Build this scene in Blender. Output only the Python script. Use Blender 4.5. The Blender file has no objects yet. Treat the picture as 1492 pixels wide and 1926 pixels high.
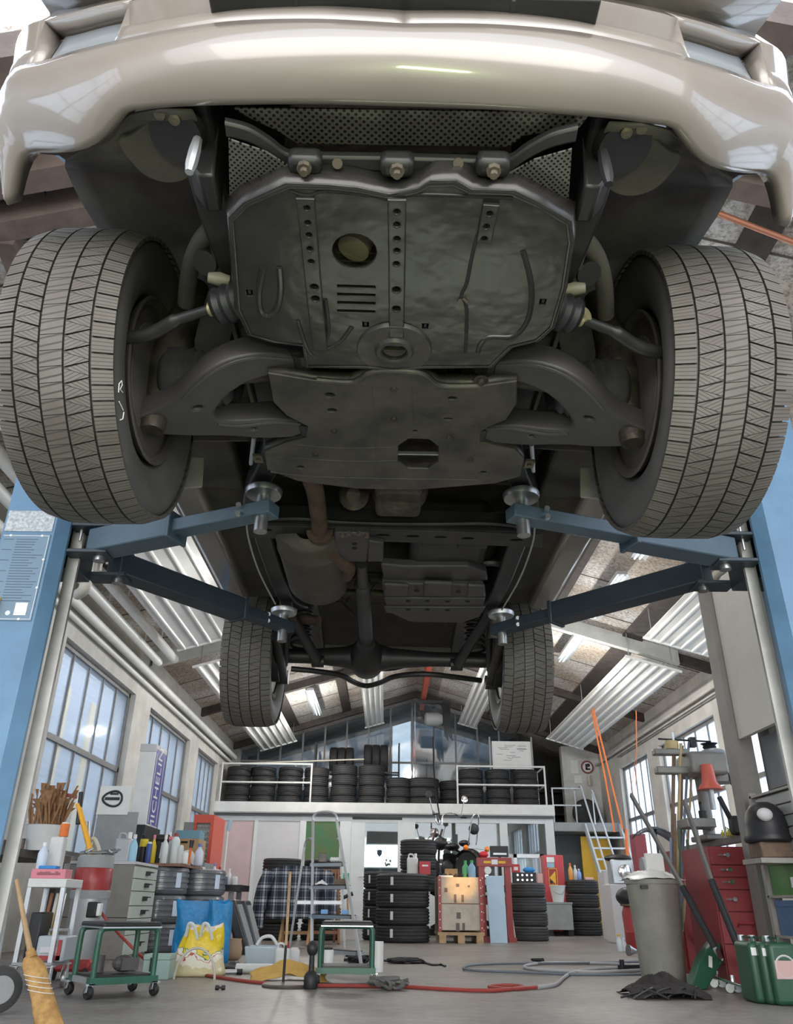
import bpy, bmesh, math, random
from mathutils import Vector, Matrix
random.seed(7)
C = bpy.context.scene.collection
PI = math.pi
def R(a): return a*PI/180.0
# ---------------------------------------------------------------- camera
PW, PH, FP = 1492.0, 1926.0, 1464.0
CAMH, PITCH, YAW, ROLL = 0.48, R(26.8), R(-0.45), R(0.6)
_f = Vector((math.sin(-YAW)*math.cos(PITCH), math.cos(YAW)*math.cos(PITCH), math.sin(PITCH)))
_r0 = Vector((math.cos(-YAW), -math.sin(-YAW), 0)); _u0 = _r0.cross(_f)
CR = _r0*math.cos(ROLL) + _u0*math.sin(ROLL); CU = CR.cross(_f); CF = _f
CO = Vector((0, 0, CAMH))
cd = bpy.data.cameras.new('camera'); cam = bpy.data.objects.new('camera', cd); C.objects.link(cam)
cd.sensor_fit = 'VERTICAL'; cd.sensor_height = 36.0; cd.sensor_width = 36.0; cd.lens = FP/PH*36.0
cd.clip_start = 0.02; cd.clip_end = 200
m4 = Matrix((CR, CU, -CF)).transposed().to_4x4(); m4.translation = CO
cam.matrix_world = m4
bpy.context.scene.camera = cam
def ray(px, py): return CR*((px-PW/2)/FP) - CU*((py-PH/2)/FP) + CF
def at(px, py, X=None, Y=None, Z=None):      # a point of the place on a known plane
    d = ray(px, py)
    t = (Y/d.y) if Y is not None else ((Z-CAMH)/d.z if Z is not None else X/d.x)
    return CO + d*t
# ---------------------------------------------------------------- materials
MATS = {}
def mat(name, col, rough=0.5, metal=0.0, var=0.0, vscale=6.0, col2=None, bump=0.0, bscale=40.0, spec=0.5, emit=None, estr=0.0, coat=0.0, alpha=None, contrast=(0.35, 0.65)):
    if name in MATS: return MATS[name]
    m = bpy.data.materials.new(name); m.use_nodes = True
    nt = m.node_tree; b = nt.nodes['Principled BSDF']
    b.inputs['Roughness'].default_value = rough; b.inputs['Metallic'].default_value = metal
    b.inputs['Specular IOR Level'].default_value = spec
    b.inputs['Coat Weight'].default_value = coat; b.inputs['Coat Roughness'].default_value = 0.08
    c = (col[0], col[1], col[2], 1)
    b.inputs['Base Color'].default_value = c
    if var > 0 or col2 is not None:
        tc = nt.nodes.new('ShaderNodeTexCoord'); n = nt.nodes.new('ShaderNodeTexNoise')
        n.inputs['Scale'].default_value = vscale; n.inputs['Detail'].default_value = 6; n.inputs['Roughness'].default_value = 0.65
        nt.links.new(tc.outputs['Object'], n.inputs['Vector'])
        r = nt.nodes.new('ShaderNodeValToRGB')
        r.color_ramp.elements[0].position = contrast[0]; r.color_ramp.elements[1].position = contrast[1]
        k = 1-var
        r.color_ramp.elements[0].color = (col2[0], col2[1], col2[2], 1) if col2 else (c[0]*k, c[1]*k, c[2]*k, 1)
        r.color_ramp.elements[1].color = c
        nt.links.new(n.outputs['Fac'], r.inputs['Fac']); nt.links.new(r.outputs['Color'], b.inputs['Base Color'])
    if bump > 0:
        tc = nt.nodes.new('ShaderNodeTexCoord'); n = nt.nodes.new('ShaderNodeTexNoise')
        n.inputs['Scale'].default_value = bscale; n.inputs['Detail'].default_value = 4
        bp = nt.nodes.new('ShaderNodeBump'); bp.inputs['Strength'].default_value = bump; bp.inputs['Distance'].default_value = 0.01
        nt.links.new(tc.outputs['Object'], n.inputs['Vector']); nt.links.new(n.outputs['Fac'], bp.inputs['Height'])
        nt.links.new(bp.outputs['Normal'], b.inputs['Normal'])
    if emit is not None:
        b.inputs['Emission Color'].default_value = (emit[0], emit[1], emit[2], 1); b.inputs['Emission Strength'].default_value = estr
    MATS[name] = m
    return m
def glass_mat(name, tint=(0.9, 0.95, 1), gloss=0.12, rough=0.03, haze=0.0, hazecol=(0.7, 0.75, 0.8), hscale=3.0):
    if name in MATS: return MATS[name]
    m = bpy.data.materials.new(name); m.use_nodes = True; nt = m.node_tree
    for n in list(nt.nodes):
        if n.type != 'OUTPUT_MATERIAL': nt.nodes.remove(n)
    out = [n for n in nt.nodes if n.type == 'OUTPUT_MATERIAL'][0]
    t = nt.nodes.new('ShaderNodeBsdfTransparent'); t.inputs['Color'].default_value = (*tint, 1)
    g = nt.nodes.new('ShaderNodeBsdfGlossy'); g.inputs['Roughness'].default_value = rough
    mx = nt.nodes.new('ShaderNodeMixShader'); mx.inputs[0].default_value = gloss
    nt.links.new(t.outputs[0], mx.inputs[1]); nt.links.new(g.outputs[0], mx.inputs[2])
    last = mx
    if haze > 0:
        d = nt.nodes.new('ShaderNodeBsdfTranslucent'); d.inputs['Color'].default_value = (*hazecol, 1)
        mx2 = nt.nodes.new('ShaderNodeMixShader'); mx2.inputs[0].default_value = haze
        nt.links.new(mx.outputs[0], mx2.inputs[1]); nt.links.new(d.outputs[0], mx2.inputs[2]); last = mx2
    nt.links.new(last.outputs[0], out.inputs['Surface'])
    MATS[name] = m; return m
def node_mat(name):
    m = bpy.data.materials.new(name); m.use_nodes = True; MATS[name] = m
    return m, m.node_tree, m.node_tree.nodes['Principled BSDF']
# ---------------------------------------------------------------- mesh builder
class MB:
    def __init__(s): s.v = []; s.f = []; s.uv = {}
    def add(s, vs, fs):
        o = len(s.v); s.v += [Vector(p) for p in vs]; s.f += [tuple(i+o for i in f) for f in fs]; return s
    def box(s, c, d, rz=0.0, m=None):
        hx, hy, hz = d[0]/2, d[1]/2, d[2]/2
        vs = [Vector((x, y, z)) for z in (-hz, hz) for y in (-hy, hy) for x in (-hx, hx)]
        q = Matrix.Rotation(rz, 3, 'Z') if m is None else m
        vs = [q @ v + Vector(c) for v in vs]
        return s.add(vs, [(0, 2, 3, 1), (4, 5, 7, 6), (0, 1, 5, 4), (2, 6, 7, 3), (0, 4, 6, 2), (1, 3, 7, 5)])
    def b2(s, x0, x1, y0, y1, z0, z1): return s.box(((x0+x1)/2, (y0+y1)/2, (z0+z1)/2), (abs(x1-x0), abs(y1-y0), abs(z1-z0)))
    def bar(s, p, q, w, h, up=(0, 0, 1)):     # rectangular beam from p to q
        p = Vector(p); q = Vector(q); d = (q-p); L = d.length; d.normalize()
        u = Vector(up); sx = d.cross(u)
        if sx.length < 1e-4: sx = d.cross(Vector((0, 1, 0)))
        sx.normalize(); u = sx.cross(d)
        return s.box((p+q)/2, (w, L, h), m=Matrix((sx, d, u)).transposed())
    def tube(s, pts, r, n=10, caps=True, closed=False):
        pts = [Vector(p) for p in pts]; k = len(pts)
        rs = r if isinstance(r, (list, tuple)) else [r]*k
        o = len(s.v); prev = None
        for i, p in enumerate(pts):
            a = pts[i-1] if i > 0 else (pts[-1] if closed else p); b = pts[i+1] if i < k-1 else (pts[0] if closed else p)
            d = (b-a).normalized()
            if prev is None:
                u = d.orthogonal().normalized()
            else:
                u = prev - d*prev.dot(d)
                u = u.normalized() if u.length > 1e-6 else d.orthogonal().normalized()
            prev = u; w = d.cross(u)
            for j in range(n):
                t = 2*PI*j/n; s.v.append(p + (u*math.cos(t)+w*math.sin(t))*rs[i])
        for i in range(k if closed else k-1):
            for j in range(n):
                a = o+i*n+j; b = o+i*n+(j+1) % n; i2 = (i+1) % k
                c = o+i2*n+(j+1) % n; d = o+i2*n+j
                s.f.append((a, b, c, d))
        if caps and not closed:
            s.f.append(tuple(o+j for j in range(n))[::-1]); s.f.append(tuple(o+(k-1)*n+j for j in range(n)))
        return s
    def cyl(s, p, q, r, r2=None, n=16): return s.tube([p, q], [r, r if r2 is None else r2], n)
    def lathe(s, prof, c=(0, 0, 0), axis=(0, 0, 1), n=32, closed=False):   # prof: list of (radius, along)
        ax = Vector(axis).normalized(); u = ax.orthogonal().normalized(); w = ax.cross(u); c = Vector(c)
        o = len(s.v); k = len(prof)
        for (r, a) in prof:
            for j in range(n):
                t = 2*PI*j/n; s.v.append(c + ax*a + (u*math.cos(t)+w*math.sin(t))*max(r, 1e-4))
        for i in range(k if closed else k-1):
            for j in range(n):
                i2 = (i+1) % k
                s.f.append((o+i*n+j, o+i*n+(j+1) % n, o+i2*n+(j+1) % n, o+i2*n+j))
        if not closed:
            s.f.append(tuple(o+j for j in range(n))[::-1]); s.f.append(tuple(o+(k-1)*n+j for j in range(n)))
        return s
    def ball(s, c, r, n=16, m=10):
        rx, ry, rz = r if isinstance(r, (list, tuple)) else (r, r, r)
        o = len(s.v); c = Vector(c)
        for i in range(m+1):
            a = -PI/2+PI*i/m
            for j in range(n):
                t = 2*PI*j/n; ca = max(math.cos(a), 1e-3)
                s.v.append(c+Vector((rx*ca*math.cos(t), ry*ca*math.sin(t), rz*math.sin(a))))
        for i in range(m):
            for j in range(n): s.f.append((o+i*n+j, o+i*n+(j+1) % n, o+(i+1)*n+(j+1) % n, o+(i+1)*n+j))
        return s
    def prism(s, poly, ext):                  # flat polygon of 3-D points pushed along ext
        poly = [Vector(p) for p in poly]; e = Vector(ext); k = len(poly)
        return s.add(poly+[p+e for p in poly], [tuple(range(k))[::-1], tuple(range(k, 2*k))]+[(i, (i+1) % k, (i+1) % k+k, i+k) for i in range(k)])
    def grid(s, rows, closeu=False):
        o = len(s.v); nv = len(rows[0])
        for r in rows: s.v += [Vector(p) for p in r]
        for i in range(len(rows)-1):
            for j in range(nv if closeu else nv-1):
                j2 = (j+1) % nv
                s.f.append((o+i*nv+j, o+i*nv+j2, o+(i+1)*nv+j2, o+(i+1)*nv+j))
        return s
    def xf(s, m):
        s.v = [m @ v for v in s.v]; return s
    def build(s, name, material, parent=None, bevel=0.0, smooth=False, seg=2, solid=0.0, sub=0, world=True, angle=40):
        vs = s.v
        if parent is not None and world:
            inv = wmat(parent).inverted(); vs = [inv @ v for v in vs]
        me = bpy.data.meshes.new(name); bm = bmesh.new()
        bv = [bm.verts.new(v) for v in vs]
        for f in s.f:
            try: bm.faces.new([bv[i] for i in f])
            except ValueError: pass
        bmesh.ops.recalc_face_normals(bm, faces=bm.faces)
        for f in bm.faces: f.smooth = smooth or bevel > 0
        bm.to_mesh(me); bm.free()
        me.materials.append(material)
        if smooth or bevel > 0:
            try: me.set_sharp_from_angle(angle=R(angle))
            except Exception: pass
        o = bpy.data.objects.new(name, me); C.objects.link(o)
        if parent is not None: o.parent = parent
        if solid: md = o.modifiers.new('solid', 'SOLIDIFY'); md.thickness = solid; md.offset = 0
        if bevel > 0:
            md = o.modifiers.new('bevel', 'BEVEL'); md.width = bevel; md.segments = seg; md.limit_method = 'ANGLE'; md.angle_limit = R(35)
        if sub: md = o.modifiers.new('sub', 'SUBSURF'); md.levels = sub; md.render_levels = sub
        return o
def wmat(o):
    m = o.matrix_basis.copy()
    while o.parent is not None:
        o = o.parent; m = o.matrix_basis @ m
    return m
def tag(o, label, cat, group=None, kind=None):
    if label: o['label'] = label
    if cat: o['category'] = cat
    if group: o['group'] = group
    if kind: o['kind'] = kind
    return o
def thing(name, label, cat, loc=(0, 0, 0), rz=0.0, group=None):
    o = bpy.data.objects.new(name, None); C.objects.link(o); o.empty_display_size = 0.1
    o.location = loc; o.rotation_euler = (0, 0, rz)
    return tag(o, label, cat, group)
def struct(o): o['kind'] = 'structure'; return o
def kids(o): return [c for c in bpy.data.objects if c.parent == o]
def dup(root, loc, rz=None, label=None, group=None, rot=None, scale=None):
    r = root.copy(); C.objects.link(r); r.location = loc
    if rz is not None: r.rotation_euler = (0, 0, rz)
    if rot is not None: r.rotation_euler = rot
    if scale is not None: r.scale = (scale,)*3 if isinstance(scale, (int, float)) else scale
    if label: r['label'] = label
    if group: r['group'] = group
    for ch in kids(root):
        c = ch.copy(); C.objects.link(c); c.parent = r
        for g in kids(ch):
            d = g.copy(); C.objects.link(d); d.parent = c
    return r
def text_mesh(s, size, extrude=0.002):
    cu = bpy.data.curves.new('t', 'FONT'); cu.body = s; cu.size = size; cu.extrude = extrude; cu.align_x = 'CENTER'; cu.align_y = 'CENTER'
    o = bpy.data.objects.new('t', cu); C.objects.link(o)
    dg = bpy.context.evaluated_depsgraph_get(); me = bpy.data.meshes.new_from_object(o.evaluated_get(dg))
    bpy.data.objects.remove(o); bpy.data.curves.remove(cu)
    return me
def lettering(name, s, size, material, parent, origin, ux, uy, extrude=0.002, sx=1.0):   # flat letters standing on a surface
    me = text_mesh(s, size, extrude); mb = MB()
    ux = Vector(ux).normalized(); uy = Vector(uy).normalized(); uz = ux.cross(uy); og = Vector(origin)
    mb.v = [og+ux*(v.co.x*sx)+uy*v.co.y+uz*v.co.z for v in me.vertices]; mb.f = [tuple(p.vertices) for p in me.polygons]
    bpy.data.meshes.remove(me)
    return mb.build(name, material, parent)
def plate_mesh(outline, holes, ext, bev=0.0):
    """plate with real holes: outline and holes are 2-D loops; returns (verts2d+z, faces)"""
    cu = bpy.data.curves.new('pl', 'CURVE'); cu.dimensions = '2D'; cu.fill_mode = 'BOTH'; cu.extrude = ext/2; cu.bevel_depth = bev; cu.bevel_resolution = 2; cu.offset = -bev
    for loop in [outline]+list(holes):
        sp = cu.splines.new('POLY'); sp.points.add(len(loop)-1); sp.use_cyclic_u = True
        for i, p in enumerate(loop): sp.points[i].co = (p[0], p[1], 0, 1)
    o = bpy.data.objects.new('pl', cu); C.objects.link(o)
    dg = bpy.context.evaluated_depsgraph_get(); me = bpy.data.meshes.new_from_object(o.evaluated_get(dg))
    vs = [v.co.copy() for v in me.vertices]; fs = [tuple(p.vertices) for p in me.polygons]
    bpy.data.objects.remove(o); bpy.data.curves.remove(cu); bpy.data.meshes.remove(me)
    return vs, fs
def circ(cx, cy, r, r2=None, n=20): return [(cx+r*math.cos(2*PI*i/n), cy+(r2 or r)*math.sin(2*PI*i/n)) for i in range(n)]
def smooth_loop(pts, it=2):                    # corner cutting
    for _ in range(it):
        q = []
        for i in range(len(pts)):
            a = Vector(pts[i]); b = Vector(pts[(i+1) % len(pts)])
            q += [tuple(a*0.75+b*0.25), tuple(a*0.25+b*0.75)]
        pts = q
    return pts
def spline(pts, n=8, closed=False):            # Catmull-Rom through 3-D points
    P = [Vector(p) for p in pts]; out = []; k = len(P)
    for i in range(k if closed else k-1):
        if closed: p0, p1, p2, p3 = P[i-1], P[i], P[(i+1) % k], P[(i+2) % k]
        else: p0 = P[max(i-1, 0)]; p1 = P[i]; p2 = P[i+1]; p3 = P[min(i+2, k-1)]
        for j in range(n):
            t = j/n
            out.append(0.5*((2*p1)+(-p0+p2)*t+(2*p0-5*p1+4*p2-p3)*t*t+(-p0+3*p1-3*p2+p3)*t*t*t))
    if not closed: out.append(P[-1])
    return out
ORD = ['lowest', 'second lowest', 'third lowest', 'fourth lowest', 'fifth lowest']
NTH = ['first', 'second', 'third', 'fourth', 'fifth', 'sixth', 'seventh', 'eighth', 'ninth', 'tenth', 'eleventh', 'twelfth', 'thirteenth']
# shared materials
M_white = mat('white_paint', (0.72, 0.72, 0.70), 0.5, var=0.12, vscale=4)
M_panelw = mat('radiator_white', (0.78, 0.78, 0.75), 0.4, var=0.08, vscale=3)
M_plaster = mat('wall_plaster', (0.62, 0.60, 0.56), 0.85, var=0.25, vscale=1.6, bump=0.25, bscale=30)
M_steel = mat('bare_steel', (0.45, 0.46, 0.47), 0.35, 0.9, var=0.3, vscale=8)
M_alu = mat('aluminium', (0.62, 0.64, 0.66), 0.42, 0.9, var=0.12, vscale=9)
M_chrome = mat('chrome', (0.85, 0.85, 0.87), 0.12, 1.0)
M_black = mat('black_plastic', (0.018, 0.018, 0.02), 0.45)
M_dark = mat('dark_metal', (0.035, 0.035, 0.038), 0.5, 0.4, var=0.3, vscale=10)
M_rubber = mat('tyre_rubber', (0.045, 0.044, 0.045), 0.62, var=0.3, vscale=14, spec=0.4)
M_red = mat('red_paint', (0.38, 0.04, 0.04), 0.35, var=0.2, vscale=6)
M_green = mat('green_paint', (0.03, 0.12, 0.08), 0.35, var=0.25, vscale=8)
M_blue = mat('blue_plastic', (0.03, 0.25, 0.62), 0.35)
M_yellow = mat('yellow_paint', (0.85, 0.50, 0.03), 0.45, var=0.1)
M_wood = mat('pale_wood', (0.55, 0.36, 0.19), 0.6, var=0.3, vscale=9, bump=0.1)
M_brownwood = mat('brown_wood', (0.28, 0.11, 0.05), 0.5, var=0.3, vscale=9)
M_card = mat('cardboard', (0.50, 0.32, 0.17), 0.8, var=0.15, vscale=8)
M_paper = mat('white_paper', (0.82, 0.82, 0.80), 0.8, var=0.06)
M_wplastic = mat('white_plastic', (0.80, 0.80, 0.78), 0.35)
M_grey = mat('grey_paint', (0.32, 0.33, 0.33), 0.5, var=0.15, vscale=6)
M_orange = mat('orange_webbing', (0.80, 0.20, 0.05), 0.7, var=0.15, vscale=30)
M_rust = mat('rusty_steel', (0.11, 0.07, 0.05), 0.75, 0.3, var=0.5, vscale=14, bump=0.3)
# ================================================================ the hall
XL, XR, XM = -4.0, 5.5, 0.75
def zc(x): return 5.62-0.297*abs(x-XM)          # underside of the roof sheets
# --- materials of the shell
m, nt, b = node_mat('concrete_floor')
tc = nt.nodes.new('ShaderNodeTexCoord')
n1 = nt.nodes.new('ShaderNodeTexNoise'); n1.inputs['Scale'].default_value = 0.9; n1.inputs['Detail'].default_value = 8; n1.inputs['Roughness'].default_value = 0.7
n2 = nt.nodes.new('ShaderNodeTexNoise'); n2.inputs['Scale'].default_value = 14; n2.inputs['Detail'].default_value = 5
rp = nt.nodes.new('ShaderNodeValToRGB'); rp.color_ramp.elements[0].position = 0.35; rp.color_ramp.elements[1].position = 0.7
rp.color_ramp.elements[0].color = (0.17, 0.15, 0.13, 1); rp.color_ramp.elements[1].color = (0.33, 0.31, 0.29, 1)
mx = nt.nodes.new('ShaderNodeMix'); mx.data_type = 'RGBA'; mx.blend_type = 'MULTIPLY'; mx.inputs[0].default_value = 0.5
r2 = nt.nodes.new('ShaderNodeValToRGB'); r2.color_ramp.elements[0].position = 0.3; r2.color_ramp.elements[1].position = 0.6; r2.color_ramp.elements[0].color = (0.5, 0.48, 0.45, 1)
for n in (n1, n2): nt.links.new(tc.outputs['Object'], n.inputs['Vector'])
nt.links.new(n1.outputs['Fac'], rp.inputs['Fac']); nt.links.new(n2.outputs['Fac'], r2.inputs['Fac'])
nt.links.new(rp.outputs['Color'], mx.inputs['A']); nt.links.new(r2.outputs['Color'], mx.inputs['B']); nt.links.new(mx.outputs['Result'], b.inputs['Base Color'])
b.inputs['Roughness'].default_value = 0.42
bp = nt.nodes.new('ShaderNodeBump'); bp.inputs['Strength'].default_value = 0.15; bp.inputs['Distance'].default_value = 0.01
nt.links.new(n2.outputs['Fac'], bp.inputs['Height']); nt.links.new(bp.outputs['Normal'], b.inputs['Normal'])
M_floor = m
# mottled wood-wool roof boards with brown stains
m, nt, b = node_mat('roof_board')
tc = nt.nodes.new('ShaderNodeTexCoord')
n1 = nt.nodes.new('ShaderNodeTexNoise'); n1.inputs['Scale'].default_value = 1.1; n1.inputs['Detail'].default_value = 5
n2 = nt.nodes.new('ShaderNodeTexNoise'); n2.inputs['Scale'].default_value = 22; n2.inputs['Detail'].default_value = 6; n2.inputs['Roughness'].default_value = 0.75
r1 = nt.nodes.new('ShaderNodeValToRGB'); r1.color_ramp.elements[0].position = 0.38; r1.color_ramp.elements[1].position = 0.66
r1.color_ramp.elements[0].color = (0.48, 0.41, 0.34, 1); r1.color_ramp.elements[1].color = (0.74, 0.73, 0.72, 1)
r2 = nt.nodes.new('ShaderNodeValToRGB'); r2.color_ramp.elements[0].position = 0.38; r2.color_ramp.elements[1].position = 0.56; r2.color_ramp.elements[0].color = (0.34, 0.31, 0.28, 1)
mx = nt.nodes.new('ShaderNodeMix'); mx.data_type = 'RGBA'; mx.blend_type = 'MULTIPLY'; mx.inputs[0].default_value = 0.85
for n in (n1, n2): nt.links.new(tc.outputs['Object'], n.inputs['Vector'])
nt.links.new(n1.outputs['Fac'], r1.inputs['Fac']); nt.links.new(n2.outputs['Fac'], r2.inputs['Fac'])
nt.links.new(r1.outputs['Color'], mx.inputs['A']); nt.links.new(r2.outputs['Color'], mx.inputs['B']); nt.links.new(mx.outputs['Result'], b.inputs['Base Color'])
b.inputs['Roughness'].default_value = 0.95
bp = nt.nodes.new('ShaderNodeBump'); bp.inputs['Strength'].default_value = 0.5; bp.inputs['Distance'].default_value = 0.01
nt.links.new(n2.outputs['Fac'], bp.inputs['Height']); nt.links.new(bp.outputs['Normal'], b.inputs['Normal'])
M_roof = m
M_timber = mat('dark_timber', (0.075, 0.062, 0.055), 0.8, var=0.4, vscale=7, bump=0.2)
M_timber2 = mat('brown_timber', (0.15, 0.11, 0.095), 0.75, var=0.35, vscale=5, bump=0.2)
M_cream = mat('cream_paint', (0.58, 0.55, 0.47), 0.55, var=0.15, vscale=5)
M_wframe = mat('window_steel', (0.22, 0.22, 0.22), 0.5, 0.2, var=0.25, vscale=12)
M_glassL = glass_mat('dusty_glass', (0.90, 0.93, 0.96), 0.10, 0.08, haze=0.30, hazecol=(0.75, 0.83, 0.92))
M_glassR = glass_mat('frosted_glass', (0.92, 0.96, 1.0), 0.06, 0.08, haze=0.35, hazecol=(0.85, 0.92, 1.0))
M_glassB = glass_mat('gable_glass', (0.50, 0.56, 0.60), 0.28, 0.06)
M_glassO = glass_mat('office_glass', (0.88, 0.93, 0.94), 0.10, 0.02)
# --- floor
struct(MB().b2(-7, 8.5, -7, 25, -0.2, 0).build('floor', M_floor))
# --- side walls: sill, lintel and piers in one wall each
BAYS = [(-2.0, 1.0), (1.75, 4.75), (5.6, 8.55), (9.38, 12.37), (13.24, 16.24), (17.0, 19.15)]
WT, WB, TRZ = 3.42, 1.0, 2.27
for side, x0, x1 in (('left', XL-0.3, XL), ('right', XR, XR+0.3)):
    mb = MB().b2(x0, x1, -3, 24.6, 0, WB).b2(x0, x1, -3, 24.6, WT, 4.22)
    e = [-3]+[v for bb in BAYS for v in bb]+[24.6]
    for i in range(0, len(e), 2): mb.b2(x0, x1, e[i], e[i+1], WB, WT)
    struct(mb.build('wall_'+side, M_plaster))
M_sash = mat('sash_white', (0.55, 0.56, 0.56), 0.5, var=0.15, vscale=8)
nw = 0
for side in (-1, 1):
    x = XL-0.12 if side < 0 else XR+0.12
    for (a, c) in BAYS:
        nw += 1
        if c < 1.5: pass
        fr = MB(); g = 0.035
        fr.b2(x-g, x+g, a, c, WB, WB+0.06).b2(x-g, x+g, a, c, WT-0.06, WT).b2(x-g, x+g, a, a+0.06, WB, WT).b2(x-g, x+g, c-0.06, c, WB, WT)
        fr.b2(x-g, x+g, a, c, TRZ-0.035, TRZ+0.035)
        k = 5
        for i in range(1, k):
            y = a+(c-a)*i/k; fr.b2(x-0.02, x+0.02, y-0.016, y+0.016, WB, WT)
        w = struct(fr.build('window_%d' % nw, M_wframe))
        p = MB()
        for i in range(k):
            y0 = a+(c-a)*i/k; y1 = a+(c-a)*(i+1)/k
            for z0, z1 in ((WB, TRZ), (TRZ, WT)): p.box((x-side*0.004*((i*7+int(z0*3)) % 3-1), (y0+y1)/2, (z0+z1)/2), (0.006, y1-y0-0.02, z1-z0-0.04), rz=0.004*((i*5+int(z0)) % 3-1))
        p.build('pane', M_glassL if side < 0 else M_glassR, w)
# --- roof: two slopes of boards, battens over the joints, rafters
Y0R, Y1R = 2.7, 24.6
for nm, xa, xb in (('ceiling_left', XL-0.3, XM), ('ceiling_right', XM, XR+0.3)):
    mb = MB(); mb.prism([(xa, Y0R, zc(xa)), (xb, Y0R, zc(xb)), (xb, Y0R, zc(xb)+0.12), (xa, Y0R, zc(xa)+0.12)], (0, Y1R-Y0R, 0))
    struct(mb.build(nm, M_roof))
    mb = MB(); mb.prism([(xa, -3, zc(xa)), (xb, -3, zc(xb)), (xb, -3, zc(xb)+0.12), (xa, -3, zc(xa)+0.12)], (0, 4.75, 0))
    struct(mb.build('ceiling_front', M_roof))
def rafter(y, w, h, m_, xa, xb, nm, dz=0.0):
    mb = MB()
    pts = [xa] + ([XM] if xa < XM < xb else []) + [xb]
    for p, q in zip(pts[:-1], pts[1:]):
        mb.prism([(p, y-w/2, zc(p)-h-dz), (q, y-w/2, zc(q)-h-dz), (q, y-w/2, zc(q)-dz+0.01), (p, y-w/2, zc(p)-dz+0.01)], (0, w, 0))
    return struct(mb.build(nm, m_))
k = 1
for y in (16.9, 20.85): rafter(y, 0.14, 0.16, M_timber, XL, XR, 'trim_%d' % k); k += 1
for y in (9.1, 12.98): rafter(y, 0.14, 0.16, M_timber, XL, XR, 'trim_%d' % k); k += 1
for y in (2.75, 3.45, 3.78): rafter(y, 0.16, 0.22, M_timber2, XL, XR, 'trim_%d' % k); k += 1
for y in (5.2,): rafter(y, 0.14, 0.16, M_timber2, XL, XR, 'trim_%d' % k); k += 1
M_beamw = mat('white_beam', (0.62, 0.63, 0.60), 0.5, var=0.15, vscale=4)
for (y, xa, xb) in ((12.85, -3.95, -2.55), (12.85, 2.55, 4.9), (9.0, -3.3, -1.9)):
    o = rafter(y, 0.12, 0.24, M_beamw if y > 10 else M_cream, xa, xb, 'trim_%d' % k); k += 1
for x, wd in ((4.15, 0.16), (-2.45, 0.12), (-1.1, 0.10), (2.75, 0.12)):       # dark joints running down the hall
    mb = MB(); mb.prism([(x-wd, Y0R, zc(x-wd)-0.035), (x+wd, Y0R, zc(x+wd)-0.035), (x+wd, Y0R, zc(x+wd)+0.01), (x-wd, Y0R, zc(x-wd)+0.01)], (0, 20.9-Y0R, 0))
    struct(mb.build('trim_%d' % k, M_timber)); k += 1
M_seam = mat('board_seam', (0.12, 0.10, 0.09), 0.9, var=0.3)  # dark seams between the roof boards
mb = MB()
for side in (-1, 1):
    for y in [4.4+1.3*i for i in range(13)]:
        xa, xb = (XL, XM) if side < 0 else (XM, XR)
        mb.prism([(xa, y, zc(xa)-0.008), (xb, y, zc(xb)-0.008), (xb, y, zc(xb)+0.01), (xa, y, zc(xa)+0.01)], (0, 0.018, 0))
struct(mb.build('trim_%d' % k, M_seam)); k += 1
# strut of timber in the near left corner of the roof
mb = MB(); p = at(30, 440, Z=4.35); q = at(62, 490, Z=4.3)
mb.bar((-2.6, 3.85, 4.45), (-2.75, 5.1, 4.4), 0.12, 0.14); struct(mb.build('trim_%d' % k, M_timber2)); k += 1
# --- gable wall at the back: glazed bays above the store
YB = 22.0
mb = MB(); mb.b2(XL, 3.6, YB, YB+0.25, 0, 2.45); struct(mb.build('wall_back', M_plaster))
fr = MB(); pn = MB()
xs = [-3.53+0.6*i for i in range(12)]
for i, x in enumerate(xs):
    if x < 3.5: fr.b2(x-0.022, x+0.022, YB-0.03, YB+0.03, 2.4, zc(x)+0.05)
fr.b2(XL, 3.6, YB-0.03, YB+0.03, 2.4, 2.5).b2(XL, 3.6, YB-0.02, YB+0.02, 3.92, 3.97)
w = struct(fr.build('window_%d' % (nw+1), M_wframe)); nw += 1
ed = [XL]+[x for x in xs if x < 3.5]+[3.6]
for xa, xb in zip(ed[:-1], ed[1:]):
    t = 0.003
    for a, c in (((xa, xb),) if not (xa < XM < xb) else ((xa, XM), (XM, xb))):
        pn.prism([(a+0.01, YB+t, 2.45), (c-0.01, YB+t, 2.45), (c-0.01, YB+t, zc(c)), (a+0.01, YB+t, zc(a))], (0, 0.006, 0))
pn.build('pane', M_glassB, w)
# house and yard behind the gable and beyond the left windows
M_yard = mat('neighbour_wall', (0.30, 0.33, 0.36), 0.8, var=0.35, vscale=0.7)
o = MB().b2(-9, 0.15, 25.5, 26.2, 0, 6.6).build('wall_yard_back', M_yard); struct(o)
o = MB().b2(0.75, 12, 25.5, 26.2, 0, 6.6).build('wall_yard_right', M_yard); struct(o)
M_corr = node_mat('neighbour_cladding')[0]; nt = M_corr.node_tree; b = nt.nodes['Principled BSDF']
tc = nt.nodes.new('ShaderNodeTexCoord'); wv = nt.nodes.new('ShaderNodeTexWave'); wv.bands_direction = 'Z'; wv.inputs['Scale'].default_value = 2.2
rp = nt.nodes.new('ShaderNodeValToRGB'); rp.color_ramp.elements[0].color = (0.38, 0.40, 0.42, 1); rp.color_ramp.elements[1].color = (0.52, 0.53, 0.55, 1)
nt.links.new(tc.outputs['Object'], wv.inputs['Vector']); nt.links.new(wv.outputs['Fac'], rp.inputs['Fac']); nt.links.new(rp.outputs['Color'], b.inputs['Base Color'])
struct(MB().b2(-7.4, -6.9, 4, 33, -0.2, 5.2).build('wall_neighbour', M_corr))
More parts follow.
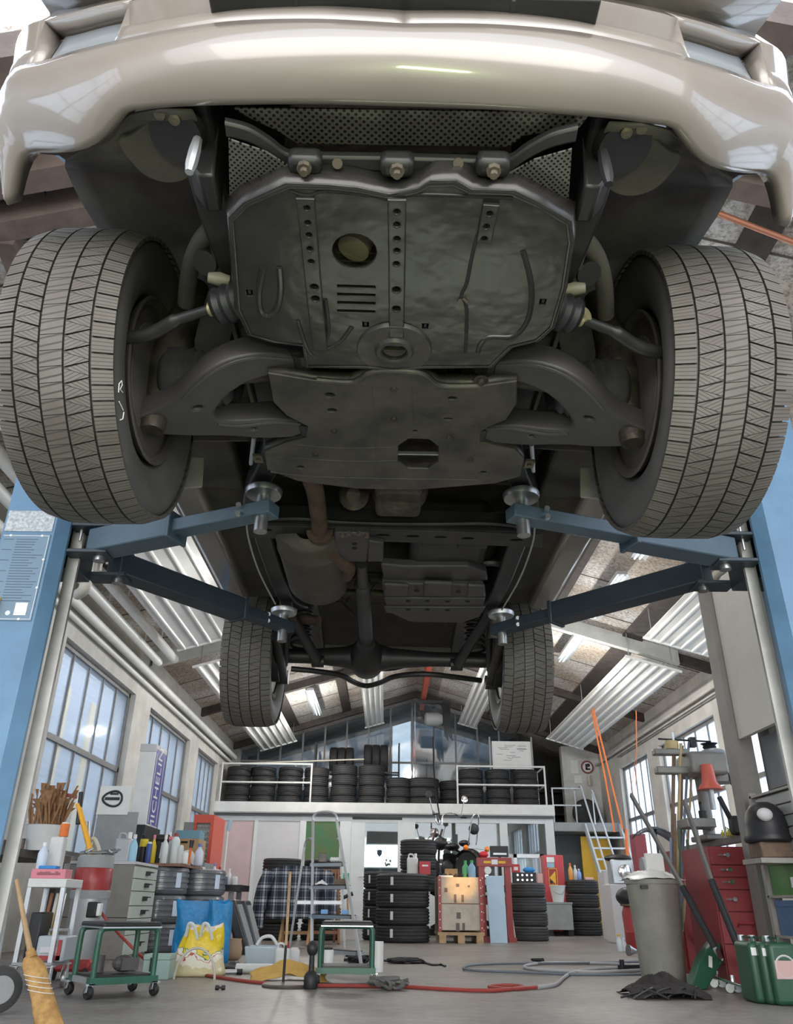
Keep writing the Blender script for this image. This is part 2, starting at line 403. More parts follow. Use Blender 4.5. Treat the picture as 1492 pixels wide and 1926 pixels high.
M_ystrip = mat('yellow_reflection_strip', (0.85, 0.62, 0.22), 0.4)
for i_, y_ in enumerate((14.9, 16.6, 18.2)): struct(MB().b2(-6.9, -6.86, y_, y_+0.28, 1.2, 4.6).build('trim_%d' % (70+i_), M_ystrip))  # added strips stand in for warm light reflected in the left windows
# --- right back corner: lime-washed wall with notices, dark store room beside it
M_lime = mat('limewash', (0.68, 0.68, 0.66), 0.85, var=0.25, vscale=2.5)
struct(MB().b2(4.55, XR, 21.0, 21.25, 2.05, 4.25).build('wall_notice', M_lime))
M_store = mat('dark_boards', (0.045, 0.038, 0.034), 0.85, var=0.4, vscale=3)  # near-black brown boards
mb = MB().b2(3.6, XR, 23.4, 23.5, 0, 5).b2(3.55, 3.6, YB, 23.5, 0, 5.2).b2(XR-0.05, XR, 21.25, 23.5, 0, 4.2)
struct(mb.build('wall_store', M_store))
mb = MB()
for z in (2.75, 3.35): mb.b2(3.62, 5.4, 23.0, 23.38, z, z+0.04)
for x in (3.7, 4.5, 5.3): mb.b2(x, x+0.05, 23.0, 23.05, 2.2, 4.0)
tag(mb.build('storage_rack', M_timber), 'dark shelving standing in the dim store room behind the gallery', 'shelf')
M_bluegrey = mat('blue_grey_wall', (0.23, 0.27, 0.30), 0.7, var=0.12, vscale=2)
struct(MB().b2(3.9, XR, 20.7, 20.9, 0, 2.05).build('wall_under_ledge', M_bluegrey))
struct(MB().b2(3.9, XR, 19.4, 21.25, 2.05, 2.24).build('trim_%d' % k, M_grey)); k += 1
# --- gallery over the office, office front with door and windows
struct(MB().b2(XL, 3.9, 19.25, YB, 2.36, 2.56).build('trim_%d' % k, M_white)); k += 1
struct(MB().b2(XL, 3.9, 19.22, 19.25, 2.38, 2.60).build('trim_%d' % k, M_white)); k += 1
M_darkgap = mat('dark_joint', (0.12, 0.12, 0.125), 0.7)
struct(MB().b2(XL, 3.88, 19.3, 19.36, 2.31, 2.36).build('trim_%d' % k, M_darkgap)); k += 1
M_ofr = mat('office_frame', (0.66, 0.69, 0.69), 0.4, var=0.06)
M_pink = mat('pink_panel', (0.60, 0.45, 0.44), 0.6, var=0.12, vscale=3)
M_lgrey = mat('light_grey_panel', (0.60, 0.59, 0.60), 0.6, var=0.08, vscale=2)
yo = 19.4
pw = MB().b2(XL, -3.06, yo, yo+0.08, 0, 2.3); struct(pw.build('wall_office_panel', M_pink))
pw = MB().b2(-2.98, -1.98, yo, yo+0.08, 0, 2.3); struct(pw.build('wall_office', M_lgrey))
fr = MB()
for x0, x1 in ((-3.06, -2.98), (-2.0, -1.86), (-1.08, -0.82), (0.36, 0.55)): fr.b2(x0, x1, yo-0.03, yo+0.09, 0, 2.31)
fr.b2(XL, -0.8, yo-0.02, yo+0.085, 2.2, 2.31).b2(-1.86, -1.08, yo, yo+0.08, 0, 1.0).b2(0.55, 3.72, yo, yo+0.08, 0, 0.95)
struct(fr.build('trim_%d' % k, M_ofr)); k += 1
# green notice board of the office front
M_gboard = mat('green_board', (0.03, 0.16, 0.07), 0.5, col2=(0.10, 0.13, 0.04), vscale=4)
o = MB().b2(-1.86, -1.08, yo+0.0, yo+0.05, 1.0, 2.2).build('notice_board', M_gboard); tag(o, 'green wall board between the grey panel and the office door', 'board')
# door
dr = MB().b2(-0.82, -0.5, yo-0.01, yo+0.05, 0, 2.25).b2(0.26, 0.36, yo-0.01, yo+0.05, 0, 2.25).b2(-0.5, 0.26, yo-0.01, yo+0.05, 2.18, 2.25).b2(-0.5, 0.26, yo-0.01, yo+0.05, 0, 0.12)
d = struct(dr.build('door_1', M_ofr)); MB().b2(-0.5, 0.26, yo+0.015, yo+0.021, 0.12, 2.18).build('pane', M_glassO, d)
hb = MB().cyl((-0.62, yo-0.06, 1.05), (-0.50, yo-0.06, 1.05), 0.012).cyl((-0.62, yo, 1.05), (-0.62, yo-0.06, 1.05), 0.014); hb.build('door_handle', M_alu, d)
fr = MB().b2(0.55, 3.75, yo-0.02, yo+0.08, 2.2, 2.31).b2(0.55, 3.75, yo-0.02, yo+0.08, 0.95, 1.02)
for x0, x1 in ((0.55, 0.66), (2.62, 2.80), (3.68, 3.88)): fr.b2(x0, x1, yo-0.03, yo+0.08, 0.95 if x1 < 3.5 else 0, 2.31)
w = struct(fr.build('window_%d' % (nw+1), M_ofr)); nw += 1
MB().b2(0.66, 2.62, yo+0.02, yo+0.026, 1.02, 2.2).b2(2.80, 3.68, yo+0.02, yo+0.026, 1.02, 2.2).build('pane', M_glassO, w)
# office interior: back wall, side wall, window in its back wall with daylight
M_ofwall = mat('office_wall', (0.50, 0.52, 0.50), 0.8, var=0.1)
mb = MB().b2(XL, 0.6, 21.6, 21.7, 0, 2.36).b2(0.6, 2.2, 21.6, 21.7, 0, 1.2).b2(2.2, 3.9, 21.6, 21.7, 0, 2.36).b2(3.82, 3.9, yo+0.08, 21.6, 0, 2.36).b2(-1.0, -0.92, yo+0.09, 21.6, 0, 2.36)
struct(mb.build('wall_office_back', M_ofwall))
# --- stair with hand rails up to the ledge
M_rail = mat('rail_grey', (0.62, 0.65, 0.67), 0.4, var=0.1)
st = thing('staircase', 'steep grey steel stair with tube handrails leading up to the ledge', 'stairs', (5.0, 18.5, 0))
mbs = MB()
top = Vector((0, 19.4, 2.14)); bot = Vector((0, 17.5, 0.0))
for x in (4.62, 5.42): MB().bar((x, bot.y, 0.02), (x, top.y, 2.16), 0.04, 0.16).build('stringer', M_rail, st)
for i in range(1, 9):
    t = i/9.0
    MB().b2(4.64, 5.40, bot.y+(top.y-bot.y)*t-0.11, bot.y+(top.y-bot.y)*t+0.11, 2.14*t-0.02, 2.14*t+0.015).build('step', M_rail, st)
for x in (4.60, 4.86):
    h = MB().tube([(x, bot.y+0.1, 0.1), (x, bot.y+0.1, 0.98), (x, top.y, 3.05), (x, top.y+0.7, 3.05), (x, top.y+0.7, 2.26)] if x < 4.7 else [(x, bot.y+0.05, 0.1), (x, bot.y+0.05, 0.85), (x, top.y, 2.95), (x, top.y, 2.2)], 0.021, 8)
    h.build('handrail', M_rail, st, smooth=True)
# --- railings of the gallery
def railing(x0, x1, label, extra=False):
    t = thing('railing', label, 'railing', ((x0+x1)/2, 19.3, 2.6), group='white gallery railings')
    for z in (3.04, 3.46): MB().tube([(x0, 19.3, z), (x1, 19.3, z)], 0.022, 8).build('rail', M_white, t, smooth=True)
    for x in (x0, x1): MB().tube([(x, 19.3, 2.56), (x, 19.3, 3.48)], 0.022, 8).build('post', M_white, t, smooth=True)
    if extra:
        for z in (3.04, 3.46): MB().tube([(x1, 19.3, z), (x1, 20.3, z)], 0.02, 8).build('rail', M_white, t, smooth=True)
        MB().tube([(x1, 20.3, 2.56), (x1, 20.3, 3.48)], 0.022, 8).build('post', M_white, t, smooth=True)
    return t
railing(-3.92, -1.80, 'white tube railing in front of the left tyre stacks on the gallery')
railing(1.66, 3.74, 'white tube railing in front of the three right tyre stacks on the gallery', True)
t = thing('railing', 'thin grey railing along the ledge above the blue grey wall', 'railing', (4.2, 19.45, 2.24))
for z in (2.62, 3.0): MB().tube([(3.9, 19.45, z), (4.58, 19.45, z)], 0.018, 8).build('rail', M_rail, t, smooth=True)
MB().tube([(3.92, 19.45, 2.2), (3.92, 19.45, 3.0)], 0.018, 8).build('post', M_rail, t, smooth=True)
# pole lying along the top of the left stacks
tag(MB().tube([at(425, 1437, Y=19.75), at(685, 1428, Y=19.75)], 0.018, 8).build('wooden_pole', M_cream), 'long thin pale pole laid across the left tyre stacks', 'pole')
# ================================================================ the car on the lift
car = thing('car', 'pearl beige off-road car raised on the blue two-post lift, seen from below', 'car', (0.004, 1.715, 1.718))
ax = Vector((1, 0.005, -0.011)).normalized(); ay = Vector((-0.005, 1, 0.006)).normalized(); az = ax.cross(ay).normalized(); ay = az.cross(ax)
MC = Matrix((ax, ay, az)).transposed().to_4x4(); MC.translation = Vector((0.004, 1.715, 1.718))
car.rotation_euler = MC.to_euler()
MI = MC.inverted(); MI3 = MI.to_3x3(); OL = MI @ CO
def L(px, py, x=None, y=None, z=None, pl=None):      # the same, in the car's own axes; pl = (a, b, c): z = a + b*y + c*x
    d = MI3 @ ray(px, py)
    if pl: a, b_, c = pl; t = (a+b_*OL.y+c*OL.x-OL.z)/(d.z-b_*d.y-c*d.x)
    else: t = ((x-OL.x)/d.x) if x is not None else ((y-OL.y)/d.y if y is not None else (z-OL.z)/d.z)
    return OL+d*t
def cb(mb, name, m_, parent=None, **k): return mb.xf(MC).build(name, m_, parent or car, **k)
def mir(mb):
    q = MB(); q.v = [Vector((-v.x, v.y, v.z)) for v in mb.v]; q.f = [tuple(reversed(f)) for f in mb.f]; return q
def sweep(pts, w, h, n=1):
    mb = MB(); P = [Vector(p) for p in pts]; rows = []
    for i, p in enumerate(P):
        a = P[max(i-1, 0)]; b_ = P[min(i+1, len(P)-1)]; d = (b_-a).normalized(); s = d.cross(Vector((0, 0, 1))).normalized(); u = s.cross(d)
        rows.append([p+s*w/2-u*h/2, p+s*w/2+u*h/2, p-s*w/2+u*h/2, p-s*w/2-u*h/2])
    mb.grid(rows, True); k = len(mb.v); mb.f += [(0, 1, 2, 3), (k-4, k-3, k-2, k-1)]
    return mb
M_pearl = mat('pearl_beige_paint', (0.225, 0.195, 0.175), 0.34, 0.15, var=0.06, vscale=3, coat=1.0)
M_guard = mat('guard_black_coat', (0.040, 0.037, 0.036), 0.27, 0.2, var=0.35, vscale=5, bump=0.9, bscale=5)
M_guard2 = mat('guard_oily', (0.105, 0.094, 0.078), 0.42, 0.3, col2=(0.035, 0.033, 0.032), vscale=6, bump=0.1, bscale=40)
M_frame = mat('chassis_black', (0.030, 0.029, 0.030), 0.42, 0.2, var=0.4, vscale=8)
M_arm = mat('control_arm_coat', (0.062, 0.056, 0.058), 0.45, 0.2, var=0.25, vscale=8)
M_dirt = mat('dusty_liner', (0.105, 0.092, 0.078), 0.85, col2=(0.035, 0.033, 0.034), vscale=3.0, bump=0.15, bscale=30)
M_under = mat('underseal', (0.028, 0.025, 0.023), 0.9, col2=(0.055, 0.045, 0.036), vscale=4, bump=0.3)
M_oily = mat('oily_castings', (0.075, 0.06, 0.045), 0.55, 0.3, var=0.7, vscale=12, bump=0.4)
M_muff = mat('muffler_steel', (0.10, 0.09, 0.078), 0.6, 0.5, col2=(0.075, 0.06, 0.045), vscale=6, bump=0.25)
M_hole = mat('open_hole_dark', (0.006, 0.006, 0.006), 0.9)
M_bolt = mat('dull_bolt', (0.20, 0.17, 0.13), 0.5, 0.7, var=0.3)
M_zinc = mat('yellow_zinc', (0.36, 0.33, 0.18), 0.45, 0.6, var=0.2)
M_flap = mat('grey_mudflap', (0.20, 0.19, 0.17), 0.6, var=0.2)
# perforated sheet
def perf(name, sc, col, hole=(0.006, 0.006, 0.006), thr=0.30, rot=0.0):
    m, nt, b = node_mat(name)
    tc = nt.nodes.new('ShaderNodeTexCoord'); mp = nt.nodes.new('ShaderNodeMapping'); mp.inputs['Scale'].default_value = (sc, sc, sc); mp.inputs['Rotation'].default_value = (0, 0, rot)
    sx = nt.nodes.new('ShaderNodeSeparateXYZ'); nt.links.new(tc.outputs['Object'], mp.inputs['Vector']); nt.links.new(mp.outputs[0], sx.inputs[0])
    def mth(op, a, c=None):
        n = nt.nodes.new('ShaderNodeMath'); n.operation = op
        for i, v in enumerate((a, c)):
            if v is None: continue
            if isinstance(v, (int, float)): n.inputs[i].default_value = v
            else: nt.links.new(v, n.inputs[i])
        return n.outputs[0]
    p = mth('MULTIPLY', mth('SINE', sx.outputs['X']), mth('SINE', sx.outputs['Y']))
    g = mth('GREATER_THAN', p, thr)
    mx = nt.nodes.new('ShaderNodeMix'); mx.data_type = 'RGBA'; nt.links.new(g, mx.inputs[0])
    mx.inputs['A'].default_value = (*col, 1); mx.inputs['B'].default_value = (*hole, 1)
    nt.links.new(mx.outputs['Result'], b.inputs['Base Color']); b.inputs['Roughness'].default_value = 0.4; b.inputs['Metallic'].default_value = 0.5
    return m
M_perf = perf('perforated_sheet', 430, (0.11, 0.10, 0.085)); M_mesh = perf('fine_mesh', 520, (0.17, 0.16, 0.15))
# ---- body shell
def side_outline():
    pts = [(-0.52, 0.72), (-0.55, 0.30), (-0.475, 0.155)]
    for i in range(13):
        a = PI-PI*i/12; pts.append((0.0+0.475*math.cos(a), 0.155+0.42*math.sin(a)))
    pts += [(0.52, 0.19), (2.16, 0.19)]
    for i in range(13):
        a = PI-PI*i/12; pts.append((2.67+0.475*math.cos(a), 0.20+0.40*math.sin(a)))
    pts += [(3.2, 0.25), (3.45, 0.30), (3.45, 0.85), (0.6, 0.85), (0.3, 0.80)]
    return pts
vs, fs = plate_mesh(side_outline(), [], 0.012)
for s, nm in ((-1, 'body_side'), (1, 'body_side')):
    mb = MB(); mb.v = [Vector((s*(0.875+v.z-0.02*max(0, v.y-0.5)), v.x, v.y)) for v in vs]; mb.f = list(fs); cb(mb, nm, M_pearl)
mb = MB().grid([[(x, y, z+0.03*(1-(x/0.87)**2)) for x in (-0.87, -0.5, 0, 0.5, 0.87)] for y, z in ((-0.72, 0.62), (-0.5, 0.73), (0.3, 0.82), (0.6, 0.86))]); cb(mb, 'hood', M_pearl, smooth=True, solid=0.01)
mb = MB().grid([[(x, y, z) for x in (-0.80, -0.78, 0.78, 0.80)] for y, z in ((0.6, 0.86), (1.0, 1.36), (3.1, 1.40), (3.42, 0.88))]); cb(mb, 'cabin_roof', M_pearl, smooth=False, solid=0.02)
mb = MB().b2(-0.86, 0.86, 3.40, 3.46, 0.22, 0.9); cb(mb, 'tailgate', M_pearl, bevel=0.02)
mb = MB().b2(-0.79, 0.79, 0.42, 3.38, 0.30, 0.36).b2(-0.44, 0.44, -0.62, 0.45, 0.42, 0.47)
mb.b2(-0.6, 0.6, 0.40, 0.46, 0.18, 0.40); cb(mb, 'floor_pan', M_under)
for s in (-1, 1):
    mb = MB().b2(0.735, 0.86, 0.50, 2.18, 0.16, 0.30)
    cb(mb if s > 0 else mir(mb), 'sill', M_pearl, bevel=0.02)
    mb = MB().b2(0.56, 0.735, 0.50, 2.2, 0.20, 0.30)
    cb(mb if s > 0 else mir(mb), 'inner_sill', M_under)
# ---- bumper lofted through its measured lines (left half, mirrored)
A = [(746, 197, -.79), (600, 193, -.79), (450, 194, -.78), (350, 197, -.765), (280, 202, -.75), (237, 208, -.74), (214, 232, -.715), (186, 262, -.68), (150, 280, -.645), (100, 285, -.60), (60, 286, -.565), (38, 305, -.54), (24, 342, -.51), (14, 385, -.475)]
Bd = [(746, 55, -.872), (600, 47, -.868), (450, 50, -.855), (350, 62, -.835), (250, 80, -.80), (150, 103, -.745), (80, 125, -.69), (20, 142, -.625)]
def res(pts, n):
    sp = spline(pts, 10); d = [0]
    for p, q in zip(sp[:-1], sp[1:]): d.append(d[-1]+(q-p).length)
    out = []; j = 0
    for i in range(n+1):
        t = d[-1]*i/n
        while j < len(sp)-2 and d[j+1] < t: j += 1
        k = (t-d[j])/max(d[j+1]-d[j], 1e-6); out.append(sp[j].lerp(sp[j+1], min(k, 1)))
    return out
rA = [L(px, py, y=y) for px, py, y in A]; rA[0].x = 0
rB = [L(px, py, y=y) for px, py, y in Bd]; rB[0].x = 0
rB += [Vector((-0.895, -0.555, rB[-1].z+0.01)), Vector((-0.905, -0.48, rB[-1].z+0.02))]
NS = 44
rA = res(rA, NS); rB = res(rB, NS)
rA2 = [Vector((p.x*0.985, p.y+0.02, p.z+0.035)) for p in rA]
rM = []
for i, (a, c) in enumerate(zip(rA, rB)):
    k = a.lerp(c, 0.45); t = i/NS; k += Vector((-0.012*t, -0.022, -0.012)); rM.append(k)
rM1 = [a.lerp(m_, 0.12)+Vector((0, -0.006, -0.006)) for a, m_ in zip(rA, rM)]
rM3 = [m_.lerp(c, 0.75)+Vector((0, -0.010, -0.006)) for m_, c in zip(rM, rB)]
T_ = [k/NS for k in range(NS+1)]
def lift_row(dz, dy0, dy1, kx): return [Vector((p.x*(1+kx*t), p.y+dy0*(1-t)+dy1*t, p.z+dz)) for p, t in zip(rB, T_)]
rB2 = lift_row(0.022, 0.006, 0.004, 0.0); rC = lift_row(0.085, 0.020, 0.014, 0.012); rC2 = lift_row(0.105, 0.045, 0.018, 0.014)
P1 = lift_row(0.185, 0.050, 0.004, 0.02); rD = lift_row(0.33, 0.13, 0.06, 0.03)
rows = [rA2, rA, rM1, rM, rM3, rB, rB2]
def fullrow(r): return [Vector((-p.x, p.y, p.z)) for p in reversed(r[1:])] + list(r)
cb(MB().grid([fullrow(r) for r in rows]), 'bumper', M_pearl, smooth=True, angle=70, solid=0.006)
bumper = [o for o in bpy.data.objects if o.name == 'bumper'][0]
# upper bumper with a lamp pocket at each corner
xi, xo = L(226, 84, y=-0.79).x, L(44, 136, y=-0.66).x
i0 = min(k for k in range(NS+1) if rB[k].x < xi); i1 = max(k for k in range(NS+1) if rB[k].x > xo)
def push(r, a=0.05, dz=0.0): return [p+Vector((0.03, a, dz)) for p in r[i0:i1+1]]
S_ = slice(i0, i1+1)
low, high = rB2[S_], P1[S_]
up = MB().grid([r[0:i0+1] for r in (rB2, rC, rC2, P1, rD)]).grid([r[i1:] for r in (rB2, rC, rC2, P1, rD)]).grid([P1[S_], rD[S_]])
inl, inh = push(rB2, 0.002, 0.003), push(P1, 0.032, -0.010)
up.grid([low, inl]).grid([high, inh])
cov = [a.lerp(c, 0.9) for a, c in zip(inl, inh)]
up.grid([cov, inh])
up.add([low[0], inl[0], inh[0], high[0]], [(0, 1, 2, 3)]); up.add([low[-1], inl[-1], inh[-1], high[-1]], [(0, 1, 2, 3)])
cb(MB().add(up.v, up.f), 'bumper_top', M_pearl, bumper, smooth=True, solid=0.004, angle=50); cb(mir(up), 'bumper_top', M_pearl, bumper, smooth=True, solid=0.004, angle=50)
blank = MB().grid([[p+Vector((0, -0.004, 0)) for p in inl[1:-1]], [p+Vector((0, -0.004, 0)) for p in cov[1:-1]]])
M_lampblank = mat('lamp_cover_grey', (0.20, 0.22, 0.24), 0.3, var=0.05)
for mb_ in (blank, mir(blank)): cb(mb_, 'fog_lamp_cover', M_lampblank, smooth=True, solid=0.01)
# grille opening, slats and plate holder above the ridge
c0 = rB[0]
mb = MB()
for j in range(3): mb.b2(-0.36, 0.36, c0.y-0.003, c0.y+0.05, c0.z+0.098+j*0.035, c0.z+0.112+j*0.035)
for x in (-0.2, 0.2): mb.b2(x-0.006, x+0.006, c0.y+0.0, c0.y+0.05, c0.z+0.096, c0.z+0.2)
cb(mb, 'grille', M_black, bevel=0.004)
mb = MB().b2(-0.13, 0.16, c0.y-0.03, c0.y-0.012, c0.z+0.094, c0.z+0.2); cb(mb, 'plate_holder', M_black, bevel=0.004)
# ---- splash shields and wheel-arch liners
for s in (-1, 1):
    rows = []
    edge = [L(px, py, x=-0.835) for px, py in ((122, 312), (135, 342), (150, 372), (168, 402), (186, 432), (206, 452))]
    arc = [(p.y, p.z) for p in edge]
    yl, zl = arc[-1]
    for k in range(1, 9):
        a = PI*0.5-PI*0.55*k/8; arc.append((yl+(0.46-yl)*math.cos(a), 0.14+(zl-0.14)*math.sin(a)))
    for (yy, zz) in arc: rows.append([(-0.835, yy, zz), (-0.78, yy*0.99, zz*0.99), (-0.64, yy*0.97, zz*0.97), (-0.50, yy*0.95, zz*0.95), (-0.42, yy*0.93, zz*0.92)])
    front = [[L(124, 300, y=-0.56), L(190, 262, y=-0.655), L(245, 215, y=-0.72), L(300, 206, y=-0.75), L(362, 208, y=-0.75)]]
    mb = MB().grid(front+rows[:]); cb(mb if s < 0 else mir(mb), 'wheel_arch_liner', M_dirt, smooth=True, solid=0.006)
    mb = MB().prism([(-0.42, -0.5, 0.10), (-0.42, 0.42, 0.10), (-0.42, 0.42, 0.6), (-0.42, -0.5, 0.6)], (-0.01, 0, 0)); cb(mb if s < 0 else mir(mb), 'inner_fender', M_dirt)
    # raised round cover and edge on the shield
    q = [L(px, py, pl=(0.125, 0.0, 0)) for px, py in ((285, 225), (240, 262), (225, 258), (222, 272), (245, 305), (275, 335), (320, 348), (362, 335), (370, 290), (355, 235))]
    mb = MB().prism(smooth_loop(q, 2), (0, 0, 0.012)); cb(mb if s < 0 else mir(mb), 'splash_shield', M_dirt, bevel=0.003)
    p = L(330, 255, z=0.10)
    mb = MB().lathe([(0.055, 0), (0.058, 0.02), (0.03, 0.05)], p, (0.2, 0.2, 1), 18); cb(mb if s < 0 else mir(mb), 'horn', M_black, smooth=True)
    for (px, py) in ((302, 212), (330, 222)):
        p = L(px, py, z=0.095); mb = MB().lathe([(0.011, -0.004), (0.011, 0.010), (0.005, 0.012)], p, (0, -0.3, -1), 12); cb(mb if s < 0 else mir(mb), 'clip', M_bolt)
# ---- chassis
rail = [(-0.405, -0.78, 0.20), (-0.405, -0.62, 0.17), (-0.395, -0.45, 0.15), (-0.375, -0.2, 0.15), (-0.375, 0.35, 0.15), (-0.42, 0.6, 0.16), (-0.51, 0.85, 0.155), (-0.525, 1.05, 0.155), (-0.52, 1.9, 0.155), (-0.47, 2.25, 0.22), (-0.45, 2.5, 0.33), (-0.45, 2.9, 0.33), (-0.46, 3.35, 0.26)]
mb = sweep(spline(rail, 5), 0.075, 0.12); 
r2 = mir(mb); cb(mb, 'chassis_rail', M_frame, bevel=0.008); cb(r2, 'chassis_rail', M_frame, bevel=0.008)
mb = MB().prism([L(px, py, y=-0.66) for px, py in ((352, 238), (412, 232), (402, 330), (372, 330), (350, 300))], (0, 0.09, 0)); m2 = mir(mb); cb(mb, 'frame_horn', M_frame, bevel=0.006); cb(m2, 'frame_horn', M_frame, bevel=0.006)
for s in (-1, 1):     # bright recovery hook beside the horn
    q = [L(px, py, y=-0.70) for px, py in ((372, 262), (366, 285), (360, 308), (356, 324))]
    mb = MB().tube(q, [0.009, 0.012, 0.012, 0.008], 8); cb(mb if s < 0 else mir(mb), 'recovery_hook', M_alu if s < 0 else M_frame, smooth=True)
# front cross tube that dips below the radiator
q = [L(px, py, z=0.055) for px, py in ((425, 236), (470, 248), (510, 272), (548, 297), (620, 300), (746, 302), (880, 306), (950, 307), (990, 282), (1035, 258), (1085, 245))]
sp = spline(q, 4); rows = []
for p in sp: rows.append([p+Vector((0, -0.012, 0.006)), p+Vector((0, -0.010, -0.006)), p+Vector((0, 0.016, -0.014)), p+Vector((0, 0.022, 0.012)), p+Vector((0, -0.010, 0.012))])
cb(MB().grid(rows, True), 'front_crossmember', M_frame, bevel=0.004)
xm = [o for o in bpy.data.objects if o.name == 'front_crossmember'][0]
for px, py in ((573, 317), (747, 322), (928, 322)):
    p = L(px, py, z=0.01)
    mb = MB().box(p+Vector((0, 0.0, 0.02)), (0.065, 0.04, 0.04)); cb(mb, 'bracket', M_frame, xm, bevel=0.012)
    mb = MB().lathe([(0.008, -0.010), (0.008, 0.0), (0.014, 0.0), (0.014, 0.01)], p+Vector((0, -0.005, -0.01)), (0, 0, 1), 8); cb(mb, 'bolt', M_bolt, xm)
for px in (635, 862): cb(MB().lathe([(0.010, -0.003), (0.010, 0.004)], L(px, 307, z=0.03), (0, -0.5, -1), 12), 'plug', M_bolt, xm)
q = [L(px, py, z=0.075) for px, py in ((438, 203), (1112, 212), (1090, 240), (985, 255), (958, 276), (560, 270), (522, 246), (470, 222))]
cb(MB().prism(q, (0, 0, 0.004)), 'perforated_undertray', M_perf)
for q in (((430, 262), (500, 286), (548, 316), (520, 340), (432, 402)), ):
    mb = MB().prism([L(px, py, z=0.03) for px, py in q], (0, 0, 0.004)); m2 = mir(mb); cb(mb, 'side_mesh', M_mesh); cb(m2, 'side_mesh', M_mesh)
# ---- engine guard with pressed ribs, slots and holes
PL1 = (-0.0525, -0.0625, 0.0); PL2 = (-0.031, 0.07, 0.0)
def xy(px, py, pl): p = L(px, py, pl=pl); return (p.x, p.y)
def onplate(vs, pl, dz=0.0): return [Vector((v.x, v.y, pl[0]+pl[1]*v.y+dz+(v.z if len(v) > 2 else 0))) for v in vs]
out = [(537, 342), (617, 345), (672, 350), (700, 356), (733, 363), (757, 358), (786, 352), (810, 337), (858, 337), (887, 354), (969, 356), (1010, 376), (1076, 414), (1080, 450), (1066, 540), (1044, 614), (1015, 640), (965, 652), (925, 690), (800, 692), (740, 697), (690, 692), (575, 690), (569, 650), (511, 643), (466, 629), (443, 580), (434, 470), (429, 407), (458, 378)]
h1 = [circ(*xy(667, 471, PL1), 0.046)]
slots = []
for i in range(4):
    a = xy(635, 536+i*15.5, PL1); c = xy(706, 536+i*15.5, PL1); cx, cy = (a[0]+c[0])/2, a[1]
    w = (c[0]-a[0])/2; h1.append([(cx-w, cy-0.004), (cx+w, cy-0.004), (cx+w, cy+0.0045), (cx-w, cy+0.0045)])
sq = [(470, 549), (1021, 566), (688, 609), (800, 612)]
for px, py in sq:
    x, y = xy(px, py, PL1); h1.append([(x-0.007, y-0.009), (x+0.007, y-0.009), (x+0.007, y+0.009), (x-0.007, y+0.009)])
dots = [(578, 383), (580, 411), (582, 434), (584, 460), (586, 484), (592, 532), (594, 554), (747, 390), (747, 414), (747, 441), (747, 463), (746, 488), (746, 537), (746, 573), (921, 394), (915, 418), (911, 441)]
big = {(592, 532), (594, 554), (746, 537), (746, 573)}
for px, py in dots: h1.append(circ(*xy(px, py, PL1), 0.0085 if (px, py) in big else 0.006, n=12))
vs, fs = plate_mesh([xy(px, py, PL1) for px, py in out], h1, 0.004, 0.0015)
mb = MB(); mb.v = onplate(vs, PL1); mb.f = fs; cb(mb, 'engine_guard', M_guard, smooth=True, angle=30)
eg = [o for o in bpy.data.objects if o.name == 'engine_guard'][0]
# turned-up skirt of the guard
sk = [Vector((*xy(px, py, PL1), 0)) for px, py in out]; cen = Vector((0, -0.42, 0))
loop = onplate(sk, PL1); upl = [p+Vector((0.01*(1 if p.x > 0 else -1), 0, 0.05)) for p in loop]
low = [p+(cen-p).normalized()*0.012+Vector((0, 0, -0.007)) for p in loop]
n_ = len(loop)
mb = MB().grid([low, loop, upl], True); cb(mb, 'guard_skirt', M_guard, eg, smooth=True, solid=0.003, angle=80)
def strip(pts, w, name, holes=(), t=0.009, m_=M_guard, pl=PL1):
    P = [Vector((*xy(px, py, pl), 0)) for px, py in pts]; lo = []; hi = []
    for i, p in enumerate(P):
        d = (P[min(i+1, len(P)-1)]-P[max(i-1, 0)]).normalized(); s = Vector((-d.y, d.x, 0)); lo.append(p-s*w/2); hi.append(p+s*w/2)
    hl = [circ(*xy(px, py, pl), r, n=12) for px, py, r in holes]
    vs, fs = plate_mesh([(p.x, p.y) for p in lo+hi[::-1]], hl, t, 0.003)
    mb = MB(); mb.v = onplate(vs, pl, -t*0.6); mb.f = fs; return cb(mb, name, m_, eg, smooth=True, angle=30)
hr = lambda l: [(px, py, 0.0085 if (px, py) in big else 0.006) for px, py in l]
strip([(575, 366), (582, 440), (593, 560), (603, 652)], 0.036, 'pressed_rib', hr(dots[:7]))
strip([(747, 368), (747, 480), (746, 628)], 0.036, 'pressed_rib', hr(dots[7:14]))
strip([(924, 378), (910, 448)], 0.032, 'pressed_rib', hr(dots[14:]))
def bead(pts, r, name='pressed_bead', pl=PL1, m_=M_guard, dz=-0.002, parent=None):
    q = onplate([Vector((*xy(px, py, pl), 0)) for px, py in pts], pl, dz)
    mb = MB().tube(spline(q, 5), r, 8); 
    return cb(mb, name, m_, parent or eg, smooth=True)
bead([(496, 500), (487, 545), (490, 580), (503, 592), (520, 580), (528, 545), (526, 500)], 0.008)
bead([(984, 470), (997, 520), (1000, 565), (990, 605), (965, 630), (920, 632), (904, 645), (900, 660)], 0.007)
bead([(898, 440), (888, 480), (878, 530), (868, 555), (878, 580), (876, 660)], 0.005)
bead([(612, 560), (618, 620), (610, 652), (640, 640), (662, 612)], 0.006)
bead([(560, 600), (576, 650), (590, 668)], 0.006)
bead([(545, 356), (580, 366), (612, 357), (700, 366), (740, 374), (775, 364), (870, 366), (965, 370)], 0.0045)
cb(MB().lathe([(0.012, 0), (0.012, 0.006)], L(870, 565, pl=PL1)+Vector((0, 0, -0.006)), (0, 0, 1), 10), 'bolt', M_bolt, eg)
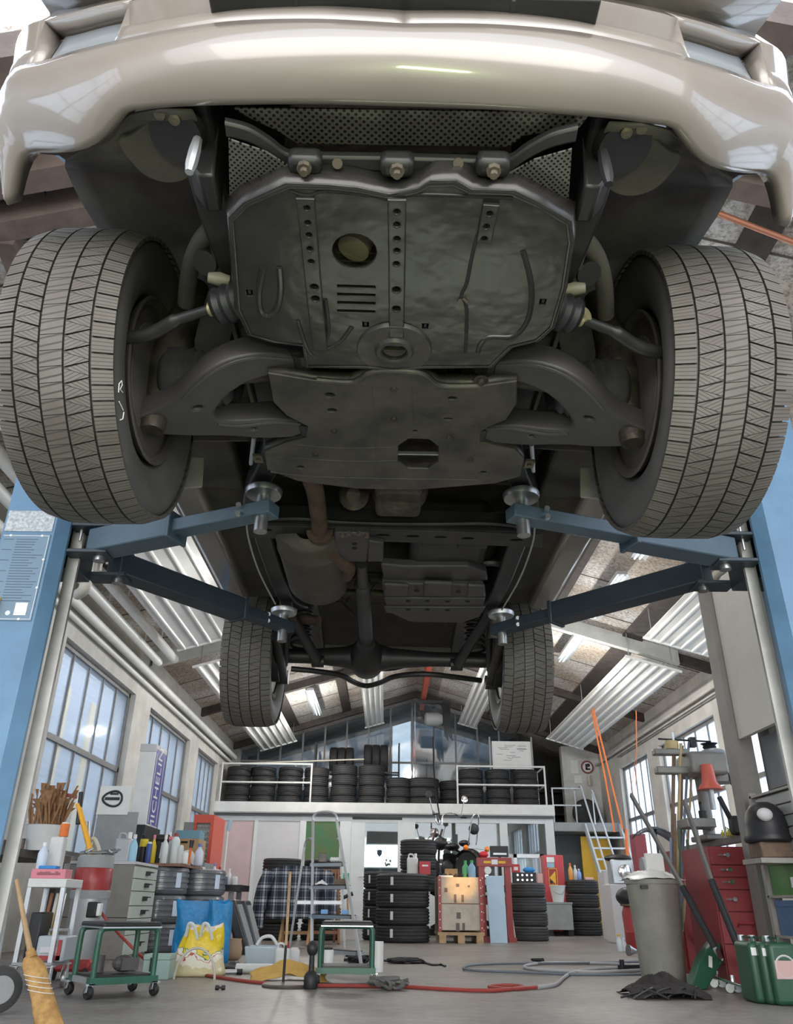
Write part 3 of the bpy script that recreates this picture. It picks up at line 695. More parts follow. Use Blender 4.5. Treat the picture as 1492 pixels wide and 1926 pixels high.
for px, py in sq: 
    p = L(px, py, pl=PL1); cb(MB().box(p+Vector((0, -0.003, -0.001)), (0.006, 0.009, 0.006)), 'clip', M_dark, eg)
# hub plate where the two guards meet
x, y = xy(742, 655, PL1); zz = PL1[0]+PL1[1]*y
cb(MB().lathe([(0.03, -0.012), (0.034, -0.016), (0.042, -0.016), (0.048, -0.008), (0.088, -0.008), (0.092, 0.0), (0.092, 0.01), (0.03, 0.01)], (x, y, zz), (0, 0, 1), 36, closed=True), 'drain_hub', M_guard2, eg, smooth=True)
cb(MB().lathe([(0.03, 0.004), (0.03, 0.02)], (x, y, zz), (0, 0, 1), 20).box((x, y, zz-0.004), (0.05, 0.012, 0.012)), 'drain_plug', M_oily, eg)
# ---- gearbox guard
out2 = [(505, 697), (592, 711), (660, 715), (700, 694), (790, 696), (826, 720), (905, 721), (972, 712), (972, 755), (952, 785), (920, 798), (904, 808), (903, 828), (968, 840), (985, 860), (978, 892), (931, 905), (786, 917), (670, 915), (559, 900), (504, 879), (498, 846), (538, 828), (576, 820), (580, 798), (540, 777), (515, 752)]
rect = [(750, 820), (826, 822), (824, 878), (748, 876)]
h2 = [[xy(px, py, PL2) for px, py in smooth_loop(rect, 1)]]
for px, py, r, r2 in ((621, 738, .013, .011), (625, 767, .013, .010), (851, 744, .012, .008), (843, 783, .013, .006), (566, 874, .012, .01), (781, 806, .006, .006), (909, 884, .010, .008)):
    h2.append(circ(*xy(px, py, PL2), r, r2, 14))
vs, fs = plate_mesh([xy(px, py, PL2) for px, py in out2], h2, 0.008, 0.003)
mb = MB(); mb.v = onplate(vs, PL2, -0.002); mb.f = fs; cb(mb, 'gearbox_guard', M_guard2, smooth=True, angle=35)
gg = [o for o in bpy.data.objects if o.name == 'gearbox_guard'][0]
sk = onplate([Vector((*xy(px, py, PL2), 0)) for px, py in out2], PL2)
cb(MB().grid([sk, [p+Vector((0, 0.006, 0.035)) for p in sk]], True), 'guard_skirt', M_guard2, gg, smooth=True, solid=0.003)
bead([(596, 712), (665, 716), (702, 696), (788, 697), (828, 721), (905, 722)], 0.008, 'folded_edge', PL2, M_guard2, -0.004, gg)
for p in (((700, 722), (708, 800), (706, 900)), ((776, 725), (780, 800)), ((505, 852), (640, 862), (748, 862)), ((560, 832), (640, 838), (740, 836)), ((510, 884), (620, 893), (900, 898)), ((846, 826), (848, 905)), ((645, 820), (652, 905))):
    bead(p, 0.005, 'weld_line', PL2, M_guard2, -0.005, gg)
for px, py in ((741, 726), (741, 783), (629, 806), (846, 818), (594, 850), (885, 860), (905, 714)):
    p = L(px, py, pl=PL2); cb(MB().lathe([(0.009, -0.014), (0.011, -0.004), (0.02, -0.003), (0.02, 0.0)], p, (0, 0, 1), 10), 'bolt', M_oily, gg)
p = L(788, 852, z=0.03); cb(MB().bar(L(749, 852, z=0.0), L(826, 853, z=0.0), 0.006, 0.01), 'slot_bar', M_alu, gg)
for px, py in ((486, 862), (996, 872)):
    p = L(px, py, z=0.03); cb(MB().box(p, (0.03, 0.045, 0.008)).lathe([(0.008, -0.01), (0.008, 0.006)], p, (0, 0, 1), 8), 'tab', M_bolt, gg)
# ---- engine, gearbox and what shows above the guards
mb = MB().b2(-0.25, 0.24, -0.60, -0.05, 0.10, 0.42).b2(-0.16, 0.17, -0.5, -0.1, 0.04, 0.12); cb(mb, 'engine', M_oily, bevel=0.03)
p = L(650, 462, z=0.03); cb(MB().lathe([(0.035, -0.01), (0.035, 0.05)], p+Vector((0.02, 0.0, 0.0)), (0.3, 0, 1), 16), 'oil_filter', mat('filter_cream', (0.20, 0.17, 0.11), 0.5), smooth=True)
mb = MB().b2(-0.15, 0.15, -0.05, 0.75, 0.10, 0.36).lathe([(0.10, 0), (0.11, 0.06), (0.07, 0.12)], (0.03, 0.78, 0.14), (0, 1, 0), 20).b2(-0.06, 0.11, 0.70, 0.92, 0.06, 0.2); cb(mb, 'gearbox', M_oily, bevel=0.02)
mb = MB().lathe([(0.025, 0), (0.055, 0.03), (0.05, 0.06), (0.03, 0.09), (0.028, 0.16)], L(665, 930, z=0.08), (0, 0.9, 0.3), 16); cb(mb, 'propshaft_flange', M_oily, smooth=True)
q = [L(px, py, z=z) for px, py, z in ((575, 880, .10), (592, 920, .09), (600, 975, .09), (603, 1000, .08), (612, 1025, .06), (632, 1048, .06), (655, 1066, .07), (650, 1082, .09))]
cb(MB().tube(spline(q, 6), 0.033, 14), 'exhaust_pipe', M_rust, smooth=True)
cb(MB().lathe([(0.055, -0.015), (0.055, 0.015)], q[3], (0.1, 1, 0), 16), 'exhaust_flange', M_rust)
# ---- cross member with oval openings and gearbox mount
zc_ = 0.085
a = [L(px, py, z=zc_) for px, py in ((466, 985), (1021, 1004), (1019, 1028), (700, 1016), (466, 1010))]
hol = [circ(*L(px, py, z=zc_).xy, 0.026, 0.013, 16) for px, py in ((500, 995), (611, 1002), (721, 1005), (777, 1007), (829, 1009), (880, 1011), (972, 1014))]
vs, fs = plate_mesh([(p.x, p.y) for p in a], hol, 0.006, 0.002)
mb = MB(); mb.v = [Vector((v.x, v.y, zc_+v.z)) for v in vs]; mb.f = fs
f = a[0]; g = a[1]
mb.prism([f+Vector((0, 0, 0)), g, g+Vector((0, 0, 0.08)), f+Vector((0, 0, 0.08))], (0, -0.012, 0)); cb(mb, 'crossmember', M_frame, smooth=True, angle=30)
cx_ = [o for o in bpy.data.objects if o.name == 'crossmember'][0]
q = [L(px, py, z=0.10) for px, py in ((470, 978), (560, 975), (640, 982), (740, 985), (840, 985), (930, 985), (1015, 995))]
cb(MB().tube(spline(q, 5), 0.008, 8), 'brake_pipe', M_dark, smooth=True)
q = [L(px, py, z=0.055) for px, py in ((628, 1003), (696, 1005), (690, 1058), (632, 1056))]
mb = MB().prism(q, (0, 0, 0.05)); cb(mb, 'gearbox_mount', M_arm, bevel=0.008)
gm = [o for o in bpy.data.objects if o.name == 'gearbox_mount'][0]
cb(MB().prism([L(px, py, z=0.06) for px, py in ((692, 1018), (722, 1022), (721, 1057), (691, 1057))], (0, 0, 0.03)), 'mount_ear', M_arm, gm, bevel=0.006)
cb(MB().prism([L(px, py, z=0.06) for px, py in ((624, 1010), (642, 1012), (640, 1055), (632, 1055))], (0, 0, 0.04)), 'mount_ear', M_arm, gm, bevel=0.006)
for px, py in ((645, 1006), (657, 1003), (676, 1003), (690, 1007)): cb(MB().lathe([(0.009, -0.008), (0.009, 0.006)], L(px, py, z=0.05), (0, 0, 1), 8), 'bolt', M_bolt, gm)
for py in (1024, 1032): 
    p = L(667, py, z=0.052); cb(MB().lathe([(0.011, 0), (0.011, 0.004)], p, (0, 0, 1), 12), 'mount_hole', M_hole, gm)
mb = MB().b2(-0.47, -0.36, 1.10, 1.16, 0.12, 0.15).b2(-0.47, -0.40, 1.16, 1.28, 0.12, 0.14); m2 = mir(mb); cb(mb, 'body_mount', M_frame, bevel=0.004); cb(m2, 'body_mount', M_frame, bevel=0.004)
q = [L(px, py, z=0.13) for px, py in ((780, 1020), (840, 1040), (880, 1060), (930, 1058), (965, 1068))]
cb(MB().tube(spline(q, 5), 0.018, 8), 'cross_brace', M_frame, smooth=True)
# ---- silencer, shafts, tank guard
n = 30; rows = []
for (yy, sx, sz) in ((1.12, .05, .05), (1.13, .125, .085), (1.155, .138, .098), (1.27, .140, .10), (1.275, .144, .104), (1.29, .144, .104), (1.30, .140, .10), (1.74, .140, .10), (1.79, .125, .09), (1.81, .06, .05)):
    rows.append([(-0.335+sx*math.cos(2*PI*i/n), yy, 0.105+sz*math.sin(2*PI*i/n)) for i in range(n)])
cb(MB().grid(rows, True), 'silencer', M_muff, smooth=True, angle=50)
q = [L(px, py, z=z) for px, py, z in ((600, 1168, .08), (560, 1165, .12), (520, 1180, .2))]; cb(MB().tube(spline(q, 4), 0.028, 10), 'tail_pipe', M_rust, smooth=True)
p0 = L(680, 1060, z=0.10); p1 = L(692, 1246, z=0.03)
d = (p1-p0); mb = MB().tube([p0, p0+d*0.18, p0+d*0.19, p0+d*0.9, p0+d*0.91, p1], [0.026, 0.026, 0.036, 0.036, 0.028, 0.028], 16); cb(mb, 'propshaft', M_arm, smooth=True, angle=40)
for k in (0.17, 0.93):
    cb(MB().lathe([(0.032, -0.012), (0.042, -0.004), (0.042, 0.01), (0.034, 0.02)], p0+d*k, d.normalized(), 16), 'joint_collar', M_frame)
tk = MB().b2(0.08, 0.42, 1.14, 1.95, 0.10, 0.28); cb(tk, 'fuel_tank', M_frame, bevel=0.04)
def tq(l, z, e, nm, m_=M_arm):
    mb = MB().prism([L(px, py, z=z) for px, py in l], (0, 0, e)); return cb(mb, nm, m_, [o for o in bpy.data.objects if o.name == 'tank_guard'][0] if nm != 'tank_guard' else None, bevel=0.007)
tq(((718, 1098), (908, 1102), (914, 1122), (905, 1160), (870, 1172), (770, 1170), (728, 1150)), 0.055, 0.05, 'tank_guard')
tq(((716, 1062), (760, 1066), (880, 1066), (915, 1078), (918, 1092), (722, 1090)), 0.075, 0.04, 'guard_panel')
tq(((722, 1100), (770, 1103), (768, 1121), (724, 1122)), 0.045, 0.02, 'guard_panel'); tq(((797, 1097), (852, 1099), (850, 1122), (796, 1122)), 0.04, 0.02, 'guard_panel'); tq(((880, 1102), (912, 1104), (912, 1122), (878, 1124)), 0.045, 0.02, 'guard_panel')
for py in (1131, 1148): tq(((722, py-5), (914, py-4), (908, py+6), (726, py+6)), 0.046, 0.02, 'guard_panel')
for px, py in ((784, 1112), (862, 1114), (768, 1131), (804, 1131), (842, 1132), (880, 1132), (768, 1147), (804, 1147), (842, 1148)):
    p = L(px, py, z=0.044); tg_ = [o for o in bpy.data.objects if o.name == 'tank_guard'][0]; cb(MB().lathe([(0.012, 0), (0.012, 0.003)], p, (0, 0, 1), 10), 'drain_hole', M_hole, tg_)
for x_ in (0.19, 0.34):
    cb(MB().lathe([(0.05, -0.06), (0.055, 0.0), (0.05, 0.06)], (x_, 1.21, 0.13), (1, 0, 0), 16), 'tank_boss', M_frame, smooth=True)
# ---- rear axle
ra = MB().cyl((-0.66, 2.67, 0.016), (0.66, 2.67, 0.016), 0.042).lathe([(0.05, -0.2), (0.07, -0.12), (0.10, -0.05), (0.11, 0.0), (0.10, 0.05), (0.10, 0.10), (0.05, 0.13)], (-0.12, 2.67, 0.016), (0, 1, 0), 24)
ra.tube([(-0.45, 2.67, 0.016), (-0.25, 2.67, 0.016), (-0.12, 2.67, 0.016), (0.02, 2.67, 0.016), (0.25, 2.67, 0.016)], [0.042, 0.06, 0.10, 0.06, 0.042], 16)
ra.tube([(-0.12, 2.44, 0.03), (-0.12, 2.55, 0.02)], [0.05, 0.085], 16); cb(ra, 'rear_axle', M_frame, smooth=True, angle=45)
q = [L(px, py, z=-0.045) for px, py in ((548, 1258), (590, 1262), (640, 1270), (668, 1284), (690, 1290), (715, 1284), (745, 1272), (800, 1268), (860, 1274), (905, 1280))]
cb(MB().tube(spline(q, 5), 0.016, 10), 'stabiliser_bar', M_frame, smooth=True)
q = [L(px, py, z=0.0) for px, py in ((595, 1240), (650, 1252), (730, 1258), (790, 1246), (880, 1250))]
cb(MB().tube(spline(q, 5), 0.015, 10), 'panhard_rod', M_frame, smooth=True)
for s in (-1, 1):
    mb = MB().tube([(-0.515, 1.98, 0.10), (-0.50, 2.1, 0.07), (-0.40, 2.62, -0.02)], [0.03, 0.027, 0.03], 12).lathe([(0.035, -0.035), (0.035, 0.035)], (-0.395, 2.64, -0.02), (1, 0, 0), 14); cb(mb if s < 0 else mir(mb), 'trailing_arm', M_frame, smooth=True, angle=50)
    mb = MB().tube([(-0.52, 2.1, 0.2), (-0.58, 2.62, -0.05)], 0.018, 10); cb(mb if s < 0 else mir(mb), 'upper_link', M_frame, smooth=True)
    mb = MB().tube([(-0.555, 2.2, 0.26), (-0.555, 2.25, 0.02)], 0.028, 12); cb(mb if s < 0 else mir(mb), 'shock_absorber', M_rust if s < 0 else M_muff, smooth=True)
    sp = [( -0.5+0.055*math.cos(t*0.5), 2.62+0.055*math.sin(t*0.5), 0.05+0.22*t/80) for t in range(81)]
    mb = MB().tube(sp, 0.009, 6); cb(mb if s < 0 else mir(mb), 'coil_spring', M_frame, smooth=True)
    mb = MB().lathe([(0.03, -0.03), (0.145, -0.02), (0.15, 0.0), (0.15, 0.05), (0.03, 0.05)], (-0.66, 2.67, 0.016), (1, 0, 0), 28); cb(mb if s < 0 else mir(mb), 'brake_drum', M_dark, smooth=True)
    mb = MB().tube([(-0.60, 2.3, 0.02), (-0.60, 2.72, -0.09)], [0.026, 0.03], 12).lathe([(0.04, -0.03), (0.04, 0.03)], (-0.60, 2.75, -0.09), (1, 0, 0), 14); cb(mb if s < 0 else mir(mb), 'damper', M_oily if s > 0 else M_frame, smooth=True)
# ragged heat shield and hangers above the axle
mb = MB().b2(-0.45, 0.45, 2.05, 2.4, 0.26, 0.29); rnd = random.Random(3)
for i in range(22):
    p = Vector((rnd.uniform(-0.4, 0.42), rnd.uniform(2.0, 2.4), 0.24)); mb.bar(p, p+Vector((rnd.uniform(-.08, .08), rnd.uniform(-.1, .1), rnd.uniform(-.1, -.02))), 0.014, 0.01)
mb.cyl((-0.42, 2.1, 0.2), (0.42, 2.12, 0.2), 0.02); cb(mb, 'rear_underbody', M_oily)
# ---- front suspension
PLA = (0.075, 0.0, 0.31)
arm = [(548, 664), (500, 660), (455, 665), (410, 680), (370, 706), (335, 742), (295, 768), (252, 782), (246, 796), (262, 808), (330, 817), (430, 816), (490, 822), (570, 818), (574, 790), (520, 784), (440, 790), (408, 786), (402, 775), (412, 757), (445, 725), (490, 706), (535, 698), (560, 692), (566, 676)]
loop = [L(px, py, pl=PLA) for px, py in arm]
hl = [circ(*L(372, 763, pl=PLA).xy, 0.011, 0.007, 12), circ(*L(478, 803, pl=PLA).xy, 0.005, 0.004, 10)]
vs, fs = plate_mesh([(p.x, p.y) for p in smooth_loop([tuple(p) for p in loop], 1) for p in [Vector(p)]], hl, 0.05, 0.008)
mb = MB(); mb.v = [Vector((v.x, v.y, PLA[0]+PLA[2]*v.x+v.z+0.025)) for v in vs]; mb.f = fs; m2 = mir(mb)
arms = [cb(mb, 'lower_control_arm', M_arm, smooth=True, angle=40), cb(m2, 'lower_control_arm', M_arm, smooth=True, angle=40)]
q = [L(px, py, pl=PLA)+Vector((0, 0, -0.004)) for px, py in ((545, 672), (495, 668), (450, 674), (410, 690), (375, 715), (345, 745))]
q2 = [L(px, py, pl=PLA)+Vector((0, 0, -0.004)) for px, py in ((565, 794), (520, 790), (450, 797), (410, 793))]
for i, ar in enumerate(arms):
    for qq in (q, q2):
        mb = MB().tube(spline(qq, 4), 0.007, 6); cb(mb if i == 0 else mir(mb), 'pressed_edge', M_arm, ar, smooth=True)
    mb = MB().lathe([(0.03, -0.03), (0.034, 0.0), (0.03, 0.05), (0.015, 0.07)], (-0.625, 0.0, -0.125), (0, 0, 1), 16); cb(mb if i == 0 else mir(mb), 'ball_joint', M_oily, ar, smooth=True)
    for px, py in ((560, 676), (570, 803)):
        p = L(px, py, pl=PLA)+Vector((0, 0, 0.025)); mb = MB().lathe([(0.032, -0.035), (0.032, 0.035)], p, (0.05, 1, 0), 16).lathe([(0.042, -0.028), (0.042, 0.028)], p+Vector((0.012, 0, 0)), (0.05, 1, 0), 16); cb(mb if i == 0 else mir(mb), 'bushing', M_black, ar)
for s in (-1, 1):
    F = (lambda m_: m_) if s < 0 else mir
    q = [L(px, py, z=z) for px, py, z in ((438, 565, .0), (405, 580, -.005), (395, 582, -.005))]
    cb(F(MB().tube(q, 0.017, 12)), 'tie_rod_end', M_zinc, smooth=True)
    q = [L(px, py, z=z) for px, py, z in ((398, 581, -.005), (360, 593, -.005), (330, 603, -.01), (300, 620, -.02), (268, 632, -.03), (225, 636, -.03))]
    cb(F(MB().tube(spline(q, 5), [0.012]*5+[0.013]*5+[0.017]*16, 12)), 'tie_rod', M_frame, smooth=True)
    pr = []
    for i in range(13): pr.append((0.055+0.03*i/12+(0.008 if i % 2 else 0), -0.06+0.13*i/12))
    pr += [(0.085, 0.10), (0.06, 0.12)]
    cb(F(MB().lathe(pr, (-0.50, 0.0, 0.01), (-1, 0, 0), 28)), 'drive_shaft_boot', M_rubber, smooth=True, angle=60)
    cb(F(MB().tube([(-0.18, 0.0, 0.06), (-0.46, 0, 0.02)], 0.022, 12)), 'drive_shaft', M_oily, smooth=True)
    bp_ = [(0.02, 0.0)]+[(0.036+(0.008 if i % 2 else 0)+0.0008*i, 0.012*i) for i in range(9)]
    cb(F(MB().lathe(bp_, L(405, 578, z=0.005), (1, -0.35, 0.1), 16)), 'steering_boot', M_black, smooth=True, angle=60)
    cb(F(MB().tube([(-0.62, 0.02, -0.10), (-0.615, 0.0, 0.05), (-0.60, 0.0, 0.2), (-0.57, 0.0, 0.34)], [0.04, 0.055, 0.045, 0.03], 12)), 'steering_knuckle', M_oily, smooth=True)
    cb(F(MB().lathe([(0.03, -0.004), (0.155, -0.004), (0.165, 0.02), (0.03, 0.02)], (-0.655, 0.0, 0.0), (-1, 0, 0), 32)), 'brake_backing_plate', M_dirt, smooth=True, angle=40)
    cb(F(MB().tube(spline([L(px, py, z=0.15) for px, py in ((350, 570), (357, 510), (375, 460), (405, 425), (440, 408))], 5), 0.022, 12)), 'spring_tower', M_dirt, smooth=True)
    cb(F(MB().tube([L(385, 495, z=0.1), L(425, 470, z=0.2)], 0.03, 12)), 'idler_arm', M_frame, smooth=True)
    cb(F(MB().tube([(-0.46, 0.08, 0.0), (-0.42, 0.06, 0.42)], 0.035, 12)), 'shock_absorber', M_frame, smooth=True)
    cb(F(MB().tube([L(478, 822, z=0.02), L(472, 872, z=0.10)], 0.007, 8)), 'stabiliser_link', M_alu, smooth=True)
    cb(F(MB().lathe([(0.012, -0.025), (0.017, 0.0), (0.012, 0.025)], L(412, 525, z=0.06), (1, 0.2, 0), 14)), 'hose_clip', mat('label_cream', (0.22, 0.20, 0.15), 0.5), smooth=True)
    p = [L(px, py, y=0.47) for px, py in ((338, 858), (384, 860), (380, 916), (345, 918), (336, 908))]
    cb(F(MB().prism(p, (0, 0.008, 0))), 'mudflap', M_flap, bevel=0.003)
    # splayed body structure behind the wheel
    cb(F(MB().prism([(-0.74, 0.46, 0.36), (-0.56, 0.46, 0.30), (-0.56, 0.52, 0.16), (-0.74, 0.5, 0.16)], (0, 0.4, 0.0))), 'body_outrigger', M_under, bevel=0.01)
cb(MB().cyl(L(1106, 590, z=0.0), L(1078, 605, z=0.0), 0.016), 'rack_end', M_zinc, smooth=True)
# brake line and sensor cable drooping by the rails
q = [(-0.56, 1.0, 0.09), (-0.575, 1.15, 0.07), (-0.57, 1.45, 0.04), (-0.54, 1.8, 0.02)]
mb = MB().tube(spline(q, 6), 0.004, 6); m2 = mir(mb); cb(mb, 'cable', M_alu, smooth=True); cb(m2, 'cable', M_alu, smooth=True)
# ---- wheels with tread blocks
m, nt, b = node_mat('tyre_tread'); 
uvn = nt.nodes.new('ShaderNodeUVMap'); uvn.uv_map = 'UVMap'; sx = nt.nodes.new('ShaderNodeSeparateXYZ'); nt.links.new(uvn.outputs[0], sx.inputs[0])
w_ = nt.nodes.new('ShaderNodeMath'); w_.operation = 'FRACT'; nt.links.new(sx.outputs['Y'], w_.inputs[0])
g_ = nt.nodes.new('ShaderNodeMath'); g_.operation = 'LESS_THAN'; g_.inputs[1].default_value = 0.24; nt.links.new(w_.outputs[0], g_.inputs[0])
mx = nt.nodes.new('ShaderNodeMix'); mx.data_type = 'RGBA'; nt.links.new(g_.outputs[0], mx.inputs[0])
tcn = nt.nodes.new('ShaderNodeTexCoord'); nn = nt.nodes.new('ShaderNodeTexNoise'); nn.inputs['Scale'].default_value = 7; nn.inputs['Detail'].default_value = 6; nt.links.new(tcn.outputs['Object'], nn.inputs['Vector'])
rp = nt.nodes.new('ShaderNodeValToRGB'); rp.color_ramp.elements[0].position = 0.3; rp.color_ramp.elements[1].position = 0.7
rp.color_ramp.elements[0].color = (0.085, 0.073, 0.063, 1); rp.color_ramp.elements[1].color = (0.135, 0.124, 0.114, 1); nt.links.new(nn.outputs['Fac'], rp.inputs['Fac'])
nt.links.new(rp.outputs['Color'], mx.inputs['A']); mx.inputs['B'].default_value = (0.05, 0.045, 0.040, 1); nt.links.new(mx.outputs['Result'], b.inputs['Base Color']); b.inputs['Roughness'].default_value = 0.7
M_tread = m
M_side = mat('tyre_sidewall', (0.075, 0.070, 0.066), 0.62, col2=(0.05, 0.047, 0.045), vscale=6, bump=0.05)
M_groove = mat('tyre_groove', (0.022, 0.022, 0.022), 0.85)
TR, TW = 0.384, 0.265
def crown(x):                                   # tread radius over the width
    k = abs(x)/(TW*0.5); return TR-0.004*k*k-(0.012*max(0, k-0.78)/0.22)
def make_wheel_meshes():
    # carcass
    prof = [(0.212, 0.085), (0.235, 0.108), (0.27, 0.124), (0.305, 0.1325), (0.335, 0.131), (0.356, 0.124), (0.366, 0.118)]
    gr = [(crown(x)-0.009, x) for x in (0.11, 0.08, 0.04, 0.0, -0.04, -0.08, -0.11)]
    full = prof+gr+[(r, -x) for r, x in reversed(prof)]
    car_ = MB().lathe(full, (0, 0, 0), (1, 0, 0), 96, closed=True)
    blocks = MB(); uvs = []
    def block(poly, sip, ang0, depth=0.010):    # poly: (x, arc) outline; sip = (dx, da, pitch) direction across the sipes
        k = len(poly); o = len(blocks.v); 
        for lev in (0, 1):
            for (x, a) in poly:
                r = crown(x)-(0 if lev == 0 else depth); t = ang0+a/TR
                blocks.v.append(Vector((x, r*math.cos(t), r*math.sin(t))))
        f = [tuple(o+i for i in range(k))]+[(o+i, o+k+i, o+k+(i+1) % k, o+(i+1) % k) for i in range(k)]
        blocks.f.extend(f)
        uvs.append((len(blocks.f)-len(f), poly, sip, k))
    N = 68; pitch = 2*PI*TR/N
    for i in range(N):
        a0 = 2*PI*i/N; g = 0.0045
        for s in (-1, 1):
            off = 0 if s > 0 else pitch*0.5
            block([(s*0.088, g/2), (s*0.1315, g/2), (s*0.1315, pitch-g/2), (s*0.088, pitch-g/2)], (0, 1, pitch/4.0), a0+off/TR)
            x0, x1 = s*0.0295, s*0.0825
            block([(x0, g*0.4), (x1, pitch*0.5-g*0.5), (x1, pitch*0.5+0.0005), (x0, pitch*0.95-g*0.4)], (0.5*s, 1, pitch/4.2), a0+off/TR)
            block([(x1, pitch*0.5+g*0.8), (x1, pitch*1.45-g*0.3), (x0, pitch+0.0003), (x0, pitch*0.95+g*0.6)], (-0.5*s, 1, pitch/4.2), a0+off/TR)
        block([(-0.0245, 0.0008), (0.0245, -0.005), (0.0245, pitch-0.0062), (-0.0245, pitch-0.0008)], (0.25, 1, pitch/2.0), a0)
    return car_, blocks, uvs
car_, blocks, uvs = make_wheel_meshes()
def wheel(c, s, first=None):
    pass
c0 = MC @ Vector((-0.753, 0, 0))
def rimMB():
    mb = MB().lathe([(0.214, 0.10), (0.224, 0.115), (0.216, 0.118), (0.20, 0.108), (0.19, 0.06), (0.178, -0.03), (0.20, -0.07), (0.216, -0.112), (0.222, -0.11)], (0, 0, 0), (1, 0, 0), 40)
    mb.lathe([(0.03, -0.045), (0.09, -0.05), (0.18, -0.03), (0.18, -0.02), (0.09, -0.035), (0.03, -0.03)], (0, 0, 0), (1, 0, 0), 32, closed=True)
    return mb
M_rim = mat('rim_dark_steel', (0.13, 0.11, 0.10), 0.5, 0.5, var=0.4, vscale=8)
M_rimf = mat('rim_silver', (0.45, 0.44, 0.43), 0.4, 0.8, var=0.15)
wheel_data = None
for (x, y, z, nm) in ((-0.753, 0, 0, 'fl'), (0.753, 0, 0, 'fr'), (-0.753, 2.67, 0.0, 'rl'), (0.753, 2.67, 0.0, 'rr')):
    rotm = Matrix.Rotation(0.0 if x < 0 else PI, 4, 'Z') @ Matrix.Rotation({'fl': 0.0, 'fr': 0.4, 'rl': 1.1, 'rr': 0.77}[nm], 4, 'X')
    if wheel_data is None:
        mb = MB(); mb.v = list(car_.v); mb.f = list(car_.f); tyre = mb.build('wheel', M_side, None, smooth=True, angle=60)
        mb = MB(); mb.v = list(blocks.v); mb.f = list(blocks.f); me = bpy.data.meshes.new('tread'); me.from_pydata([tuple(v) for v in mb.v], [], mb.f)
        uvl = me.uv_layers.new(name='UVMap')
        for (fi, poly, sip, k) in uvs:
            p = me.polygons[fi]
            for li, (xx, aa) in zip(p.loop_indices, poly): uvl.data[li].uv = (0.0, (sip[0]*xx+sip[1]*aa)/sip[2])
            for j in range(1, k+1):
                for li in me.polygons[fi+j].loop_indices: uvl.data[li].uv = (0, 0.1)
        me.materials.append(M_tread)
        tread = bpy.data.objects.new('tread', me); C.objects.link(tread)
        rim = rimMB().build('rim', M_rim, None, smooth=True, angle=40)
        wheel_data = (tyre.data, tread.data, rim.data)
        bpy.data.objects.remove(tyre); bpy.data.objects.remove(tread); bpy.data.objects.remove(rim)
    tyre = bpy.data.objects.new('wheel', wheel_data[0]); C.objects.link(tyre); tyre.parent = car
    tyre.matrix_basis = Matrix.Translation((x, y, z)) @ rotm
    for nm2, dd in (('tread', wheel_data[1]), ('rim', wheel_data[2])):
        o = bpy.data.objects.new(nm2, dd); C.objects.link(o); o.parent = tyre
    tyre['label'] = {'fl': 'front wheel at the left, chalk mark on its inner wall', 'fr': 'front wheel at the right', 'rl': 'rear wheel at the left', 'rr': 'rear wheel at the right'}[nm]
    if nm == 'fl': tfl = tyre
M_chalk = mat('white_chalk', (0.75, 0.75, 0.73), 0.9)
mk = MB()
def sw(px, py): return L(px, py, x=-0.6195)
for pts in (((229, 716), (224, 722), (223, 738)), ((229, 716), (230, 724), (226, 732), (231, 738)), ((224, 755), (232, 772)), ((226, 790), (231, 788), (233, 775))):
    mk.tube([sw(*p) for p in pts], 0.0012, 5)
cb(mk, 'chalk_mark', M_chalk, tfl)
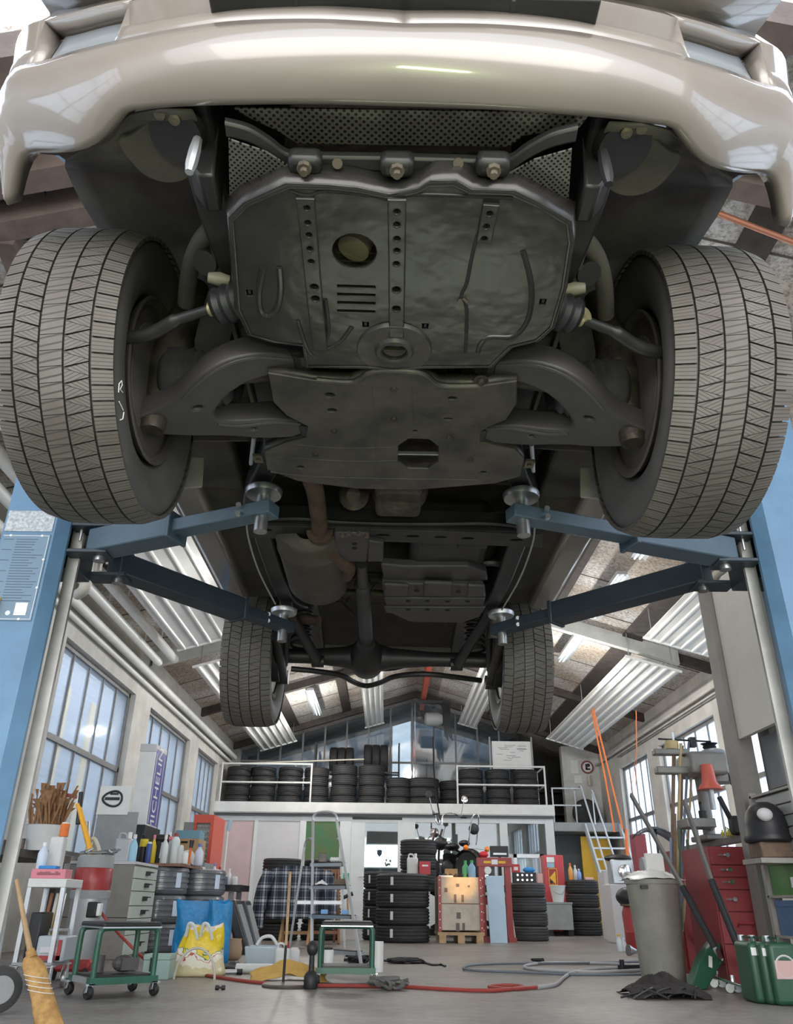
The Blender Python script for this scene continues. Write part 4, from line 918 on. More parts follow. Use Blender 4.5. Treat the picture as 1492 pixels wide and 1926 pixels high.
# ================================================================ two-post lift
M_lift = mat('lift_blue', (0.11, 0.22, 0.36), 0.42, 0.0, var=0.22, vscale=5, bump=0.04)
M_liftd = mat('arm_blue', (0.028, 0.042, 0.056), 0.45, 0.1, var=0.25, vscale=7)
M_liftl = mat('arm_blue_lit', (0.075, 0.115, 0.155), 0.42, 0.1, var=0.2, vscale=7)  # arm paint lightened for the lit front arms, light put into the colour
M_guide = mat('guide_steel', (0.46, 0.45, 0.43), 0.4, 0.4, var=0.3, vscale=5)
XC = 0.087; YF = 2.65; LH = 3.05
def lift(s, label):
    X = lambda x: XC+s*(x)                     # x = distance from the lift's middle line
    t = thing('lift_column', label, 'car lift', (X(1.42), 2.85, 0), group='columns of the two-post lift')
    sec = [(1.54, YF), (1.346, YF), (1.311, YF+0.045), (1.311, YF+0.06), (1.335, YF+0.085), (1.345, YF+0.08), (1.325, YF+0.055), (1.35, YF+0.012), (1.528, YF+0.012), (1.528, YF+0.388), (1.49, YF+0.388), (1.47, YF+0.36), (1.47, YF+0.31), (1.458, YF+0.31), (1.458, YF+0.365), (1.485, YF+0.40), (1.54, YF+0.40)]
    MB().prism([(X(x), y, 0.02) for x, y in sec], (0, 0, LH)).build('column', M_lift, t)
    MB().b2(X(1.27), X(1.55), YF-0.08, YF+0.48, 0, 0.02).build('base_plate', M_lift, t)
    MB().b2(X(1.283), X(1.327), YF+0.115, YF+0.13, 0.02, LH-0.1).build('guide_strip', M_guide, t)
    MB().b2(X(1.52), X(1.34), YF+0.05, YF+0.10, LH, LH+0.06).build('top_cover', M_alu, t)
    MB().b2(X(1.30), X(1.44), YF+0.145, YF+0.30, 1.63, 2.1).build('carriage', M_liftd, t, bevel=0.006)
    cr = [o for o in kids(t) if o.name.startswith('carriage')][0]
    for y in (YF+0.10, YF+0.33):
        for z in (1.665, 1.775): MB().b2(X(1.16), X(1.32), y-0.05, y+0.05, z-0.008, z+0.008).build('pivot_plate', M_liftd, cr, bevel=0.004)
        MB().cyl((X(1.20), y, 1.64), (X(1.20), y, 1.81), 0.022).build('pivot_pin', M_steel, cr, smooth=True)
    MB().tube([(X(1.285), YF+0.09, 1.82), (X(1.285), YF+0.09, 1.72)], 0.006, 8).build('pull_rod', M_alu, cr)
    # arms: outer box, telescoping inner box, pad
    for k, (y0, tip, lift_) in enumerate(((YF+0.10, Vector((s*0.46+0.005, 2.455, 0)), 0), (YF+0.33, Vector((s*0.545+0.015, 3.72, 0)), 1))):
        p = Vector((X(1.20), y0, 1.715)); q = Vector((tip.x, tip.y, 1.715)); d = (q-p).normalized(); Lg = (q-p).length
        f = 0.50 if k == 0 else 0.70
        MB().bar(p-d*0.03, p+d*Lg*f, 0.10, 0.095).build('arm', M_liftl if k == 0 else M_liftd, t, bevel=0.006)
        a_ = kids(t)[-1]
        MB().bar(p+d*Lg*(f-0.02), p+d*Lg*f, 0.112, 0.108).build('collar', M_liftl if k == 0 else M_liftd, a_, bevel=0.004)
        MB().bar(p+d*Lg*f*0.9, q+d*0.05, 0.07, 0.05).build('extension', M_liftl if k == 0 else M_liftd, t, bevel=0.004)
        ex = kids(t)[-1]
        z1 = 1.795
        MB().cyl((q.x, q.y, 1.635), (q.x, q.y, z1-0.02), 0.024, n=18).build('pad_stem', M_steel, ex, smooth=True)
        MB().lathe([(0.01, -0.022), (0.062, -0.016), (0.066, -0.004), (0.066, 0.004), (0.055, 0.012), (0.01, 0.012)], (q.x, q.y, z1), (0, 0, 1), 28).build('pad', M_steel if k == 0 else M_alu, ex, smooth=True, angle=40)
        for e in (-0.03, 0.035): MB().cyl(q-d*0.09+Vector((0, -0.04, e*0.5)), q-d*0.09+Vector((0, -0.055, e*0.5)), 0.010, n=8).build('bolt', M_alu, ex)
    return t
lt = lift(-1, 'left blue lift column with the instruction plate and its grey blue arms')
rt = lift(1, 'right blue lift column with plain face and its grey blue arms')
# instruction plate, sticker and isolator switch on the left column
M_plate = mat('instruction_plate', (0.14, 0.22, 0.31), 0.35, var=0.08)
M_plateed = mat('plate_border', (0.60, 0.66, 0.70), 0.4)
xa, xb, za, zb = -1.445, -1.268, 1.365, 1.702
yp = YF
pl_ = MB().b2(xa, xb, yp-0.004, yp+0.001, za, zb).build('instruction_plate', M_plate, lt, bevel=0.002)
mb = MB()
for (a, b_, c, d_) in ((xa+.004, xb-.004, zb-.007, zb-.005), (xa+.004, xb-.004, za+.005, za+.007), (xb-.006, xb-.004, za+.006, zb-.006)): mb.b2(a, b_, yp-0.005, yp-0.0035, c, d_)
mb.build('plate_border', M_plateed, pl_)
mb = MB(); rnd = random.Random(5)
for i in range(24):
    z = zb-0.022-i*0.0105
    mb.b2(xa+0.055, xb-0.012-rnd.random()*0.05, yp-0.0048, yp-0.0038, z, z+0.0022)
    if i % 4 == 0: mb.b2(xa+0.008, xa+0.045, yp-0.0048, yp-0.0038, z, z+0.002)
mb.build('plate_text_lines', mat('plate_ink', (0.05, 0.08, 0.12), 0.5), pl_)
mb = MB()
for x, z in ((xa+.03, zb-.006), (xb-.03, zb-.006), (xb-.006, 1.60), (xb-.006, 1.49), (xb-.045, za+.006), (xa+.005, 1.60)): mb.lathe([(0.005, 0), (0.004, 0.003)], (x, yp-0.004, z), (0, -1, 0), 10)
mb.build('rivet', M_wplastic, pl_)
MB().b2(-1.335, -1.292, yp-0.006, yp-0.003, 1.385, 1.432).build('sticker', M_paper, pl_)
M_speck = mat('speckled_label', (0.50, 0.54, 0.58), 0.5, col2=(0.24, 0.27, 0.30), vscale=90)
MB().b2(xa, xb, yp-0.003, yp+0.001, 1.715, 1.80).build('worn_label', M_speck, lt)
MB().b2(-1.455, -1.392, yp-0.035, yp-0.002, 1.378, 1.452).build('isolator_switch', mat('switch_yellow', (0.85, 0.55, 0.03), 0.4), lt, bevel=0.006)
sw_ = kids(lt)[-1]
MB().lathe([(0.022, 0), (0.022, 0.02), (0.012, 0.03)], (-1.43, yp-0.035, 1.415), (0, -1, 0), 16).box((-1.43, yp-0.06, 1.415), (0.012, 0.02, 0.04)).build('knob', M_red, sw_)
MB().cyl((-1.356, yp-0.006, 1.393), (-1.356, yp-0.003, 1.393), 0.009).build('round_mark', M_plateed, pl_)
# ================================================================ roof fittings
def dep(p): return (Vector(p)-CO).dot(CF)
def mpp(p): return dep(p)/FP                   # metres per pixel of the photograph at a point
def fl(px, py): return at(px, py, Z=0)
def one(mb, name, m_, label, cat, group=None, **k): return tag(mb.build(name, m_, None, **k), label, cat, group)
def radiator(x0, x1, y0, y1, n, label, off=0.36):
    t = thing('ceiling_radiator', label, 'radiator', ((x0+x1)/2, (y0+y1)/2, zc((x0+x1)/2)-off), group='white radiant panels under the roof')
    z = lambda x: zc(x)-off-0.12
    MB().prism([(x0, y0, z(x0)), (x1, y0, z(x1)), (x1, y0, z(x1)+0.012), (x0, y0, z(x0)+0.012)], (0, y1-y0, 0)).build('panel', M_panelw, t)
    for i in range(n):
        x = x0+(x1-x0)*(i+0.5)/n
        MB().tube([(x, y0, z(x)-0.008), (x, y1, z(x)-0.008)], 0.024, 8).build('pipe', M_panelw, t, smooth=True)
    for y in (y0, y1):
        MB().bar((x0-0.02, y, z(x0)-0.01), (x1+0.02, y, z(x1)-0.01), 0.035, 0.035).build('header_pipe', M_panelw, t)
    for y in (y0+0.12, (y0+y1)/2, y1-0.12):
        for x in (x0+0.08, x1-0.08): MB().cyl((x, y, z(x)), (x, y, zc(x)-0.03), 0.008, n=6).build('hanger_rod', M_steel, t)
    return t
radiator(-3.24, -2.10, 4.3, 11.68, 6, 'white ribbed radiant panel above the left lift column, nearest on the left side')
radiator(-3.22, -2.34, 12.65, 20.45, 6, 'white ribbed radiant panel behind the rear left car tyre')
radiator(3.92, 4.86, 5.6, 11.5, 6, 'white ribbed radiant panel beside the cream board at the right')
radiator(3.92, 4.78, 12.5, 19.6, 6, 'white ribbed radiant panel with orange straps hanging in front of it')
radiator(-0.60, -0.12, 13.2, 21.3, 4, 'narrow white radiant panel left of the orange hoist beam')
radiator(1.86, 2.32, 13.2, 20.9, 4, 'narrow white radiant panel right of the orange hoist beam')
# pipes along the eaves
def pipe(pts, r, m_, label, name='heating_pipe', cat='pipe', rods=0):
    mb = MB().tube(pts, r, 14)
    if rods:
        a, c = Vector(pts[0]), Vector(pts[-1]); n = 6
        for i in range(n):
            p = a.lerp(c, (i+0.5)/n); e = Vector((p.x, p.y, zc(p.x)-0.002)) if rods == 1 else Vector((XL if rods < 0 else XR, p.y, p.z)); mb.cyl(p, e, 0.01, n=6)
    return one(mb, name, m_, label, cat, smooth=True, angle=50)
pipe([(-3.52, 2.0, 4.05), (-3.52, 12.55, 4.05)], 0.068, M_panelw, rods=1, label= 'thick pale duct pipe under the left eaves, the one farther from the wall')
pipe([(-3.74, 2.0, 3.97), (-3.74, 12.45, 3.97)], 0.062, M_panelw, rods=1, label= 'thick pale duct pipe under the left eaves, the one nearer the wall')
pipe([(-3.90, 1.0, 3.80), (-3.90, 20.6, 3.80)], 0.062, M_white, rods=-1, label='long pale pipe running the whole left wall above the windows')
pipe([(-3.93, 1.0, 3.64), (-3.93, 20.6, 3.64)], 0.035, M_white, rods=-1, label='thin pale pipe just above the left window heads')
q = [at(165, 1075, Y=5.9), at(158, 1112, Y=5.9), at(150, 1118, Y=6.05)]
p0 = at(168, 1045, Y=5.9)
pipe(spline([p0+Vector((0.18, 0.1, 0.06)), p0+Vector((0.02, 0, 0.03)), p0, at(164, 1080, Y=5.9), at(158, 1108, Y=5.92), at(146, 1118, Y=6.1)], 5), 0.045, M_cream, 'cream elbow pipe dropping from the near left radiant panel beside the lift column', 'pipe_elbow', rods=1)
pipe([(5.42, 6, 3.78), (5.42, 21, 3.78)], 0.03, M_plaster, rods=2, label='grey conduit along the right wall above the windows', name='conduit')
pipe([(5.44, 6, 3.66), (5.44, 19, 3.66)], 0.016, M_steel, rods=2, label='thin cable conduit below the grey conduit on the right wall', name='conduit')
q = [at(1372, 409, Y=4.05), at(1430, 432, Y=4.1), at(1500, 458, Y=4.15)]
M_copper = mat('copper', (0.55, 0.24, 0.15), 0.45, 0.5, var=0.15)
pipe([q[0]+(q[0]-q[2])*0.6, q[0], q[2], q[2]+(q[2]-q[0])*1.2], 0.022, M_copper, 'copper pipe across the roof boards at the upper right', 'copper_pipe')
# fluorescent fittings
M_tube = mat('lamp_tube', (0.9, 0.95, 0.95), 0.3, emit=(0.92, 1.0, 0.98), estr=0.35)
def lamp(x, y0, y1, label, off=0.22):
    t = thing('ceiling_light', label, 'lamp', (x, (y0+y1)/2, zc(x)-off), group='fluorescent fittings under the roof')
    z = zc(x)-off
    MB().b2(x-0.075, x+0.075, y0, y1, z, z+0.05).build('housing', M_alu, t)
    for s in (-1, 1):
        MB().prism([(x+s*0.075, y0, z), (x+s*0.115, y0, z-0.05), (x+s*0.112, y0, z-0.052), (x+s*0.07, y0, z)], (0, y1-y0, 0)).build('reflector', M_alu, t)
        MB().tube([(x+s*0.035, y0+0.03, z-0.03), (x+s*0.035, y1-0.03, z-0.03)], 0.014, 8).build('tube', M_tube, t, smooth=True)
    for y in (y0+0.1, y1-0.1): MB().cyl((x, y, z+0.04), (x, y, zc(x)+0.0), 0.006, n=6).build('hanger', M_steel, t)
lamp(-1.72, 17.0, 19.4, 'silver fluorescent fitting hanging right of the rear left car tyre, the farther one')
lamp(-1.66, 12.6, 14.6, 'silver fluorescent fitting left of the rear axle, the nearer one')
lamp(3.26, 12.9, 14.4, 'silver fluorescent fitting just right of the rear right car tyre')
lamp(3.26, 10.1, 11.9, 'silver fluorescent fitting in the middle of the right row, above the white roof beam')
lamp(3.28, 8.0, 9.5, 'silver fluorescent fitting of the right row seen just under the front right tyre')
# hoist on its orange runway beam
M_obeam = mat('beam_orange', (0.50, 0.09, 0.04), 0.55, var=0.2)
t = thing('hoist', 'electric chain hoist hanging from an orange runway beam under the ridge', 'hoist', (0.9, 20.3, 5.1))
mb = MB().b2(0.86, 0.98, 14.0, 21.6, 5.28, 5.295).b2(0.915, 0.925, 14.0, 21.6, 5.295, 5.46).b2(0.86, 0.98, 14.0, 21.6, 5.46, 5.475); mb.build('runway_beam', M_obeam, t)
c = at(820, 1353, Y=20.4)
MB().b2(c.x-0.45, c.x+0.2, 20.3, 20.45, 5.18, 5.27).build('trolley', M_dark, t, bevel=0.01)
MB().lathe([(0.10, -0.24), (0.17, -0.2), (0.18, 0.1), (0.12, 0.22)], c+Vector((-0.05, 0, 0)), (1, 0, 0), 20).build('motor', M_grey, t, smooth=True, angle=40)
for i in range(6):
    x = c.x+0.18+0.035*i; MB().tube(spline([(x, 20.35, 5.2), (x+0.02, 20.33, 4.7), (x+0.05, 20.36, 4.35-0.05*(i % 3)), (x+0.03, 20.4, 4.7), (x-0.02, 20.4, 5.15)], 4), 0.012, 5).build('chain_loop', M_dark, t)
p0 = at(815, 1385, Y=20.3); p1 = at(829, 1540, Y=15.6)
one(MB().tube(spline([p0, at(816, 1440, Y=20.0), at(820, 1490, Y=18.5), at(829, 1545, Y=17.6)], 6), 0.016, 6), 'hanging_cable', M_black, 'black cable hanging from the hoist down in front of the gallery', 'cable', smooth=True)
# orange straps and cords
t1 = [at(1111, 1322, Y=16.2), at(1126, 1400, Y=16.2), at(1140, 1470, Y=16.2), at(1156, 1565, Y=16.2)]
t2 = [at(1113, 1322, Y=16.0), at(1133, 1400, Y=16.0), at(1150, 1470, Y=16.0), at(1172, 1560, Y=16.0)]
for q, lab in ((t1, 'narrow orange strap hanging in front of the lime-washed wall, left one'), (t2, 'narrow orange strap hanging beside the stair, right one')):
    sp = spline(q, 4); mb = MB().grid([[p+Vector((-0.017, 0, 0)), p+Vector((0.017, 0.0, 0))] for p in sp]); one(mb, 'lashing_strap', M_orange, lab, 'strap', 'orange straps', solid=0.006)
q = [at(1178, 1560, Y=15.9), at(1180, 1600, Y=15.9), at(1181, 1640, Y=15.9)]
one(MB().tube(q, [0.025, 0.035, 0.012], 8), 'ratchet_buckle', M_orange, 'orange ratchet bundle hung beside the stair at the end of the strap', 'buckle', smooth=True)
q = [at(1197, 1337, Y=13.5), at(1198, 1412, Y=13.5)]
one(MB().tube(q, 0.008, 6).tube([q[1], at(1186, 1492, Y=13.5)], 0.004, 5).tube([q[1], at(1196, 1490, Y=13.5)], 0.004, 5), 'orange_cord', M_orange, 'thin orange cord hanging before the far right window', 'cord')
# ================================================================ tyres, one shared shape per kind
def tyre_mesh(name, r, h, m_=M_rubber, hole=0.62, grooves=4, n=44):
    ri = r*hole; e = h*0.5
    prof = [(ri, -e*0.78), (ri+0.02, -e*0.9), (r*0.86, -e), (r*0.95, -e*0.92), (r*0.985, -e*0.78)]
    for g in range(grooves):
        z = -e*0.6+1.2*e*g/(grooves-1); d = 0.012
        prof += [(r, z-0.012), (r-d, z-0.006), (r-d, z+0.006), (r, z+0.012)]
    prof += [(r*0.985, e*0.78), (r*0.95, e*0.92), (r*0.86, e), (ri+0.02, e*0.9), (ri, e*0.78), (ri+0.03, 0)]
    o = MB().lathe(prof, (0, 0, 0), (0, 0, 1), n, closed=True).build(name, m_, None, smooth=True, angle=35)
    return o
T_proto = {}
def tyre(kind, loc, label, group, rot=(0, 0, 0), name='car_tyre'):
    if kind not in T_proto:
        r, h, m_ = KINDS[kind]; o = tyre_mesh(name, r, h, m_); T_proto[kind] = o
    else:
        o = T_proto[kind].copy(); C.objects.link(o)
    o.location = loc; o.rotation_euler = rot
    return tag(o, label, 'tyre', group)
M_rubw = mat('wrapped_rubber', (0.17, 0.18, 0.20), 0.3, var=0.35, vscale=20, coat=0.5)
M_rub2 = mat('grey_rubber', (0.065, 0.064, 0.064), 0.6, var=0.25, vscale=14)
KINDS = {'g': (0.318, 0.238, M_rubber), 'g2': (0.30, 0.222, M_rubber), 'b': (0.40, 0.225, M_rubber), 's': (0.31, 0.205, M_rub2), 'w': (0.315, 0.28, M_rubw), 'u': (0.37, 0.21, M_rubber), 'm': (0.33, 0.2, M_rubber)}
rnd = random.Random(11)
def stack(kind, x, y, z, n, where, group):
    h = KINDS[kind][1]
    for i in range(n):
        nm = 'topmost' if i == n-1 else ORD[i]
        tyre(kind, (x+rnd.uniform(-.012, .012), y+rnd.uniform(-.012, .012), z+h*(i+0.5)), 'black tyre, %s of %s' % (nm, where), group, rot=(0, 0, rnd.uniform(0, 6)))
MZ = 2.561
gs = [(446, 'g2', 4), (494, 'g2', 4), (544, 'g2', 4), (594, 'g2', 4), (646, 'g', 4), (699, 'g', 4), (750, 'g2', 3)]
for i, (px, kd, n) in enumerate(gs):
    p = at(px, 1500, Y=19.85); r_ = KINDS[kd][0]
    stack(kd, p.x, 19.85, MZ, n, 'the %s stack from the left on the gallery' % NTH[i], 'tyres stacked on the gallery')
for i, (px, kd, n) in enumerate(((795, 'b', 3), (850, 'g2', 3))):
    p = at(px, 1500, Y=20.0+0.25*i); stack(kd, p.x, 19.95+0.3*i, MZ, n, 'the %s low stack in the railing gap on the gallery' % ('wider' if i == 0 else 'narrower'), 'tyres stacked on the gallery')
for i, (px, kd, n) in enumerate(((886, 'g2', 4), (938, 'g2', 4), (990, 'g2', 4))):
    p = at(px, 1500, Y=19.85); stack(kd, p.x, 19.85, MZ, n, 'the %s stack behind the right gallery railing' % ('left', 'middle', 'right')[i], 'tyres stacked on the gallery')
# upright tyres on a rack behind the stacks
t = thing('tyre_rack', 'dark steel rack behind the gallery stacks carrying upright tyres', 'rack', (-0.9, 21.3, MZ))
for z in (3.55,): 
    for y in (21.1, 21.5): MB().bar((-1.9, y, z), (0.3, y, z), 0.04, 0.04).build('beam', M_dark, t)
for x in (-1.9, 0.3):
    for y in (21.1, 21.5): MB().bar((x, y, MZ), (x, y, 4.3), 0.04, 0.04).build('post', M_dark, t)
for i in range(3): tyre('u', (-0.52+0.215*i, 21.3, 3.55+0.37), 'large black tyre standing upright on the rack under the ridge, %s of three' % ('left', 'middle', 'right')[i], 'upright tyres on the rack', rot=(0, PI/2, 0))
for i in range(3): tyre('m', (-1.42+0.21*i, 21.3, 3.55+0.33), 'smaller black tyre standing upright on the rack left of the large ones, %s of three' % ('left', 'middle', 'right')[i], 'upright tyres on the rack', rot=(0, PI/2, 0))
# white sheet on the railing, notices, sign
p = at(925, 1394, Y=20.35); q = at(1001, 1447, Y=20.35)
t = one(MB().b2(p.x, q.x, 20.34, 20.36, q.z, p.z), 'wall_sheet', M_paper, 'large white drawing sheet standing behind the right gallery stacks', 'poster')
mb = MB(); rn = random.Random(2)
for i in range(16):
    x = rn.uniform(p.x+.1, q.x-.3); z = rn.uniform(q.z+.15, p.z-.1); mb.b2(x, x+rn.uniform(.08, .3), 20.335, 20.338, z, z+0.012)
mb.build('drawing_lines', M_grey, t)
for x_ in (p.x-0.08, q.x): MB().b2(x_, x_+0.04, 20.3, 20.34, MZ, p.z+0.1).build('stand', M_grey, t)
for (a, c, lab) in (((1072, 1430), (1089, 1455), 'white notice pinned at the upper left of the lime-washed wall'), ((1080, 1458), (1096, 1473), 'small white notice below the larger one on the lime-washed wall')):
    p = at(*a, Y=20.985); q = at(*c, Y=20.985); one(MB().b2(p.x, q.x, 20.985, 20.999, q.z, p.z), 'notice', M_paper, lab, 'sign', 'notices on the lime-washed wall')
p = at(1105, 1443, Y=20.97); t = one(MB().cyl(p, p+Vector((0, 0.025, 0)), 0.165, n=32), 'round_sign', M_paper, 'round prohibition sign with dark red ring on the lime-washed wall', 'sign')
MB().lathe([(0.125, 0), (0.165, 0), (0.165, 0.006), (0.125, 0.006)], p+Vector((0, -0.004, 0)), (0, -1, 0), 32, closed=True).build('ring', mat('sign_red', (0.22, 0.05, 0.05), 0.5), t)
MB().b2(p.x-0.05, p.x+0.0, p.y-0.008, p.y-0.002, p.z-0.07, p.z+0.08).b2(p.x-0.05, p.x+0.07, p.y-0.008, p.y-0.002, p.z-0.07, p.z-0.03).ball((p.x+0.03, p.y-0.003, p.z+0.05), (0.045, 0.006, 0.045)).build('pictogram', M_black, t)
p = at(1109, 1468, Y=20.94); one(MB().lathe([(0.05, -0.13), (0.055, 0), (0.05, 0.13)], p, (0, 0, 1), 14), 'wall_dispenser', M_cream, 'cream dispenser on the lime-washed wall below the round sign', 'dispenser', smooth=True)
# spare wheel on the ledge, crate of plates beside
t = thing('spare_wheel', 'spare wheel with steel rim leaning on the ledge beside the stair', 'wheel', (5.0, 20.7, 2.24))
c = at(1103, 1532, Y=20.6); c.z = 2.24+0.33
MB().lathe([(0.21, -0.09), (0.28, -0.1), (0.325, -0.07), (0.33, 0), (0.325, 0.07), (0.28, 0.1), (0.21, 0.09)], c, (0, -1, 0.08), 36).build('rubber_ring', M_rubber, t, smooth=True, angle=40)
MB().lathe([(0.03, 0.04), (0.1, 0.05), (0.16, 0.03), (0.205, 0.07), (0.215, 0.09), (0.21, 0.1), (0.2, -0.05), (0.03, -0.02)], c, (0, -1, 0.08), 28, closed=True).build('rim', mat('steel_rim', (0.15, 0.16, 0.17), 0.45, 0.6), t, smooth=True, angle=40)
one(MB().b2(5.05, 5.42, 20.75, 20.95, 2.25, 2.6), 'grey_board', M_grey, 'grey board standing on the ledge right of the spare wheel', 'board', bevel=0.005)
# yellow door panel and tools under the ledge
one(MB().b2(4.60, 5.3, 19.9, 19.96, 0.0, 1.98), 'yellow_sheet', M_yellow, 'tall yellow panel standing behind the stair', 'panel', bevel=0.004)
# ================================================================ around the office front
p = at(685, 1589, Y=20.1); q = at(748, 1631, Y=20.1)
M_screen = mat('screen_white', (0.9, 0.93, 1), 0.3, emit=(0.93, 0.97, 1.0), estr=1.0)
t = thing('monitor', 'bright white computer screen behind the glass of the office door', 'monitor', ((p.x+q.x)/2, 20.1, 0.78))
MB().b2(p.x-0.03, q.x+0.03, 20.10, 20.14, q.z-0.03, p.z+0.03).build('case', M_wplastic, t, bevel=0.006)
MB().b2(p.x, q.x, 20.09, 20.10, q.z, p.z).build('screen', M_screen, t)
c = at(714, 1605, Y=20.08)
MB().prism([c+Vector((x*0.06, 0, z*0.08)) for x, z in ((-1, .8), (0, 1), (1, .8), (.9, -.2), (0, -1), (-.9, -.2))], (0, 0.006, 0)).build('emblem', mat('emblem_ink', (0.03, 0.06, 0.12), 0.5), t)
mb = MB(); rn = random.Random(4)
c2 = at(730, 1624, Y=20.08)
for i in range(9): mb.ball((c2.x+rn.uniform(-.07, .07), 20.085, c2.z+rn.uniform(-.05, .08)), (0.018, 0.004, 0.03), 8, 5)
mb.build('screen_figure', M_grey, t)
MB().b2((p.x+q.x)/2-0.03, (p.x+q.x)/2+0.03, 20.11, 20.14, 0.78, q.z).b2((p.x+q.x)/2-0.12, (p.x+q.x)/2+0.12, 20.05, 20.25, 0.765, 0.78).build('stand', M_grey, t)
t = thing('office_desk', 'white desk inside the office under the screen', 'desk', (-0.2, 20.3, 0)); MB().b2(-0.75, 0.5, 20.0, 20.7, 0.73, 0.765).build('desktop', M_white, t)
for x in (-0.72, 0.47):
    for y in (20.03, 20.65): MB().b2(x-0.02, x+0.02, y-0.02, y+0.02, 0, 0.73).build('leg', M_grey, t)
def wbox(a, c, y, d, m_, name, label, cat, group=None, bevel=0.004, **k):   # a box from its face's two corners in the photo
    p = at(*a, Y=y); q = at(*c, Y=y); z0 = k.get('z0', q.z)
    return one(MB().b2(p.x, q.x, y, y+d, z0, p.z), name, m_, label, cat, group, bevel=bevel)
wbox((646, 1642), (656, 1665), 19.33, 0.05, mat('dispenser_green', (0.06, 0.35, 0.22), 0.5), 'wall_box', 'small green box on the frame left of the office door', 'box')
# ---- near stack of big tyres with paper labels, a second one half behind it
P = fl(757, 1776); P.y = 12.9
px_l = []
def labelled(kind, c, i, where, group, ang):
    h = KINDS[kind][1]; t = thing('car_tyre', 'new labelled black tyre, %s of %s' % ('topmost' if i == 3 else ORD[i], where), 'tyre', (c.x, c.y, h*i), group=group)
    if kind+'L' not in T_proto:
        T_proto[kind+'L'] = tyre_mesh('casing', KINDS[kind][0], h); o = T_proto[kind+'L']
    else: o = T_proto[kind+'L'].copy(); C.objects.link(o)
    o.parent = t; o.location = (0, 0, h/2)
    r = KINDS[kind][0]+0.002; rows = []
    for k in range(5):
        a = ang-0.055+0.11*k/4; rows.append([(r*math.cos(a), r*math.sin(a), h*0.30), (r*math.cos(a), r*math.sin(a), h*0.78)])
    MB().grid(rows).build('paper_label', M_paper, t, world=False, solid=0.002)
cc = at(757, 1770, Y=12.95)
for i in range(4): labelled('b', Vector((cc.x, 12.95, 0)), i, 'the wide stack left of the red framed crate', 'tyres left of the crate', -PI/2-0.42)
cc = at(722, 1770, Y=13.75)
for i in range(4): labelled('g', Vector((cc.x-0.02, 13.72, 0)), i, 'the stack half hidden behind the wide stack', 'tyres left of the crate', -PI/2-0.75)
# workbench behind with three more tyres
t = thing('work_table', 'low dark table behind the wide tyre stack', 'table', (0.5, 15.0, 0)); MB().b2(-0.2, 2.3, 14.6, 15.6, 0.74, 0.80).build('tabletop', M_dark, t)
for x in (-0.15, 2.25):
    for y in (14.65, 15.55): MB().b2(x-0.03, x+0.03, y-0.03, y+0.03, 0, 0.74).build('leg', M_dark, t)
cc = at(788, 1640, Y=14.95)
stack('g', cc.x, 14.98, 0.801, 3, 'the stack on the low table behind the crate', 'tyres on the low table')
# ---- wooden crate with red steel corners on a pallet
p = at(826, 1648, Y=12.75); q = at(908, 1758, Y=12.75)
x0, x1, z1 = p.x, q.x, p.z; z0 = 0.145; y0, y1 = 12.75, 13.55
M_osb = mat('pale_board', (0.60, 0.52, 0.42), 0.45, var=0.25, vscale=5, bump=0.05)
t = thing('crate', 'pale wooden crate with red steel corner frame on a pallet', 'crate', ((x0+x1)/2, 13.1, 0))
MB().b2(x0+0.02, x1-0.02, y0+0.01, y1, z0+0.02, z1-0.01).build('board', M_osb, t)
bd = kids(t)[-1]
MB().b2(x0+0.03, x1-0.03, y0+0.004, y0+0.012, (z0+z1)/2-0.004, (z0+z1)/2+0.006).build('joint', M_brownwood, bd)
mb = MB()
for (a, c) in (((858, 1662), (864, 1668)), ((854, 1682), (859, 1698)), ((868, 1683), (873, 1697)), ((859, 1716), (867, 1728)), ((858, 1736), (865, 1752)), ((870, 1736), (875, 1750)), ((880, 1665), (884, 1669)), ((836, 1670), (842, 1678))):
    pp = at(*a, Y=y0+0.006); qq = at(*c, Y=y0+0.006); MB().b2(pp.x, qq.x, y0+0.005, y0+0.012, qq.z, pp.z).build('stencil_mark', mat('stencil_grey', (0.16, 0.13, 0.12), 0.6), bd)
for x in (x0-0.02, x1-0.03): MB().b2(x, x+0.05, y0-0.01, y0+0.03, z0, z1).build('corner_post', M_red, t)
for x in (x0-0.02, x1-0.03): MB().b2(x, x+0.05, y1-0.02, y1+0.03, z0, z1).build('corner_post', M_red, t)
MB().b2(x0-0.02, x0+0.012, y0, y1, z0, z1).build('side_board', mat('stained_board', (0.22, 0.15, 0.10), 0.7, var=0.4), t)
mb = MB()
for i in range(7):
    for x in (x0+0.005, x1-0.005): MB().lathe([(0.010, 0), (0.008, 0.006)], (x, y0-0.01, z0+0.05+i*(z1-z0-0.1)/6), (0, -1, 0), 8).build('bolt', M_wplastic, t)
mb = MB()
for x in (x0-0.01, (x0+x1)/2-0.05, x1-0.09): mb.b2(x, x+0.1, y0-0.02, y1+0.02, 0.0, 0.10)
mb.b2(x0-0.03, x1+0.03, y0-0.02, y1+0.03, 0.10, 0.14); mb.build('pallet', M_wood, t)
ct = z1-0.01
